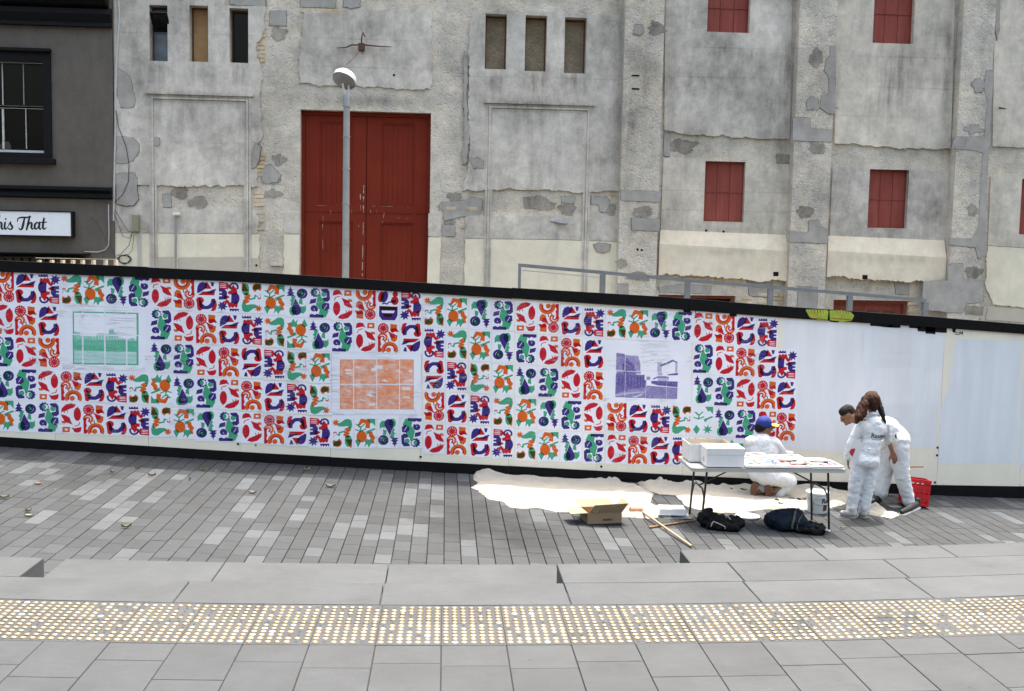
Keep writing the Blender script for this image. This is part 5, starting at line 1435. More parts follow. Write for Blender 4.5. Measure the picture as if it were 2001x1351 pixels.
YR = YH + 1.3
tops = [(1013, 515), (1178, 529.5), (1344, 545), (1506, 558), (1661, 571), (1809, 584)]
p0 = P(*tops[0], YR)
rl = empty('handrail', (p0.x, YR, p0.z - 1), 'grey steel handrail sloping down behind the black topped hoarding', 'handrail'); RO = rl.location.copy()
ps = [P(a, b, YR) for a, b in tops]
m = MB()
for a, b in zip(ps, ps[1:]):
    a, b = a - RO, b - RO; h = .024
    m.quad((a.x, -.03, a.z), (b.x, -.03, b.z), (b.x, -.03, b.z - .05), (a.x, -.03, a.z - .05)); m.quad((a.x, .03, a.z), (b.x, .03, b.z), (b.x, .03, b.z - .05), (a.x, .03, a.z - .05))
    m.quad((a.x, -.03, a.z), (b.x, -.03, b.z), (b.x, .03, b.z), (a.x, .03, a.z)); m.quad((a.x, -.03, a.z - .05), (b.x, -.03, b.z - .05), (b.x, .03, b.z - .05), (a.x, .03, a.z - .05))
m.build('top_rail', M['railsteel'], rl)
for i, p in enumerate(ps):
    q = p - RO; wd = .04
    m = MB(); m.box(q.x - wd + (.04 if i == 0 else 0), q.x + wd - (.0 if i < 5 else 0), -.028, .028, q.z - 1.5, q.z - .051 if True else 0); m.build('post', M['railsteel'], rl)
m = MB(); a, b = ps[0] - RO, ps[1] - RO; m.tube([(a.x + .06, .02, a.z - .10), (b.x - .05, .02, b.z - .10)], .008, 6); m.build('wire', M['pvc'], rl)
# ================================================================== THINGS ON THE PAVING
M['white'] = simple('white_card', (.60, .60, .60), .6, var=.04, bump=.03)
M['cardin'] = simple('cream_card_inside', (.42, .37, .28), .8, var=.06)
M['tablewhite'] = simple('white_plastic_table', (.40, .39, .37), .45, var=.04)
M['tableedge'] = simple('dull_table_edge', (.42, .40, .37), .5, var=.06)
M['steelblack'] = simple('black_steel_tube', (.012, .012, .012), .4, var=.2)
M['bagblack'] = simple('black_nylon_bag', (.003, .003, .0034), .8, var=.3, bump=.4, bs=25, bd=.01, spec=.15)
M['bagblue'] = simple('navy_backpack_cloth', (.004, .009, .017), .8, spec=.15, var=.3, bump=.5, bs=22, bd=.01)
M['strapg'] = simple('olive_strap', (.05, .05, .035), .8)
M['strapw'] = simple('white_piping', (.35, .35, .35), .7)
M['bucket'] = simple('white_bucket_plastic', (.66, .67, .66), .4, var=.04)
M['pailtext'] = simple('black_print', (.015, .015, .018), .6, bump=0)
M['paillabel'] = simple('brown_label_patch', (.06, .035, .025), .6)
M['redcrate'] = simple('red_crate_plastic', (.42, .012, .018), .35, var=.08)
M['cardboard'] = simple('brown_cardboard', (.195, .135, .08), .85, var=.08, scale=5)
M['cardorange'] = simple('cardboard_inside', (.30, .17, .075), .85, var=.08)
M['cardlit'] = simple('sunlit_cardboard_tone', (.30, .215, .13), .85, var=.06)  # cardboard made lighter: sunlight on the flaps is put into the colour
M['pole'] = simple('bare_wood_pole', (.30, .225, .14), .7, var=.15, scale=20)
M['stick'] = simple('dark_wood_stick', (.20, .10, .04), .6, var=.15)
M['roller'] = simple('pink_roller_nap', (.50, .25, .16), .9, var=.1, bump=.5, bs=90)
M['roll_steel'] = simple('roller_frame_steel', (.3, .3, .3), .35, .8)
M['foil'] = simple('clear_plastic_sheet', (.25, .28, .28), .15, var=.3)
def clothmat(name, col, var=.08, bump=.5, bs=9, bd=.02, sss=0):
    t = NT(name); tc = t.n('ShaderNodeTexCoord').outputs['Object']
    n1 = t.noise(tc, 3, 6, .65); f = t.ramp(n1, .3, .7, 1 - var, 1 + var)
    cb = t.n('ShaderNodeCombineColor'); [t.l(f, cb.inputs[i]) for i in range(3)]
    c = t.mix(1.0, col, cb.outputs[0], 'MULTIPLY'); t.l(c, t.b.inputs['Base Color']); t.b.inputs['Roughness'].default_value = .9
    t.b.inputs['Specular IOR Level'].default_value = .15
    h = t.math('SUBTRACT', 1.4, t.math('ADD', t.math('ABSOLUTE', t.math('SUBTRACT', t.noise(tc, bs, 4, .5, .9), .5)), t.math('MULTIPLY', t.math('ABSOLUTE', t.math('SUBTRACT', t.noise(tc, bs * 2.3, 3, .5, .6), .5)), .6))); t.bump(h, bump, bd); return t.m
M['dropcloth'] = clothmat('cream_drop_cloth', (.33, .312, .27), bs=3.5, bump=.6, bd=.06)
M['inkspot'] = simple('black_paint_marks', (.015, .014, .013), .8, bump=0)

def inpoly(x, y, pts):
    ins = np.zeros(x.shape, bool)
    for i in range(len(pts)):
        x1, y1 = pts[i]; x2, y2 = pts[(i + 1) % len(pts)]
        if y1 != y2: ins ^= ((y1 > y) != (y2 > y)) & (x < (x2 - x1) * (y - y1) / (y2 - y1) + x1)
    return ins
def dist_poly(x, y, pts):
    d = np.full(x.shape, 9e9)
    for i in range(len(pts)):
        ax, ay = pts[i]; bx, by = pts[(i + 1) % len(pts)]; dx, dy = bx - ax, by - ay
        t = np.clip(((x - ax) * dx + (y - ay) * dy) / (dx * dx + dy * dy + 1e-9), 0, 1)
        d = np.minimum(d, np.hypot(x - ax - t * dx, y - ay - t * dy))
    return d
def dropcloth(outline_px, label, seed, folds, h0=.03, res=.016):
    w_ = [Gp(*p) for p in outline_px]; pts = []
    for i in range(len(w_)):
        a, b = w_[i], w_[(i + 1) % len(w_)]; k = max(1, int((b - a).length / .06))
        for j in range(k):
            q = a.lerp(b, j / k); n_ = noise.noise(Vector((q.x * 4, q.y * 4, seed))) * .05 + noise.noise(Vector((q.x * 11, q.y * 11, seed + 5))) * .02
            pts.append((q.x + n_, min(q.y + n_ * .6, YH - .035)))
    xs = [p[0] for p in pts]; ys = [p[1] for p in pts]
    gx = np.arange(min(xs) - .05, max(xs) + .05, res); gy = np.arange(min(ys) - .05, max(ys) + .05, res)
    X, Y = np.meshgrid(gx, gy); I = inpoly(X, Y, pts); D = dist_poly(X, Y, pts)
    H = np.zeros(X.shape)
    r = random.Random(seed)
    for _ in range(folds):      # long soft creases
        cx, cy = r.choice(pts) if r.random() < .45 else (r.uniform(min(xs), max(xs)), r.uniform(min(ys), max(ys)))
        a = r.gauss(0.0, .5) + (math.pi if r.random() < .5 else 0); L = r.uniform(.25, 1.1); wd = r.uniform(.02, .055); hh = r.uniform(.02, .07)
        u = (X - cx) * math.cos(a) + (Y - cy) * math.sin(a); v = -(X - cx) * math.sin(a) + (Y - cy) * math.cos(a) + .09 * np.sin(u * 4 + cx * 9)
        H += hh * np.exp(-(v / wd) ** 2) * np.exp(-(u / L) ** 2)
    for _ in range(folds * 2):      # sharp narrow creases
        cx, cy = r.uniform(min(xs), max(xs)), r.uniform(min(ys), max(ys)); a = r.uniform(0, 3.14); L = r.uniform(.12, .5)
        u = (X - cx) * math.cos(a) + (Y - cy) * math.sin(a); v = -(X - cx) * math.sin(a) + (Y - cy) * math.cos(a) + .03 * np.sin(u * 7 + cy * 9)
        H += r.uniform(.008, .022) * np.exp(-np.abs(v) / r.uniform(.012, .03)) * np.exp(-(u / L) ** 2)
    for _ in range(int(folds * .5)):
        k = r.randrange(len(pts)); cx, cy = pts[k]; rr = r.uniform(.05, .13)
        H += r.uniform(.03, .10) * np.exp(-((X - cx) ** 2 + (Y - cy) ** 2) / rr ** 2)
    N = np.array([[noise.noise(Vector((x * 1.6, y * 4.5, seed * 1.7))) + .25 * noise.noise(Vector((x * 4, y * 11, seed))) for x in gx] for y in gy])
    H = np.clip(H + .018 * (1 - np.abs(N) * 3), 0, .13)
    edge = np.clip(D / .035, 0, 1); back = np.clip((Y - np.interp(X, gx, [max([p[1] for p in pts if abs(p[0] - q) < .12] or [0]) for q in gx]) + .35) / .3, 0, 1); H = .010 * np.sqrt(edge) + H * (.38 + .62 * back) * np.sqrt(np.clip(D / .11, .05, 1)) + .004
    idx = -np.ones(X.shape, int); V = []
    cx0, cy0 = (min(xs) + max(xs)) / 2, (min(ys) + max(ys)) / 2; cz = zb(cx0)
    for j in range(X.shape[0]):
        for i in range(X.shape[1]):
            if I[j, i] or (D[j, i] < res * 1.5):
                idx[j, i] = len(V); x, y = X[j, i], Y[j, i]
                # pull outside samples onto the outline so the rim is smooth
                if not I[j, i]:
                    V.append((x, y, zb(x) + .001))
                else: V.append((x, y, zb(x) + H[j, i]))
    F = []
    for j in range(X.shape[0] - 1):
        for i in range(X.shape[1] - 1):
            q = (idx[j, i], idx[j, i + 1], idx[j + 1, i + 1], idx[j + 1, i])
            if min(q) >= 0: F.append(q)
    me = bpy.data.meshes.new('drop_cloth'); me.from_pydata([(x - cx0, y - cy0, z - cz) for x, y, z in V], [], F)
    for p in me.polygons: p.use_smooth = True
    me.materials.append(M['dropcloth'])
    o = bpy.data.objects.new('drop_cloth', me); o.location = (cx0, cy0, cz); link(o); tag(o, label, 'drop cloth', 'cream drop cloths spread on the paving'); return o
dc1 = dropcloth([(923, 932), (938, 921), (960, 922), (975, 930), (1010, 930), (1060, 933), (1130, 936), (1200, 942), (1245, 950), (1275, 965), (1271, 981), (1262, 986), (1285, 990), (1318, 1006), (1275, 1013), (1215, 1010), (1150, 1000), (1090, 1000), (1050, 992), (1020, 995), (995, 992), (985, 980), (955, 976), (940, 962), (927, 953), (935, 944)], 'cream drop cloth bunched along the hoarding beside the cardboard box', 3, 26)
dc2 = dropcloth([(1244, 942), (1290, 946), (1340, 940), (1400, 946), (1480, 950), (1560, 955), (1640, 952), (1668, 960), (1650, 985), (1625, 992), (1570, 996), (1500, 995), (1440, 1002), (1390, 1001), (1345, 990), (1320, 968), (1290, 966), (1262, 958)], 'cream drop cloth with black paint marks spread under the kneeling man', 8, 26)
rag = dropcloth([(1700, 993), (1718, 995), (1735, 1004), (1757, 1006), (1742, 1013), (1722, 1010), (1700, 1007), (1690, 1000)], 'small cream cloth corner lying right of the sneakers', 12, 5, res=.015)
# paint marks lying on the second cloth: they follow its surface
def on_cloth(o, x, y):
    r_ = o.ray_cast(Vector((x - o.location.x, y - o.location.y, 2)), Vector((0, 0, -1)))
    return (r_[1].z + o.location.z) if r_[0] else zb(x)
m = MB(); rr = random.Random(4)
for (px, py) in [(1408, 951), (1413, 952), (1419, 951), (1425, 952), (1431, 951), (1438, 950), (1443, 952), (1430, 959), (1452, 962), (1455, 960), (1520, 980), (1545, 976), (1560, 978), (1570, 978), (1525, 988)]:
    for k in range(3):
        p = Gp(px + rr.uniform(-4, 4), py + rr.uniform(-1.5, 1.5)); a = rr.uniform(0, 3); L = rr.uniform(.015, .05)
        pts = []
        for t in (-1, -.3, .4, 1):
            x, y = p.x + t * L * math.cos(a), p.y + t * L * math.sin(a) * .5; pts.append(Vector((x, y, on_cloth(dc2, x, y) + .003)))
        m.tube(pts, [.003, .008, .007, .003], 5)
o = m.mesh('paint_mark', [M['inkspot']]); ob = bpy.data.objects.new('paint_mark', o); link(ob); ob.parent = dc2; ob.matrix_parent_inverse = Matrix.Translation(dc2.location).inverted()
ob['kind'] = 'stuff'

# ---- folding table
TA = Gp(1613.4, 1039.5)                    # front right foot
zt = zb(P(1500, 920, 12.3).x) + .74
A_ = G(1383, 913.5, zt); B_ = G(1661, 919.5, zt)
TY0 = (A_.y + B_.y) / 2; tx0 = G(1340, 905, zt).x; tx1 = B_.x; TY1 = TY0 + .76
table = empty('folding_table', ((tx0 + tx1) / 2, (TY0 + TY1) / 2, zt), 'white folding trestle table on black steel legs, covered in prints and boxes', 'table'); TO = table.location.copy()
def tbl(name, fn, mat, smooth=False, parent=None):
    m = MB(); fn(m); m.v = [(x - TO.x, y - TO.y, z - TO.z) for x, y, z in m.v]; return m.build(name, mat, parent or table, smooth)
def roundrect(x0, x1, y0, y1, r, n=5):
    out = []
    for cx, cy, a0 in ((x1 - r, y1 - r, 0), (x0 + r, y1 - r, 90), (x0 + r, y0 + r, 180), (x1 - r, y0 + r, 270)):
        for k in range(n + 1): a = math.radians(a0 + 90 * k / n); out.append((cx + r * math.cos(a), cy + r * math.sin(a)))
    return out
MT = Matrix(((1, 0, 0, 0), (0, 0, 1, 0), (0, 1, 0, 0), (0, 0, 0, 1)))
tbl('table_top', lambda m: m.prism([roundrect(tx0, tx1, TY0, TY1, .06)], zt - .012, zt, M=MT), M['tablewhite'])
tbl('table_rim', lambda m: m.prism([roundrect(tx0 + .004, tx1 - .004, TY0 + .004, TY1 - .004, .06)], zt - .045, zt - .0125, M=MT), M['tableedge'])
for (xa, s_) in ((tx0 + .20, 1), (tx1 - .20, -1)):
    for y in (TY0 + .09, TY1 - .09):
        xf = xa - s_ * .045
        tbl('leg', lambda m: m.tube([(xa, y, zt - .04), (xf, y, zb(xf) + .004)], .0125, 10), M['steelblack'], True)
    yc = (TY0 + TY1) / 2
    tbl('leg_arch', lambda m: m.tube([(xa - s_ * .02, TY0 + .09, zt - .42), (xa - s_ * .018, TY0 + .14, zt - .33), (xa - s_ * .016, TY0 + .22, zt - .28), (xa - s_ * .016, TY1 - .22, zt - .28), (xa - s_ * .018, TY1 - .14, zt - .33), (xa - s_ * .02, TY1 - .09, zt - .42)], .010, 8), M['steelblack'], True)
    tbl('cross_bar', lambda m: m.tube([(xa, TY0 + .09, zt - .06), (xa, TY1 - .09, zt - .06)], .010, 8), M['steelblack'], True)
    tbl('brace', lambda m: m.tube([(xa - s_ * .016, yc, zt - .28), (xa + s_ * .30, yc, zt - .12), (xa + s_ * .52, yc, zt - .05)], .009, 8), M['steelblack'], True)
# boxes on the table
def openbox(name, c, w_, d_, h_, rz, label, cat, group, lid=None, mat='white', wall=.006, inner='cardin'):
    o = empty(name, c, label, cat, group, rz=rz)
    def bx(nm, mat_, *a): m = MB(); m.box(*a); m.build(nm, M[mat_], o)
    bx('base', inner, -w_ / 2 + wall, w_ / 2 - wall, -d_ / 2 + wall, d_ / 2 - wall, .001, .006)
    bx('side', mat, -w_ / 2, w_ / 2, -d_ / 2, -d_ / 2 + wall, 0, h_); bx('side', inner, -w_ / 2, w_ / 2, d_ / 2 - wall, d_ / 2, 0, h_)
    bx('side', mat, -w_ / 2, -w_ / 2 + wall, -d_ / 2 + wall, d_ / 2 - wall, 0, h_); bx('side', inner, w_ / 2 - wall, w_ / 2, -d_ / 2 + wall, d_ / 2 - wall, 0, h_)
    return o
fb = G(1418, 905, zt + .001)
fl = P(1381, 908, TY0 + .06); fr = P(1455, 909, TY0 + .06)
bwid = fr.x - fl.x
b1 = empty('white_box', ((fl.x + fr.x) / 2, TY0 + .06 + .17, zt + .001), 'closed white archive box at the front left of the trestle table', 'box', 'white boxes on the table')
m = MB(); m.box(-bwid / 2, bwid / 2, -.16, .17, 0, .20, bev=.002); m.build('body', M['white'], b1)
m = MB(); m.box(-bwid / 2 - .003, bwid / 2 + .003, -.163, .173, .14, .216, bev=.002); m.build('lid', M['white'], b1)
m = MB(); m.box(-bwid / 2 - .0045, -bwid / 2 - .0032, -.06, .0, .05, .10); m.build('hand_hole', M['cardin'], b1)
b2 = openbox('white_box', (b1.location.x - .10, TY1 - .20, zt + .001), bwid + .06, .36, .21, .03, 'open white archive box showing its tan inside, behind the closed one', 'box', 'white boxes on the table')
# stacks of prints
def artmat(name, key, scale=(1, 1)):
    t = NT(name); uv = t.n('ShaderNodeUVMap'); uv.uv_map = 'UVMap'
    im = t.n('ShaderNodeTexImage'); im.image = bpy.data.images['poster_print_' + key]; t.l(uv.outputs[0], im.inputs[0])
    c = t.mix(1.0, im.outputs[0], (.50, .50, .50), 'MULTIPLY')
    t.l(c, t.b.inputs['Base Color']); t.b.inputs['Roughness'].default_value = .6; return t.m
def stack(x, y, w_, d_, h_, keys, label, rz=0, n=3):
    o = empty('print_stack', (x, y, zt + .001), label, 'stack of prints', 'stacks of prints on the table', rz=rz)
    for k in range(n):
        m = MB(); j = random.uniform(-.006, .006); m.box(-w_ / 2 + j, w_ / 2 + j, -d_ / 2 + j, d_ / 2 + j, h_ * k / n, h_ * (k + 1) / n - .0005); m.build('sheet_bundle', M['white'], o)
    nn = len(keys)
    for i, kx in enumerate(keys):
        xa = -w_ / 2 + w_ * i / nn + .01; xb = -w_ / 2 + w_ * (i + 1) / nn - .01
        m = MB(); m.quad((xa, -d_ / 2 + .01, h_ + .001 + .0006 * i), (xb, -d_ / 2 + .01, h_ + .001 + .0006 * i), (xb, d_ / 2 - .01, h_ + .001), (xa, d_ / 2 - .01, h_ + .001), uv=[(0, 0), (1, 0), (1, 1), (0, 1)])
        m.build('top_print', artmat('top_print_' + kx + str(i) + name_id(), kx), o)
    return o
_nid = [0]
def name_id(): _nid[0] += 1; return str(_nid[0])
sx0 = P(1462, 905, TY0).x
stack(sx0 + .21, TY0 + .24, .43, .40, .035, 'ES', 'print stack nearest the white boxes, with green and purple shapes on top', .0)
stack(sx0 + .20, TY0 + .58, .40, .26, .055, 'A', 'print stack at the back of the table with orange shapes on top', .05)
stack(sx0 + .62, TY0 + .25, .40, .42, .028, 'RE', 'print stack in the middle front of the table with red shapes on top', -.02)
stack(sx0 + .62, TY0 + .60, .42, .24, .030, 'R', 'thin print stack at the back middle of the table', .03)
stack(tx1 - .23, TY0 + .22, .38, .40, .028, 'CM', 'print stack at the right end of the table with red and purple shapes', .02)
def pens(x, y, z, rz, cols, label):
    o = empty('marker_pack', (x, y, z), label, 'marker pens', 'packs of marker pens on the prints', rz=rz)
    for k, c in enumerate(cols):
        m = MB(); yy = k * .017 - len(cols) * .008; m.tube([(-.10, yy, .008), (.05, yy, .008)], .007, 8); m.build('pen', simple('pen_' + label[:5] + str(k), c, .4, bump=0), o, True)
        m = MB(); m.tube([(.0502, yy, .008), (.10, yy, .008)], .0078, 8); m.build('cap', M['steelblack'] if k % 2 else M['inkspot'], o, True)
K, DR, PK = (.02, .02, .02), (.09, .008, .02), (.30, .12, .12)
pens(sx0 + .56, TY0 + .30, zt + .031, .05, [K, (.1, .1, .1), K], 'row of black marker pens lying across the middle prints')
pens(sx0 + .62, TY0 + .12, zt + .031, -.06, [PK, K, DR], 'pink and black marker pens near the front table edge')
pens(tx1 - .25, TY0 + .26, zt + .031, -.1, [K, (.25, .2, .15), DR], 'dark red marker pens at the right end of the table')

# ---- blob helper: capsules and ellipsoids fused to one continuous surface
def fuse(name, caps, ells=(), voxel=.012, mat=None, parent=None, smooth=6, folds=0, fscale=14, origin=(0, 0, 0), seed=1, extra=None, stretch=(1, 1, 1), keep=False):
    bm = bmesh.new()
    def add(me_fn, Mx):
        r = me_fn(); bmesh.ops.transform(bm, matrix=Mx, verts=r)
    for (p0, r0, p1, r1) in caps:
        p0, p1 = Vector(p0), Vector(p1); d = p1 - p0; L = max(d.length, 1e-4); q = d.to_track_quat('Z', 'Y').to_matrix().to_4x4()
        vs_ = []; n = 14; rings = []
        prof = [(r0 * math.sin(t), -r0 * math.cos(t)) for t in np.linspace(.05, math.pi / 2, 5)] + [(r1 * math.cos(t), L + r1 * math.sin(t)) for t in np.linspace(0, math.pi / 2 - .05, 5)]
        for (rr, zz) in prof: rings.append([bm.verts.new(q @ Vector((rr * math.cos(2 * math.pi * k / n), rr * math.sin(2 * math.pi * k / n), zz)) + p0) for k in range(n)])
        for a, b in zip(rings, rings[1:]):
            for k in range(n): bm.faces.new((a[k], a[(k + 1) % n], b[(k + 1) % n], b[k]))
        bm.faces.new(list(reversed(rings[0]))); bm.faces.new(rings[-1])
    for e in ells:
        c, r_ = Vector(e[0]), e[1]; rot = e[2] if len(e) > 2 else (0, 0, 0)
        from mathutils import Euler
        Mx = Matrix.Translation(c) @ Euler(rot).to_matrix().to_4x4() @ Matrix.Diagonal((*r_, 1))
        bmesh.ops.create_uvsphere(bm, u_segments=20, v_segments=12, radius=1, matrix=Mx)
    o0 = Vector(origin)
    me = bpy.data.meshes.new(name); bm.to_mesh(me); bm.free()
    ob = bpy.data.objects.new(name, me); SC.collection.objects.link(ob)
    rm = ob.modifiers.new('r', 'REMESH'); rm.mode = 'VOXEL'; rm.voxel_size = voxel
    sm = ob.modifiers.new('s', 'SMOOTH'); sm.factor = .5; sm.iterations = smooth
    dg = bpy.context.evaluated_depsgraph_get(); dg.update()
    me2 = bpy.data.meshes.new_from_object(ob.evaluated_get(dg)); bpy.data.objects.remove(ob); me2.name = name
    n = len(me2.vertices); co = np.empty(n * 3); me2.vertices.foreach_get('co', co); co = co.reshape(-1, 3)
    if folds:
        no = np.empty(n * 3); me2.vertices.foreach_get('normal', no); no = no.reshape(-1, 3)
        for i in range(n):
            p = Vector((co[i][0] * stretch[0], co[i][1] * stretch[1], co[i][2] * stretch[2])) * fscale + Vector((seed * 7, 0, 0))
            wv = noise.noise(p); wv2 = noise.noise(p * 2.3); d = (1 - abs(wv) * 2.6) * folds + (1 - abs(wv2) * 2.6) * folds * .4
            co[i] += no[i] * d
    co = co - np.array(o0); me2.vertices.foreach_set('co', co.ravel()); me2.update()
    me2.materials.clear()
    if mat: me2.materials.append(mat)
    for p in me2.polygons: p.use_smooth = True
    o = bpy.data.objects.new(name, me2); SC.collection.objects.link(o); o.location = o0
    if parent is not None: o.parent = parent; o.location = o0 - parent.location
    return o

# ---- cardboard box with open flaps
cb_ = Gp(1177, 1027); cbx = empty('cardboard_box', (cb_.x, cb_.y + .16, zb(cb_.x) + .004), 'open brown cardboard box with raised flaps in front of the cream drop cloth', 'box', rz=.16)
cw, cd, ch = .40, .32, .14; th = .004
def cbq(name, mat, pts):
    m = MB(); a, b, c, d = [Vector(p) for p in pts]; n = (b - a).cross(d - a).normalized() * th
    m.quad(a, b, c, d); m.quad(a + n, b + n, c + n, d + n)
    for u, v in ((a, b), (b, c), (c, d), (d, a)): m.quad(u, v, v + n, u + n)
    return m.build(name, M[mat], cbx)
x, y = cw / 2, cd / 2
cbq('front_side', 'cardboard', [(-x, -y, 0), (x, -y, 0), (x, -y, ch), (-x, -y, ch)])
cbq('back_side', 'cardorange', [(-x, y, 0), (x, y, 0), (x, y, ch), (-x, y, ch)])
cbq('left_side', 'cardboard', [(-x, -y + .005, 0), (-x, y - .005, 0), (-x, y - .005, ch), (-x, -y + .005, ch)])
cbq('right_side', 'cardorange', [(x, -y + .005, 0), (x, y - .005, 0), (x, y - .005, ch), (x, -y + .005, ch)])
cbq('base', 'cardorange', [(-x, -y, .001), (x, -y, .001), (x, y, .001), (-x, y, .001)])
cbq('front_flap', 'cardboard', [(-x + .004, -y - .002, ch + .002), (x - .002, -y - .002, ch + .002), (x + .06, -y - .05, ch + .115), (-x + .07, -y - .03, ch + .10)])
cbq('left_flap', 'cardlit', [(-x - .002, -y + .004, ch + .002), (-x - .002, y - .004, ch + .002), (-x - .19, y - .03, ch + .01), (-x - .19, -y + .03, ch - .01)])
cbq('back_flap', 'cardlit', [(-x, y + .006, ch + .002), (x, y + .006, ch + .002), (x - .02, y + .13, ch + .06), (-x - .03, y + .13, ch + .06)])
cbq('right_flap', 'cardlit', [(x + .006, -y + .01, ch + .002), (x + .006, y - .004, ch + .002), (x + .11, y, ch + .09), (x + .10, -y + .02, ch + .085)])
m = MB(); m.box(-x - .002, x + .002, -y - .0055, -y - .0045, 0, .018); m.box(-x - .0055, -x - .0045, -y, y, 0, .018); m.build('dark_base_strip', M['inkspot'], cbx)  # dark strip along the bottom of the front and left sides
def textmesh(body, size, name, mat, Mx, parent, shear=0, bold=0, extr=.0004):
    cu = bpy.data.curves.new(name, 'FONT'); cu.body = body; cu.size = size; cu.shear = shear; cu.offset = bold; cu.extrude = extr; cu.align_x = 'CENTER'; cu.align_y = 'CENTER'
    ob = bpy.data.objects.new(name, cu); SC.collection.objects.link(ob)
    dg = bpy.context.evaluated_depsgraph_get(); dg.update(); me = bpy.data.meshes.new_from_object(ob.evaluated_get(dg)); bpy.data.objects.remove(ob)
    me.transform(Mx); me.materials.clear(); me.materials.append(mat)
    o = bpy.data.objects.new(name, me); link(o, parent); return o
RX = Matrix.Rotation(math.pi / 2, 4, 'X')
textmesh('dimdified', .030, 'printed_word', M['inkspot'], Matrix.Translation((.03, -y - .0062, .062)) @ RX, cbx, bold=.001)
m = MB(); m.lathe([(.022, 0), (.017, .0)], n=16, M=Matrix.Translation((-.115, -y - .020, ch + .035)) @ Matrix.Rotation(math.radians(70), 4, 'X')); m.build('recycling_mark', M['cardlit'], cbx)

# ---- roller on its pole, stick, tray
def polebetween(name, a, b, r, mat, label, cat):
    c = (a + b) / 2; o = empty(name, tuple(c), label, cat); m = MB(); m.tube([a - c, a.lerp(b, .5) - c, b - c], r, 10); m.build('shaft', mat, o, True); return o, c
a = Gp(1256, 1001, .05); b = Gp(1352, 1068, .022)
ro, rc = polebetween('paint_roller', a, b, .014, M['pole'], 'long wooden pole with a pink paint roller lying across the drop cloth edge', 'paint roller')
dd = (a - b).normalized(); e = a + dd * .14
c1 = Gp(1231, 996, .06); c2 = Gp(1254, 996, .06)
m = MB(); m.tube([a - rc, (a + dd * .06) - rc, Vector((c2.x + .02, c2.y - .03, c2.z)) - rc, Vector((c2.x + .02, c2.y, c2.z)) - rc, c2 - rc], .005, 6); m.build('frame', M['roll_steel'], ro, True)
m = MB(); m.tube([c1 - rc, c2 - rc], .036, 14); m.build('roller_sleeve', M['roller'], ro, True)
a = Gp(1269, 1031, .014); b = Gp(1358, 1017, .014)
polebetween('wooden_stick', a, b, .011, M['stick'], 'short dark wooden stick lying across the roller pole', 'stick')
a = Gp(1772, 970, 0); 
tr = Gp(1316, 1013, 0); tray = empty('roller_tray', (tr.x, tr.y + .12, zb(tr.x) + .06), 'white plastic tray resting on clear sheeting by the roller pole', 'tray', rz=-.05)
m = MB()
def frus(m, w0, d0, w1, d1, z0, z1):
    L = [[(-w / 2, -d / 2, z), (w / 2, -d / 2, z), (w / 2, d / 2, z), (-w / 2, d / 2, z)] for w, d, z in ((w0, d0, z0), (w1, d1, z1))]
    i = len(m.v)
    for r_ in L: m.v += r_
    for j in range(4): m.f.append((i + j, i + (j + 1) % 4, i + 4 + (j + 1) % 4, i + 4 + j)); m.mi.append(m.m)
    m.f.append((i + 4, i + 5, i + 6, i + 7)); m.mi.append(m.m)
frus(m, .33, .24, .30, .21, -.02, .045); m.box(-.17, .17, -.125, .125, -.024, -.019); m.build('tray_body', M['white'], tray)
m = MB(); m.box(-.14, .22, -.15, .10, -.057, -.054); m.build('clear_sheet', M['foil'], tray)
m = MB(); m.box(-.14, -.02, -.10, .10, -.053, -.026); m.build('support_block', M['cardin'], tray)

# ---- lid, bucket
lp = Gp(1463, 1013); m = MB(); m.lathe([(.0, .0), (.14, .0), (.148, .006), (.148, .018), (.138, .022), (.130, .014), (.0005, .014)], n=32)
o = m.build('bucket_lid', M['bucket'], None, True); o.location = (lp.x, lp.y + .05, zb(lp.x) + .003); tag(o, 'round white bucket lid lying flat on the paving under the table', 'lid')
bp = Gp(1603, 1006); bk = empty('paint_bucket', (bp.x, bp.y + .12, zb(bp.x) + .003), 'white plastic paint bucket with brown label standing behind the table leg', 'bucket')
m = MB(); m.lathe([(.0, 0), (.112, 0), (.116, .01), (.138, .25), (.139, .262), (.128, .262), (.126, .25), (.0005, .24)], n=32); m.build('pail', M['bucket'], bk, True)
m = MB(); m.lathe([(.139, .205), (.147, .207), (.147, .215), (.139, .218)], n=32); m.lathe([(.139, .232), (.146, .234), (.148, .262), (.139, .27), (.13, .268)], n=32); m.build('rim', M['bucket'], bk, True)
pts = [(.14 * math.cos(t), -.02 - .13 * math.sin(t) * .9, .215 - .10 * math.sin(t)) for t in np.linspace(0, math.pi, 14)]
m = MB(); m.tube(pts, .0035, 6); m.build('handle', M['roll_steel'], bk, True)
def wrap(m, a0, a1, z0, z1, n=6):
    for k in range(n):
        t0, t1 = math.radians(a0 + (a1 - a0) * k / n), math.radians(a0 + (a1 - a0) * (k + 1) / n)
        R = lambda z: .1178 + .022 * z / .24 + .0018
        m.quad((R(z0) * math.cos(t0), R(z0) * math.sin(t0), z0), (R(z0) * math.cos(t1), R(z0) * math.sin(t1), z0), (R(z1) * math.cos(t1), R(z1) * math.sin(t1), z1), (R(z1) * math.cos(t0), R(z1) * math.sin(t0), z1))
m = MB(); wrap(m, -75, -45, .04, .115); m.build('brown_label', M['paillabel'], bk)
m = MB(); [wrap(m, -135, -130, z, z + .006, 1) for z in np.arange(.04, .16, .014)]; m.build('side_print', M['pailtext'], bk)
t_ = textmesh('Re', .085, 'lettering', M['pailtext'], Matrix.Translation((0, 0, 0)) @ RX, bk, bold=.002)
for v in t_.data.vertices:
    a_ = math.radians(-68) + v.co.x / .135; z = v.co.z + .165; R = .1178 + .022 * z / .24 + .0022; v.co = (R * math.cos(a_), R * math.sin(a_), z)
t_.data.update()

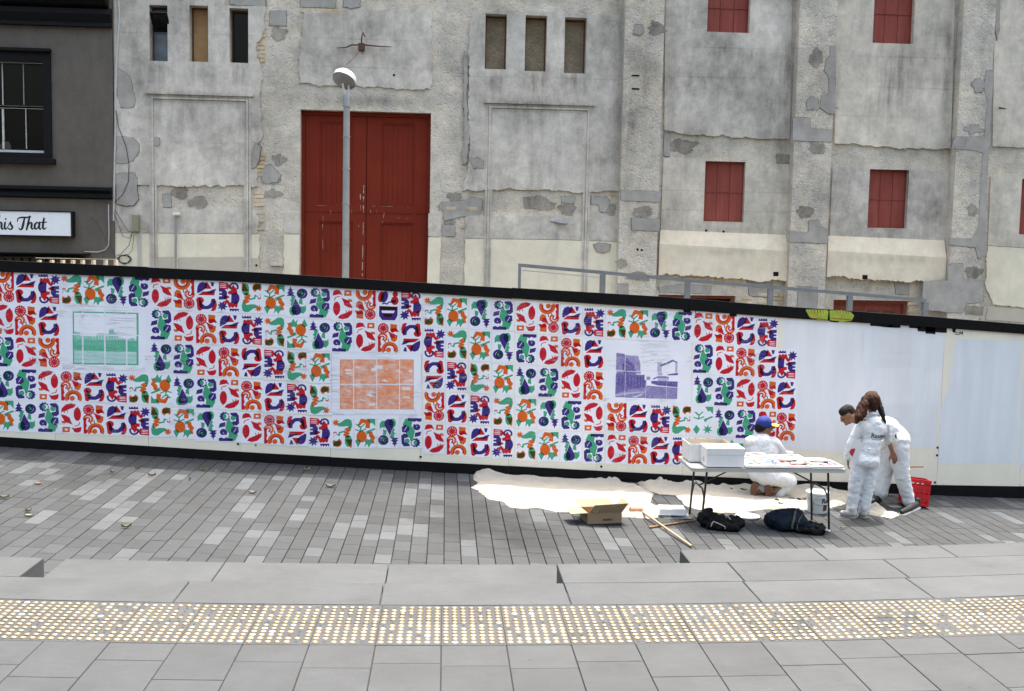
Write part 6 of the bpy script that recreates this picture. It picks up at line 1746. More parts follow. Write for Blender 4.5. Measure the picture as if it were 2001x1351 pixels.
# ---- bags
bg = Gp(1410, 1036); bz = zb(bg.x)
o = fuse('black_bag', [((bg.x - .16, bg.y + .12, bz + .10), .085, (bg.x + .02, bg.y + .08, bz + .07), .08), ((bg.x, bg.y + .06, bz + .065), .07, (bg.x + .19, bg.y + .04, bz + .07), .075), ((bg.x - .17, bg.y + .10, bz + .13), .06, (bg.x - .12, bg.y + .16, bz + .16), .05), ((bg.x + .05, bg.y + .05, bz + .11), .03, (bg.x + .13, bg.y + .03, bz + .12), .035), ((bg.x - .12, bg.y, bz + .04), .045, (bg.x + .14, bg.y - .03, bz + .04), .045)], voxel=.01, mat=M['bagblack'], folds=.018, fscale=13, origin=(bg.x, bg.y, bz), seed=3)
tag(o, 'crumpled black bag with white piping on the ground under the table', 'bag')
m = MB(); q = [Vector(p) for p in ((-.14, -.055, .055), (-.125, -.06, .10), (-.11, -.058, .115), (-.02, -.065, .075), (.02, -.07, .055), (.02, -.07, .03))]; m.tube(q, .005, 6); m.build('piping', M['strapw'], o, True)
m = MB(); m.tube([(.05, 0, .14), (.06, -.02, .17), (.075, -.03, .15), (.09, -.035, .13)], .004, 6); m.build('zip_pull', M['strapw'], o, True)
bg = Gp(1545, 1040); bz = zb(bg.x)
o = fuse('backpack', [((bg.x - .16, bg.y + .14, bz + .11), .10, (bg.x + .08, bg.y + .14, bz + .12), .12), ((bg.x - .1, bg.y + .05, bz + .08), .08, (bg.x + .12, bg.y + .04, bz + .09), .085), ((bg.x + .1, bg.y + .05, bz + .07), .07, (bg.x + .24, bg.y - .02, bz + .05), .05)], voxel=.01, mat=M['bagblue'], folds=.014, fscale=9, origin=(bg.x, bg.y, bz), seed=5)
tag(o, 'navy backpack with an olive strap slumped beneath the table', 'backpack')
m = MB(); m.tube([(.0, -.05, .05), (.0, -.05, .10), (.02, -.04, .16), (.06, .05, .22), (.13, .14, .245)], [.012, .014, .014, .013, .01], 6, flat=.5); m.build('strap', M['strapg'], o, True)
m = MB(); m.tube([(.05, -.06, .04), (.06, -.05, .10), (.09, -.03, .16), (.16, .06, .205)], .007, 6, flat=.5); m.build('strap', M['strapg'], o, True)
o2 = fuse('black_jacket', [((bg.x + .20, bg.y + .02, bz + .06), .06, (bg.x + .34, bg.y - .05, bz + .04), .04), ((bg.x + .24, bg.y + .10, bz + .05), .05, (bg.x + .38, bg.y + .03, bz + .04), .035), ((bg.x + .10, bg.y - .05, bz + .03), .03, (bg.x + .3, bg.y - .10, bz + .025), .028)], voxel=.009, mat=M['bagblack'], folds=.02, fscale=13, origin=(bg.x + .3, bg.y, bz), seed=8)
tag(o2, 'black jacket heaped between the backpack and the table leg', 'jacket')
M['bottle'] = simple('clear_bottle_plastic', (.16, .22, .28), .1, var=.5, scale=20, bump=.5, bs=40, bd=.01, spec=.9)
bt = Gp(1606, 1043); m = MB(); Mx = Matrix.Rotation(math.radians(118), 4, 'Z') @ Matrix.Rotation(math.radians(90), 4, 'X')
ob = empty('water_bottle', (bt.x, bt.y + .02, zb(bt.x) + .036), 'clear plastic water bottle with white cap lying by the table leg', 'bottle', rz=math.radians(62))
m.lathe([(.0, -.09), (.03, -.088), (.032, -.04), (.029, -.02), (.032, .0), (.032, .03), (.02, .06), (.012, .072), (.012, .08)], n=18, M=Matrix.Rotation(math.pi / 2, 4, 'X')); m.build('bottle_body', M['bottle'], ob, True)
m = MB(); m.lathe([(.015, .08), (.015, .098), (.0005, .099)], n=12, M=Matrix.Rotation(math.pi / 2, 4, 'X')); m.build('cap', M['white'], ob, True)
m = MB(); r_ = [(.02 * 0 + bt.x + .045 * math.cos(t) + .01, bt.y + .01 + .02 * math.sin(t), zb(bt.x) + .02 + .04 * abs(math.sin(t * .5))) for t in np.linspace(-2, 3.2, 14)]
m.tube([Vector(p) - o2.location for p in r_], .006, 6); m.build('drawstring', M['bagblack'], o2, True)

# ---- red crate leaning at the hoarding foot
cp = Gp(1795, 994); cr = empty('red_crate', (cp.x, cp.y + .17, zb(cp.x) + .02), 'red plastic crate with slotted sides by the hoarding behind the bending man', 'crate', rz=-.12)
cr.rotation_euler = (math.radians(-4), math.radians(5), math.radians(-10))
CW, CD, CH = .33, .24, .345
def grid_side(m, w_, h_, cols, rows_, Mx, t=.008, rim=.03, solid_rows=()):
    # lattice: rails and uprights
    m.box(-w_ / 2, w_ / 2, -t, t, 0, rim, Mx); m.box(-w_ / 2, w_ / 2, -t * 1.5, t * 1.5, h_ - rim * 1.4, h_, Mx)
    for k in range(1, rows_): z = rim + (h_ - 2.4 * rim) * k / rows_; m.box(-w_ / 2, w_ / 2, -t, t, z - (.035 if k in solid_rows else .011), z + .011, Mx)
    for k in range(cols + 1): x = -w_ / 2 + .012 + (w_ - .024) * k / cols; m.box(x - .010, x + .010, -t * .9, t * .9, rim * .9, h_ - rim, Mx)
for nm, wd, Mx in (('side_panel', CW, Matrix.Translation((0, -CD / 2, 0))), ('side_panel', CW, Matrix.Translation((0, CD / 2, 0))), ('end_panel', CD - .02, Matrix.Translation((-CW / 2 + .008, 0, 0)) @ Matrix.Rotation(math.pi / 2, 4, 'Z')), ('end_panel', CD - .02, Matrix.Translation((CW / 2 - .008, 0, 0)) @ Matrix.Rotation(math.pi / 2, 4, 'Z'))):
    m = MB(); grid_side(m, wd, CH, 5 if nm[0] == 's' else 4, 5, Mx, solid_rows=(2, 4)); m.build(nm, M['redcrate'], cr)
m = MB(); m.box(-CW / 2 + .01, CW / 2 - .01, -CD / 2 + .01, CD / 2 - .01, .005, .012); m.build('base', M['redcrate'], cr)
# short pole sticking out behind the bending man
yk = 13.6; a = P(1764, 911, yk); b = P(1804, 911.5, yk)
# ================================================================== PEOPLE
M['skin'] = simple('tanned_skin', (.22, .11, .065), .55, var=.1, bump=.1)
M['skin2'] = simple('fair_skin', (.25, .13, .085), .55, var=.1, bump=.1)
def suit(name):
    return clothmat(name, (.62, .63, .65), var=.03, bump=.5, bs=4.5, bd=.06)
M['suit'] = suit('white_coverall_cotton')
def hairmat(name, c1, c2):
    t = NT(name); tc = t.n('ShaderNodeTexCoord').outputs['Object']; n = t.noise(t.mapv(tc, (60, 60, 5)), 2, 5, .6)
    t.l(t.mix(t.ramp(n, .35, .65), c1, c2), t.b.inputs['Base Color']); t.b.inputs['Roughness'].default_value = .75; t.b.inputs['Specular IOR Level'].default_value = .2; t.bump(n, .5, .006); return t.m
M['hairred'] = hairmat('auburn_hair', (.016, .006, .003), (.060, .021, .010)); M['hairdark'] = hairmat('dark_hair', (.004, .003, .003), (.012, .008, .006)); M['hairbrown'] = hairmat('brown_hair', (.005, .0035, .0025), (.017, .011, .008))
M['shoewhite'] = simple('white_canvas_shoe', (.36, .35, .34), .7, var=.1); M['solegrey'] = simple('grey_shoe_sole', (.22, .20, .18), .7)
M['shoeblack'] = simple('black_running_shoe', (.012, .012, .013), .6, var=.2); M['solebrown'] = simple('brown_gum_sole', (.13, .055, .025), .7, var=.2)
M['capblue'] = simple('royal_blue_cap', (.012, .03, .20), .75, var=.1); M['brim'] = simple('yellow_cap_brim', (.60, .40, .10), .7, var=.1); M['capbadge'] = simple('orange_cap_badge', (.4, .12, .02), .7)
M['white2'] = simple('white_shoe_mark', (.6, .6, .6), .5)

def J(Y):
    return lambda px, py, dy=0.0: P(px, py, Y + dy)
def hand(j0, direction, side, up, s=1.0):
    """palm and five curled fingers as capsules; j0 wrist, direction hand axis, side to the thumb, up = back of hand"""
    d, t, u = Vector(direction).normalized(), Vector(side).normalized(), Vector(up).normalized()
    c = []; w0 = Vector(j0)
    for k in (-1.2, 0, 1.2): c.append((w0 + t * k * .012 * s, .017 * s, w0 + d * .075 * s + t * k * .020 * s, .014 * s))
    for k, L in ((1.6, .065), (.55, .078), (-.5, .072), (-1.55, .056)):
        b = w0 + d * .078 * s + t * k * .0145 * s; m_ = b + d * L * .5 * s - u * .006 * s + t * k * .002; e = m_ + d * L * .42 * s - u * .026 * s
        c.append((b, .0095 * s, m_, .0088 * s)); c.append((m_, .0088 * s, e, .0072 * s))
    b = w0 + d * .022 * s + t * .026 * s; m_ = b + d * .03 * s + t * .028 * s; e = m_ + d * .032 * s + t * .008 * s - u * .008
    c.append((b, .0125 * s, m_, .011 * s)); c.append((m_, .011 * s, e, .009 * s))
    return c
def head(c, f, rad=(.078, .098, .118), tilt=Vector((0, 0, 1))):
    """ellipsoids of a head at c looking along f; local y = forward"""
    f = Vector(f).normalized(); u = (tilt - f * tilt.dot(f)).normalized(); r = f.cross(u).normalized()
    R3 = Matrix((r, f, u)).transposed(); e = R3.to_euler()
    pt = lambda x, y, z: Vector(c) + r * x + f * y + u * z
    L = [(pt(0, -.005, .02), (rad[0], rad[1] * .98, rad[2] * .88), e), (pt(0, .028, -.05), (.055, .06, .062), e), (pt(0, .075, -.088), (.026, .022, .020), e),
         (pt(0, .104, -.012), (.012, .020, .026), e), (pt(0, .112, -.024), (.016, .014, .011), e), (pt(0, .088, -.055), (.024, .013, .010), e), (pt(0, .088, .012), (.055, .016, .012), e),
         (pt(.080, -.005, -.005), (.010, .020, .032), e), (pt(-.080, -.005, -.005), (.010, .020, .032), e)]
    return L, pt, e, R3
def project_text(body, size, mat, coverall, root, cpx, cpy, Y, name='lettering', rot=0, squeeze=1.0, xs=None):
    me_o = textmesh(body, size, name, mat, Matrix.Rotation(rot, 4, 'Z'), coverall, bold=size * .012, extr=0)
    c = P(cpx, cpy, Y)
    me = me_o.data; bm = bmesh.new(); bm.from_mesh(me); bmesh.ops.triangulate(bm, faces=bm.faces[:]); 
    bmesh.ops.subdivide_edges(bm, edges=[e for e in bm.edges if e.calc_length() > size * .15], cuts=2); bm.to_mesh(me); bm.free()
    for v in me.vertices:
        x, z = c.x + v.co.x * squeeze, c.z + v.co.y
        o = coverall.matrix_world.translation if False else coverall_world(coverall)
        hit = coverall.ray_cast(Vector((x, Y - 1.5, z)) - o, Vector((0, 1, 0)))
        y = (hit[1].y + o.y - .004) if hit[0] else Y
        v.co = Vector((x, y, z)) - o
    me.update(); return me_o
def coverall_world(o):
    v = o.location.copy(); p = o.parent
    while p: v += p.location; p = p.parent
    return v

# ---- woman standing with her back to us
wf = Gp(1674, 1011); Yw = wf.y + .02; j = J(Yw); zf = zb(wf.x)
sk = [(j(1705, 806, .03), .048, j(1704, 795, .03), .046)]
hc_ = j(1702, 786, .05); HL, hp_, he, _ = head(hc_, (-.25, .95, -.15))
lw = j(1657, 897, .10); rw = j(1722, 872, .28)
sk += [(j(1706, 822), .07, j(1700, 870), .09), (j(1700, 870), .09, j(1692, 898), .11), (j(1680, 905), .08, j(1669, 955), .055), (j(1669, 955), .055, j(1663, 1003), .04), (j(1704, 905), .08, j(1696, 955), .055), (j(1696, 955), .055, j(1688, 1005), .04),
       (j(1683, 829), .045, j(1665, 866, .03), .036), (j(1665, 866, .03), .036, lw, .027), (j(1729, 829), .045, j(1735, 860, .06), .036), (j(1735, 860, .06), .036, rw, .027), (j(1683, 826), .05, j(1729, 826), .05)]
sk += hand(lw, (.10, .10, -1), (.35, .9, 0), (-1, .2, 0)); sk += hand(rw, (-.7, .6, -.2), (0, 0, 1), (0, -1, 0))
woman = fuse('person', sk, HL, voxel=.0085, mat=M['skin2'], smooth=3, origin=(wf.x, wf.y, zf))
tag(woman, 'person with long auburn hair and lettering on the back of a white coverall', 'person')
cov = [(j(1682, 829), .062, j(1730, 829), .062), (j(1706, 830, 0), .12, j(1702, 862), .118), (j(1695, 836, 0), .10, j(1717, 836), .10), (j(1702, 862), .125, j(1692, 895), .135), (j(1684, 896), .115, j(1700, 897), .115),
       (j(1680, 902), .102, j(1670, 952), .078), (j(1670, 952), .078, j(1664, 997), .066), (j(1703, 902), .102, j(1696, 952), .078), (j(1696, 952), .078, j(1688, 999), .064),
       (j(1682, 832, -.01), .062, j(1665, 866, .03), .060), (j(1665, 866, .03), .060, j(1658, 892, .09), .050), (j(1730, 832), .060, j(1735, 860, .06), .052), (j(1735, 860, .06), .052, j(1724, 872, .25), .048),
       (j(1664, 996), .068, j(1664, 1001), .066), (j(1658, 889, .085), .054, j(1657.5, 893, .09), .054)]
cw_ = fuse('coverall', cov, [(j(1706, 840, 0), (.165, .12, .15)), (j(1692, 900, -.02), (.165, .14, .12))], voxel=.011, mat=M['suit'], smooth=8, folds=.0045, fscale=8, stretch=(1, 1, 1.7), seed=2, origin=(wf.x, wf.y, zf), parent=woman)
fuse('collar', [(j(1694, 810, -.0), .017, j(1706, 808, -.055), .017), (j(1706, 808, -.055), .017, j(1718, 810, .0), .017), (j(1693, 811, .0), .028, j(1718, 811, .0), .028)], voxel=.009, mat=M['suit'], smooth=3, folds=.002, parent=woman, origin=(wf.x, wf.y, zf))
fuse('belt_gather', [(j(1678, 874, -.0), .012, j(1699, 878, -.125), .012), (j(1699, 878, -.125), .012, j(1721, 874, .0), .012)], voxel=.008, mat=M['suit'], smooth=3, parent=woman, origin=(wf.x, wf.y, zf))
tx = project_text('Resene', .080, M['pailtext'], cw_, woman, 1711.5, 850, Yw, rot=-.04, squeeze=.92)
m = MB(); 
for k in range(14):
    xa = P(1697 + k * 2.1, 856 + k * .12, Yw); o_ = coverall_world(cw_); h_ = cw_.ray_cast(Vector((xa.x, Yw - 1.5, xa.z)) - o_, Vector((0, 1, 0)))
    if h_[0]: q = h_[1] + Vector((0, -.003, 0)); m.box(q.x, q.x + .009, q.y - .001, q.y, q.z - .003, q.z + .003)
m.build('small_print', M['pailtext'], cw_)
# hair: crown, two bunches
fuse('hair', [(hp_(0, -.03, .03), .093, hp_(0, -.02, .0), .090), (hp_(0, -.05, .0), .075, hp_(0, -.045, -.05), .060), (hp_(-.05, -.03, .08), .035, hp_(-.10, -.02, .04), .040), (hp_(-.09, -.02, .03), .050, j(1683, 798, -.02), .054), (j(1683, 798, -.02), .054, j(1678, 815, -.08), .050), (j(1678, 815, -.08), .046, j(1674, 826, -.10), .018), (j(1690, 790, -.03), .05, j(1686, 812, -.08), .038), (j(1686, 806, -.08), .03, j(1683, 822, -.10), .012)], [(hp_(0, -.012, .035), (.088, .10, .10), he)], voxel=.009, mat=M['hairred'], smooth=4, folds=.006, fscale=22, stretch=(1.6, 1.6, .3), parent=woman, origin=(wf.x, wf.y, zf))
fuse('dark_bunch', [(hp_(.06, -.0, .10), .032, hp_(.09, .01, .04), .040), (hp_(.09, .01, .04), .040, j(1721, 800, .0), .036), (j(1721, 800, .0), .036, j(1726, 815, -.05), .026), (j(1726, 815, -.05), .026, j(1731, 828, -.07), .008)], voxel=.008, mat=M['hairdark'], smooth=3, folds=.004, fscale=22, parent=woman, origin=(wf.x, wf.y, zf))
fuse('hair_clip', [(hp_(-.03, -.06, .10), .012, hp_(.03, -.06, .11), .012)], voxel=.006, mat=simple('gold_hair_clip', (.25, .13, .03), .4, .4), smooth=1, parent=woman, origin=(wf.x, wf.y, zf))
def shoe(parent, heel, toe, r=.043, up=M['shoewhite'], so=M['solegrey'], org=None, lift=0):
    heel, toe = Vector(heel), Vector(toe); d = (toe - heel); mid = heel.lerp(toe, .5)
    s = fuse('shoe', [(heel + Vector((0, 0, .012)), r * .88, mid + Vector((0, 0, .006)), r * .95), (mid, r * .93, toe, r * .72), (heel + Vector((0, 0, .04)), r * .8, heel + Vector((0, 0, .065)), r * .82)], voxel=.0075, mat=up, smooth=3, origin=org, parent=parent)
    n = d.normalized(); sd = n.cross(Vector((0, 0, 1))).normalized(); dn = sd.cross(n).normalized(); dn = dn if dn.z < 0 else -dn
    m = MB(); out = []
    for k in range(20):
        a = 2 * math.pi * k / 20; f = math.cos(a); rad = r * (1.02 if f < .2 else .88)
        c0 = heel if f < 0 else toe; out.append(c0 + n * (f * rad * 1.05) + sd * math.sin(a) * rad)
    i = 0; top = [p + dn * (r * .60) for p in out]; bot = [p + dn * (r * .98) for p in out]
    o_ = Vector(org); m.quad(*[tuple(p - o_) for p in top]); m.quad(*[tuple(p - o_) for p in bot])
    for k in range(20): m.quad(*[tuple(p - o_) for p in (top[k], top[(k + 1) % 20], bot[(k + 1) % 20], bot[k])])
    m.build('sole', so, s); return s
zf_ = lambda x, y: zb(x)
def fl(px, py, h): p = Gp(px, py); return Vector((p.x, p.y, zb(p.x) + h))
og = (wf.x, wf.y, zf)
shoe(woman, fl(1664, 1013, .048), fl(1646, 1009, .040), .046, org=og); shoe(woman, fl(1688, 1013, .048), fl(1681, 1009, .040), .046, org=og)
# sheet with a red shape in her hand
M['redink'] = simple('red_print_ink', (.42, .02, .03), .7, bump=0)
a_ = P(1636, 876, Yw + .12); hs = empty('held_print', tuple(P(1648, 876, Yw + .12)), 'white sheet with a red shape held at the coverall sleeve', 'print'); c_ = hs.location
loop = [(1637, 880), (1655, 848), (1672, 862), (1657, 898), (1650, 892)]
LP = [(P(x, y, Yw + .12).x - c_.x, P(x, y, Yw + .12).z - c_.z) for x, y in loop]
m = MB(); m.prism([LP], -.0015, .0015); m.build('sheet', M['white'], hs)
m = MB(); m.prism([[(P(x, y, Yw + .12).x - c_.x, P(x, y, Yw + .12).z - c_.z) for x, y in [(1643.5, 877), (1647, 871), (1654, 869.5), (1655, 873), (1652, 880), (1650, 885.5), (1646, 882)]]], -.0035, -.002); m.build('red_shape', M['redink'], hs)
hs.location.y -= .235; hs.location.x += .012

# ---- man bending forward, behind her
bf = Gp(1757, 1000); Ym = Gp(1757, 994).y + .10; j = J(Ym); zf = zb(bf.x); og = (bf.x, Ym, zf)
hcb = j(1657, 812, .0); HL, hpb, heb, _ = head(hcb, (-.86, -.12, -.50), tilt=Vector((-.45, 0, 1)))
nw = j(1744, 884, -.22); fw_ = j(1690, 880, .2)
sk = [(j(1671, 819), .062, j(1690, 824), .065), (j(1695, 826), .10, j(1738, 842), .11), (j(1738, 842), .11, j(1754, 866), .12), (j(1700, 826, -.14), .06, j(1700, 826, .14), .06),
      (j(1706, 830, -.18), .055, j(1732, 848, -.23), .043), (j(1732, 848, -.23), .043, nw, .030), (j(1700, 832, .18), .05, j(1690, 858, .2), .04), (j(1690, 858, .2), .04, fw_, .03),
      (j(1757, 878, -.08), .09, j(1762, 930, -.08), .06), (j(1762, 930, -.08), .06, j(1776, 982, -.05), .045), (j(1742, 880, .08), .09, j(1728, 925, .12), .06), (j(1728, 925, .12), .06, j(1718, 968, .12), .045)]
sk += hand(nw, (.35, 0, -.9), (-.9, 0, -.3), (0, -1, 0), 1.1); sk += hand(fw_, (-.3, 0, -.9), (0, -1, 0), (-1, 0, 0))
man = fuse('person', sk, HL, voxel=.0085, mat=M['skin'], smooth=3, origin=og)
tag(man, 'person with short dark hair in a white coverall bending forward, one hand on the knee', 'person')
cov = [(j(1694, 826, -.12), .085, j(1694, 826, .12), .085), (j(1700, 828), .135, j(1735, 838), .15), (j(1735, 838), .15, j(1755, 860), .155), (j(1755, 860, -.06), .14, j(1755, 866, .06), .14), (j(1688, 824), .09, j(1700, 826), .12),
       (j(1757, 874, -.08), .125, j(1762, 928, -.08), .098), (j(1762, 928, -.08), .098, j(1774, 972, -.05), .080), (j(1774, 972, -.05), .080, j(1775, 978, -.05), .078), (j(1742, 876, .08), .13, j(1729, 922, .12), .105), (j(1729, 922, .12), .105, j(1722, 962, .12), .088),
       (j(1706, 830, -.17), .075, j(1731, 845, -.23), .062), (j(1700, 832, .18), .07, j(1690, 858, .2), .055)]
cm = fuse('coverall', cov, [], voxel=.011, mat=M['suit'], smooth=8, folds=.0048, fscale=8, stretch=(1, 1, 1.5), seed=4, origin=og, parent=man)
m = MB(); p = j(1750.5, 853, -.17) - Vector(og); m.tube([p + Vector((-.008, -.004, .03)), p, p + Vector((.008, -.004, -.03))], [.004, .012, .004], 6); m.build('pocket_slit', M['inkspot'], cm)
fuse('hair', [(hpb(0, -.03, .055), .080, hpb(0, .02, .065), .070), (hpb(0, -.07, .0), .055, hpb(0, -.05, .03), .07), (hpb(-.0, .07, .095), .022, hpb(.0, .03, .10), .035), (hpb(.07, -.02, .02), .016, hpb(.07, -.04, .03), .02), (hpb(-.07, -.02, .02), .016, hpb(-.07, -.04, .03), .02)], [], voxel=.008, mat=M['hairbrown'], smooth=3, folds=.004, fscale=30, parent=man, origin=og)
for s_ in (-1, 1):
    m = MB(); e_ = hpb(s_ * .033, .092, -.002) - Vector(og); m.lathe([(.0005, .008), (.007, .005), (.009, 0), (.007, -.005), (.0005, -.008)], tuple(e_), 10); m.build('eye', M['inkspot'], man)
sh = shoe(man, P(1792, 990, Ym - .05) + Vector((0, 0, .02)), fl(1762, 1006, .036), .046, M['shoeblack'], M['white2'], og)
m = MB(); a_ = P(1779, 997, Ym - .05 - .055) - Vector(og); sw = [(0, 0), (.018, -.010), (.050, .012), (.085, .036), (.050, .004), (.022, -.022), (.002, -.018)]
def cr_(x, z): return (a_.x - .01 + x, a_.z + z)
m.prism([[cr_(x, z) for x, z in sw]], a_.y - .01, a_.y + .012); m.build('shoe_mark', M['white2'], sh)
shoe(man, P(1717, 974, Ym + .12), P(1706, 980, Ym + .02), .045, M['shoeblack'], M['shoeblack'], og)
# wooden pole end sticking out behind him
a = P(1755, 911, Ym + .28); b = P(1804, 912, Ym + .30); c = (a + b) / 2
o = empty('wooden_pole', tuple(c), 'pale wooden pole reaching out level behind the bending man', 'pole'); m = MB(); m.tube([Vector((-.25, -.02, -.005)), b - c], .012, 10); m.build('shaft', M['pole'], o, True)

# ---- man crouching at the hoarding
kf = Gp(1500, 972); Yk = kf.y + .05; j = J(Yk); zf = zb(kf.x); og = (kf.x, Yk, zf)
hck = j(1493, 836, .02); HL, hpk, hek, R3k = head(hck, (.99, .02, -.08))
rwr = j(1548, 888, .22); lwr = j(1510, 892, .3)
sk = [(j(1488, 850), .055, j(1491, 842, .01), .052), (j(1466, 864), .06, j(1512, 866), .06), (j(1488, 864), .11, j(1490, 905), .12), (j(1490, 905), .12, j(1492, 925), .13), (j(1515, 868), .05, j(1530, 890, .1), .042), (j(1530, 890, .1), .042, rwr, .03), (j(1464, 868, .05), .05, j(1474, 895, .2), .042), (j(1474, 895, .2), .042, lwr, .03),
      (j(1500, 928, -.06), .09, j(1545, 942, .02), .07), (j(1540, 948, .02), .06, j(1508, 962, -.0), .045), (j(1490, 928, .08), .09, j(1528, 948, .12), .07), (j(1522, 955, .12), .055, j(1480, 962, .02), .045)]
sk += hand(rwr, (.3, .9, .1), (-.8, .2, .5), (0, 0, 1)); sk += hand(lwr, (.3, .9, .1), (.8, -.2, .5), (0, 0, 1))
kn = fuse('person', sk, HL, voxel=.0085, mat=M['skin'], smooth=3, origin=og)
tag(kn, 'person in a blue cap and white coverall crouching on the drop cloth behind the table', 'person')
cov = [(j(1467, 864), .085, j(1511, 866), .085), (j(1488, 866), .14, j(1490, 900), .165), (j(1474, 878), .11, j(1504, 880), .11), (j(1490, 900), .175, j(1494, 925), .165), (j(1482, 925), .13, j(1506, 928, -.02), .13),
       (j(1500, 930, -.06), .12, j(1543, 941, .02), .095), (j(1540, 948, .02), .075, j(1522, 966, .0), .062), (j(1490, 928, .08), .12, j(1528, 946, .12), .09), (j(1522, 952, .12), .07, j(1490, 956, .04), .06),
       (j(1514, 868), .080, j(1530, 890, .1), .066), (j(1530, 890, .1), .062, j(1545, 888, .20), .048), (j(1464, 868, .05), .08, j(1474, 895, .2), .062), (j(1474, 895, .2), .062, j(1505, 892, .28), .045)]
ck = fuse('coverall', cov, [(j(1489, 885), (.215, .15, .2))], voxel=.011, mat=M['suit'], smooth=8, folds=.0048, fscale=8, stretch=(1.4, 1, 1), seed=9, origin=og, parent=kn)
fuse('collar', [(j(1478, 853, -.02), .022, j(1489, 851, -.06), .022), (j(1489, 851, -.06), .022, j(1501, 855, .0), .022)], voxel=.009, mat=M['suit'], smooth=3, parent=kn, origin=og)
fuse('hair', [(hpk(0, -.045, .005), .080, hpk(0, -.03, .03), .082), (hpk(0, -.075, -.03), .045, hpk(0, -.06, .0), .05), (hpk(.07, -.0, .01), .018, hpk(.07, -.03, .0), .03), (hpk(-.07, -.0, .01), .018, hpk(-.07, -.03, .0), .03)], [], voxel=.008, mat=M['hairdark'], smooth=3, folds=.003, fscale=30, parent=kn, origin=og)
cp_ = fuse('cap', [(hpk(0, -.02, .06), .095, hpk(0, .0, .07), .092)], [(hpk(0, -.008, .05), (.093, .112, .088), hek)], voxel=.008, mat=M['capblue'], smooth=4, parent=kn, origin=og)
bm_ = MB(); o_ = Vector(og); rows2 = []
for i in range(7):
    t = i / 6; row = []
    for k in range(9):
        a = (k / 8 - .5) * 2; x = a * (.092 - .015 * t); y = .075 + .125 * t * (1 - .35 * a * a); z = .050 + .024 * (1 - a * a) - .012 * t
        row.append(hpk(x, y, z) - o_)
    rows2.append(row)
for s_ in (0, -.006):
    for i in range(6):
        for k in range(8): bm_.quad(*[tuple(q + Vector((0, 0, s_))) for q in (rows2[i][k], rows2[i][k + 1], rows2[i + 1][k + 1], rows2[i + 1][k])])
bm_.build('cap_brim', M['brim'], cp_, True)
m = MB(); b0 = hpk(0, .098, .085) - o_; m.lathe([(.0005, .022), (.016, .015), (.02, 0), (.014, -.016), (.0005, -.02)], tuple(b0), 10); m.build('cap_badge', M['capbadge'], cp_)
m = MB(); m.tube([hpk(-.085, .0, .005) - o_, hpk(-.072, .08, .008) - o_, hpk(-.03, .108, .004) - o_, hpk(.03, .108, .004) - o_, hpk(.072, .08, .008) - o_, hpk(.085, .0, .005) - o_], [.004, .012, .017, .017, .012, .004], 8, flat=.5); m.build('sunglasses', M['steelblack'], kn, True)
def toe_shoe(px, py, dy):
    t_ = P(px, py + 12, Yk + dy); h_ = P(px, py - 10, Yk + dy - .02)
    s = fuse('shoe', [(t_ + Vector((.02, .03, .03)), .042, h_ + Vector((.025, .03, 0)), .044), (t_ + Vector((.02, .06, .01)), .036, t_ + Vector((.02, .02, .02)), .04), (h_ + Vector((.04, .05, .0)), .04, h_ + Vector((.06, .05, .01)), .04)], voxel=.0075, mat=M['shoeblack'], smooth=3, parent=kn, origin=og)
    m = MB(); z0, z1 = t_.z - .005, h_.z + .045; xx = (t_.x + h_.x) / 2; y = Yk + dy - .045
    L = []
    for k in range(20):
        a = 2 * math.pi * k / 20; L.append((xx + .047 * math.cos(a) * (1 if math.sin(a) > 0 else .9), (z0 + z1) / 2 + (z1 - z0) / 2 * (abs(math.sin(a)) ** .7) * (1 if math.sin(a) > 0 else -1)))
    m.prism([[(x - og[0], z - og[2]) for x, z in L]], y - og[1], y - og[1] + .022); m.build('sole', M['solebrown'], s)
    for q in range(3):
        m = MB(); a = h_ - o_; m.tube([a + Vector((.045, -.01, .02 - q * .03)), a + Vector((.075, .02, .01 - q * .03))], .004, 5); m.build('lace', M['white2'], s)
toe_shoe(1472, 960, -.06); toe_shoe(1500, 963, -.04)

# ================================================================== LITTER
M['leafy'] = simple('dry_yellow_leaf', (.34, .28, .12), .7, var=.25); M['leafb'] = simple('dry_brown_leaf', (.24, .13, .07), .7, var=.25); M['leafg'] = simple('green_fallen_leaf', (.15, .17, .05), .6, var=.25); M['leafp'] = simple('pale_fallen_leaf', (.26, .23, .165), .7, var=.2)
def leaf(px, py, L, a, mat, label, curl=.02):
    p = Gp(px, py); o = empty('fallen_leaf', (p.x, p.y, zb(p.x) + .006), label, 'leaf', 'leaves fallen on the paving', rz=a)
    L *= .8; curl *= .55; m = MB(); n = 7; rowsL = []
    for i in range(n):
        t = i / (n - 1); wd = .22 * L * math.sin(math.pi * (t * .92 + .04)) ** .8; x = (t - .5) * L; h = curl * (2 * t - 1) ** 2 * 1.2 + .012
        rowsL.append([(x, -wd, h + curl * .8), (x, 0, h * .4), (x, wd, h + curl * .5)])
    for r0, r1 in zip(rowsL, rowsL[1:]):
        for k in range(2): m.quad(r0[k], r1[k], r1[k + 1], r0[k + 1])
    m.build('blade', M[mat], o, True)
    m = MB(); m.tube([(L * .5, 0, curl * .5 + .01), (L * .72, .01, .006)], .002, 5); m.build('stalk', M[mat], o)
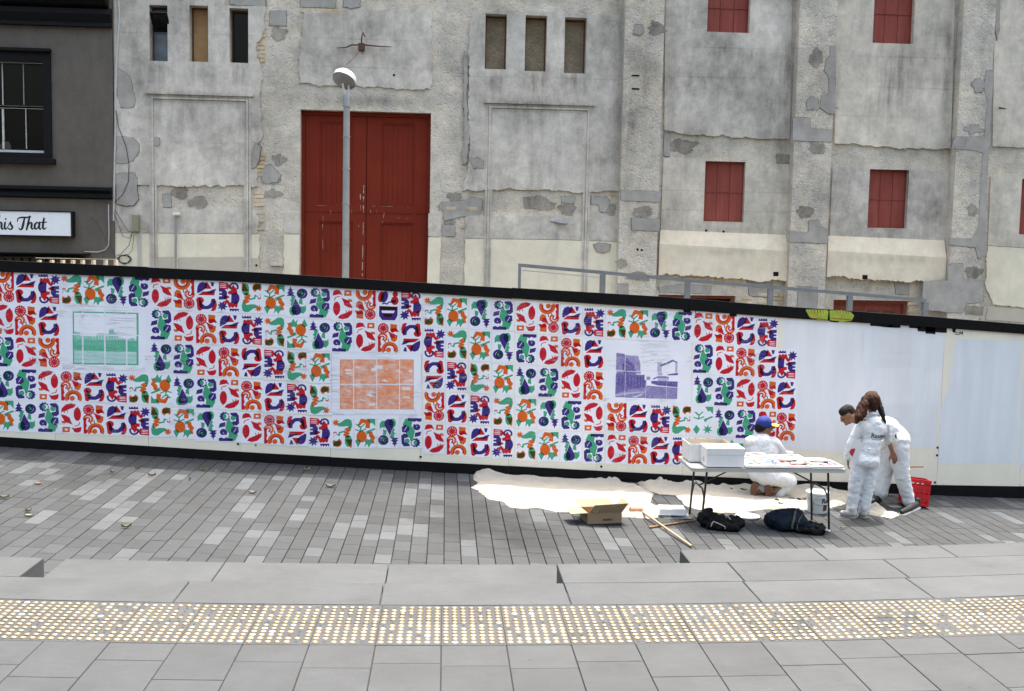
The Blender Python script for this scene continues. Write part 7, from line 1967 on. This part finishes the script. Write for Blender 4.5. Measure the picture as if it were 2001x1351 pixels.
for a in [(8, 975, .13, .4, 'leafp', 'pale curled leaf at the far left edge of the paving', .03), (55, 1002, .10, 1.0, 'leafp', 'upper of two pale leaves lying together at the left', .035), (57, 1010, .12, .1, 'leafp', 'lower of two pale leaves lying together at the left', .01),
          (247, 1032, .12, .3, 'leafg', 'green leaf alone in the middle of the left paving', .025), (220, 925, .09, .8, 'leafp', 'small pale leaf left of the brown leaf near the hoarding', .025), (297, 932, .11, .2, 'leafb', 'brown curled leaf near the hoarding', .035),
          (270, 917, .09, .1, 'leafb', 'brown leaf closest to the hoarding left of the yellow one', .02), (371, 939, .07, 1.3, 'leafg', 'small yellow green upright leaf below the yellow leaf', .03), (398, 921, .10, .2, 'leafy', 'yellow brown leaf near the hoarding below a purple poster', .03),
          (423, 925, .06, 1.2, 'leafy', 'tiny yellow leaf right beside the yellow brown leaf', .03), (494, 965, .13, -.3, 'leafp', 'long pale leaf lying left of centre on the paving', .02), (646, 953, .16, -.1, 'leafp', 'long cream leaf with raised edge under the orange print', .03),
          (600, 920, .10, .5, 'leafy', 'folded yellow leaf in the shadow at the hoarding foot', .03), (74, 947, .12, -.1, 'leafb', 'dark thin leaf near the left edge of the paving', .006), (1739, 970, .09, .2, 'leafg', 'green leaf between the legs of the bending man', .01), (1648, 1034, .10, 0, 'leafg', 'pale green leaf on the paving in front of the sneakers', .01)]: leaf(*a)
M['scrap'] = simple('white_paper_scrap', (.30, .30, .29), .8, bump=0)
m = MB(); rs = random.Random(77)
for k in range(170):
    px = rs.gauss(150, 120) if rs.random() < .55 else rs.uniform(0, 2000); base = T_BOT(px); py = base + 4 + abs(rs.gauss(0, 14 if rs.random() < .6 else 70))
    if py > 1085 or (900 < px < 1690 and py < 1010): continue
    p = Gp(px, py); s_ = rs.uniform(.003, .010); z = zb(p.x) + .006
    a = rs.uniform(0, 3); ca, sa = math.cos(a) * s_, math.sin(a) * s_
    m.quad((p.x - ca, p.y - sa, z), (p.x + sa * .6, p.y - ca * .6, z + .002), (p.x + ca, p.y + sa, z + .001), (p.x - sa * .6, p.y + ca * .6, z + .003))
o = m.build('paper_crumbs', M['scrap']); tag(o, 'white crumbs of torn paper scattered along the hoarding foot', kind='stuff')
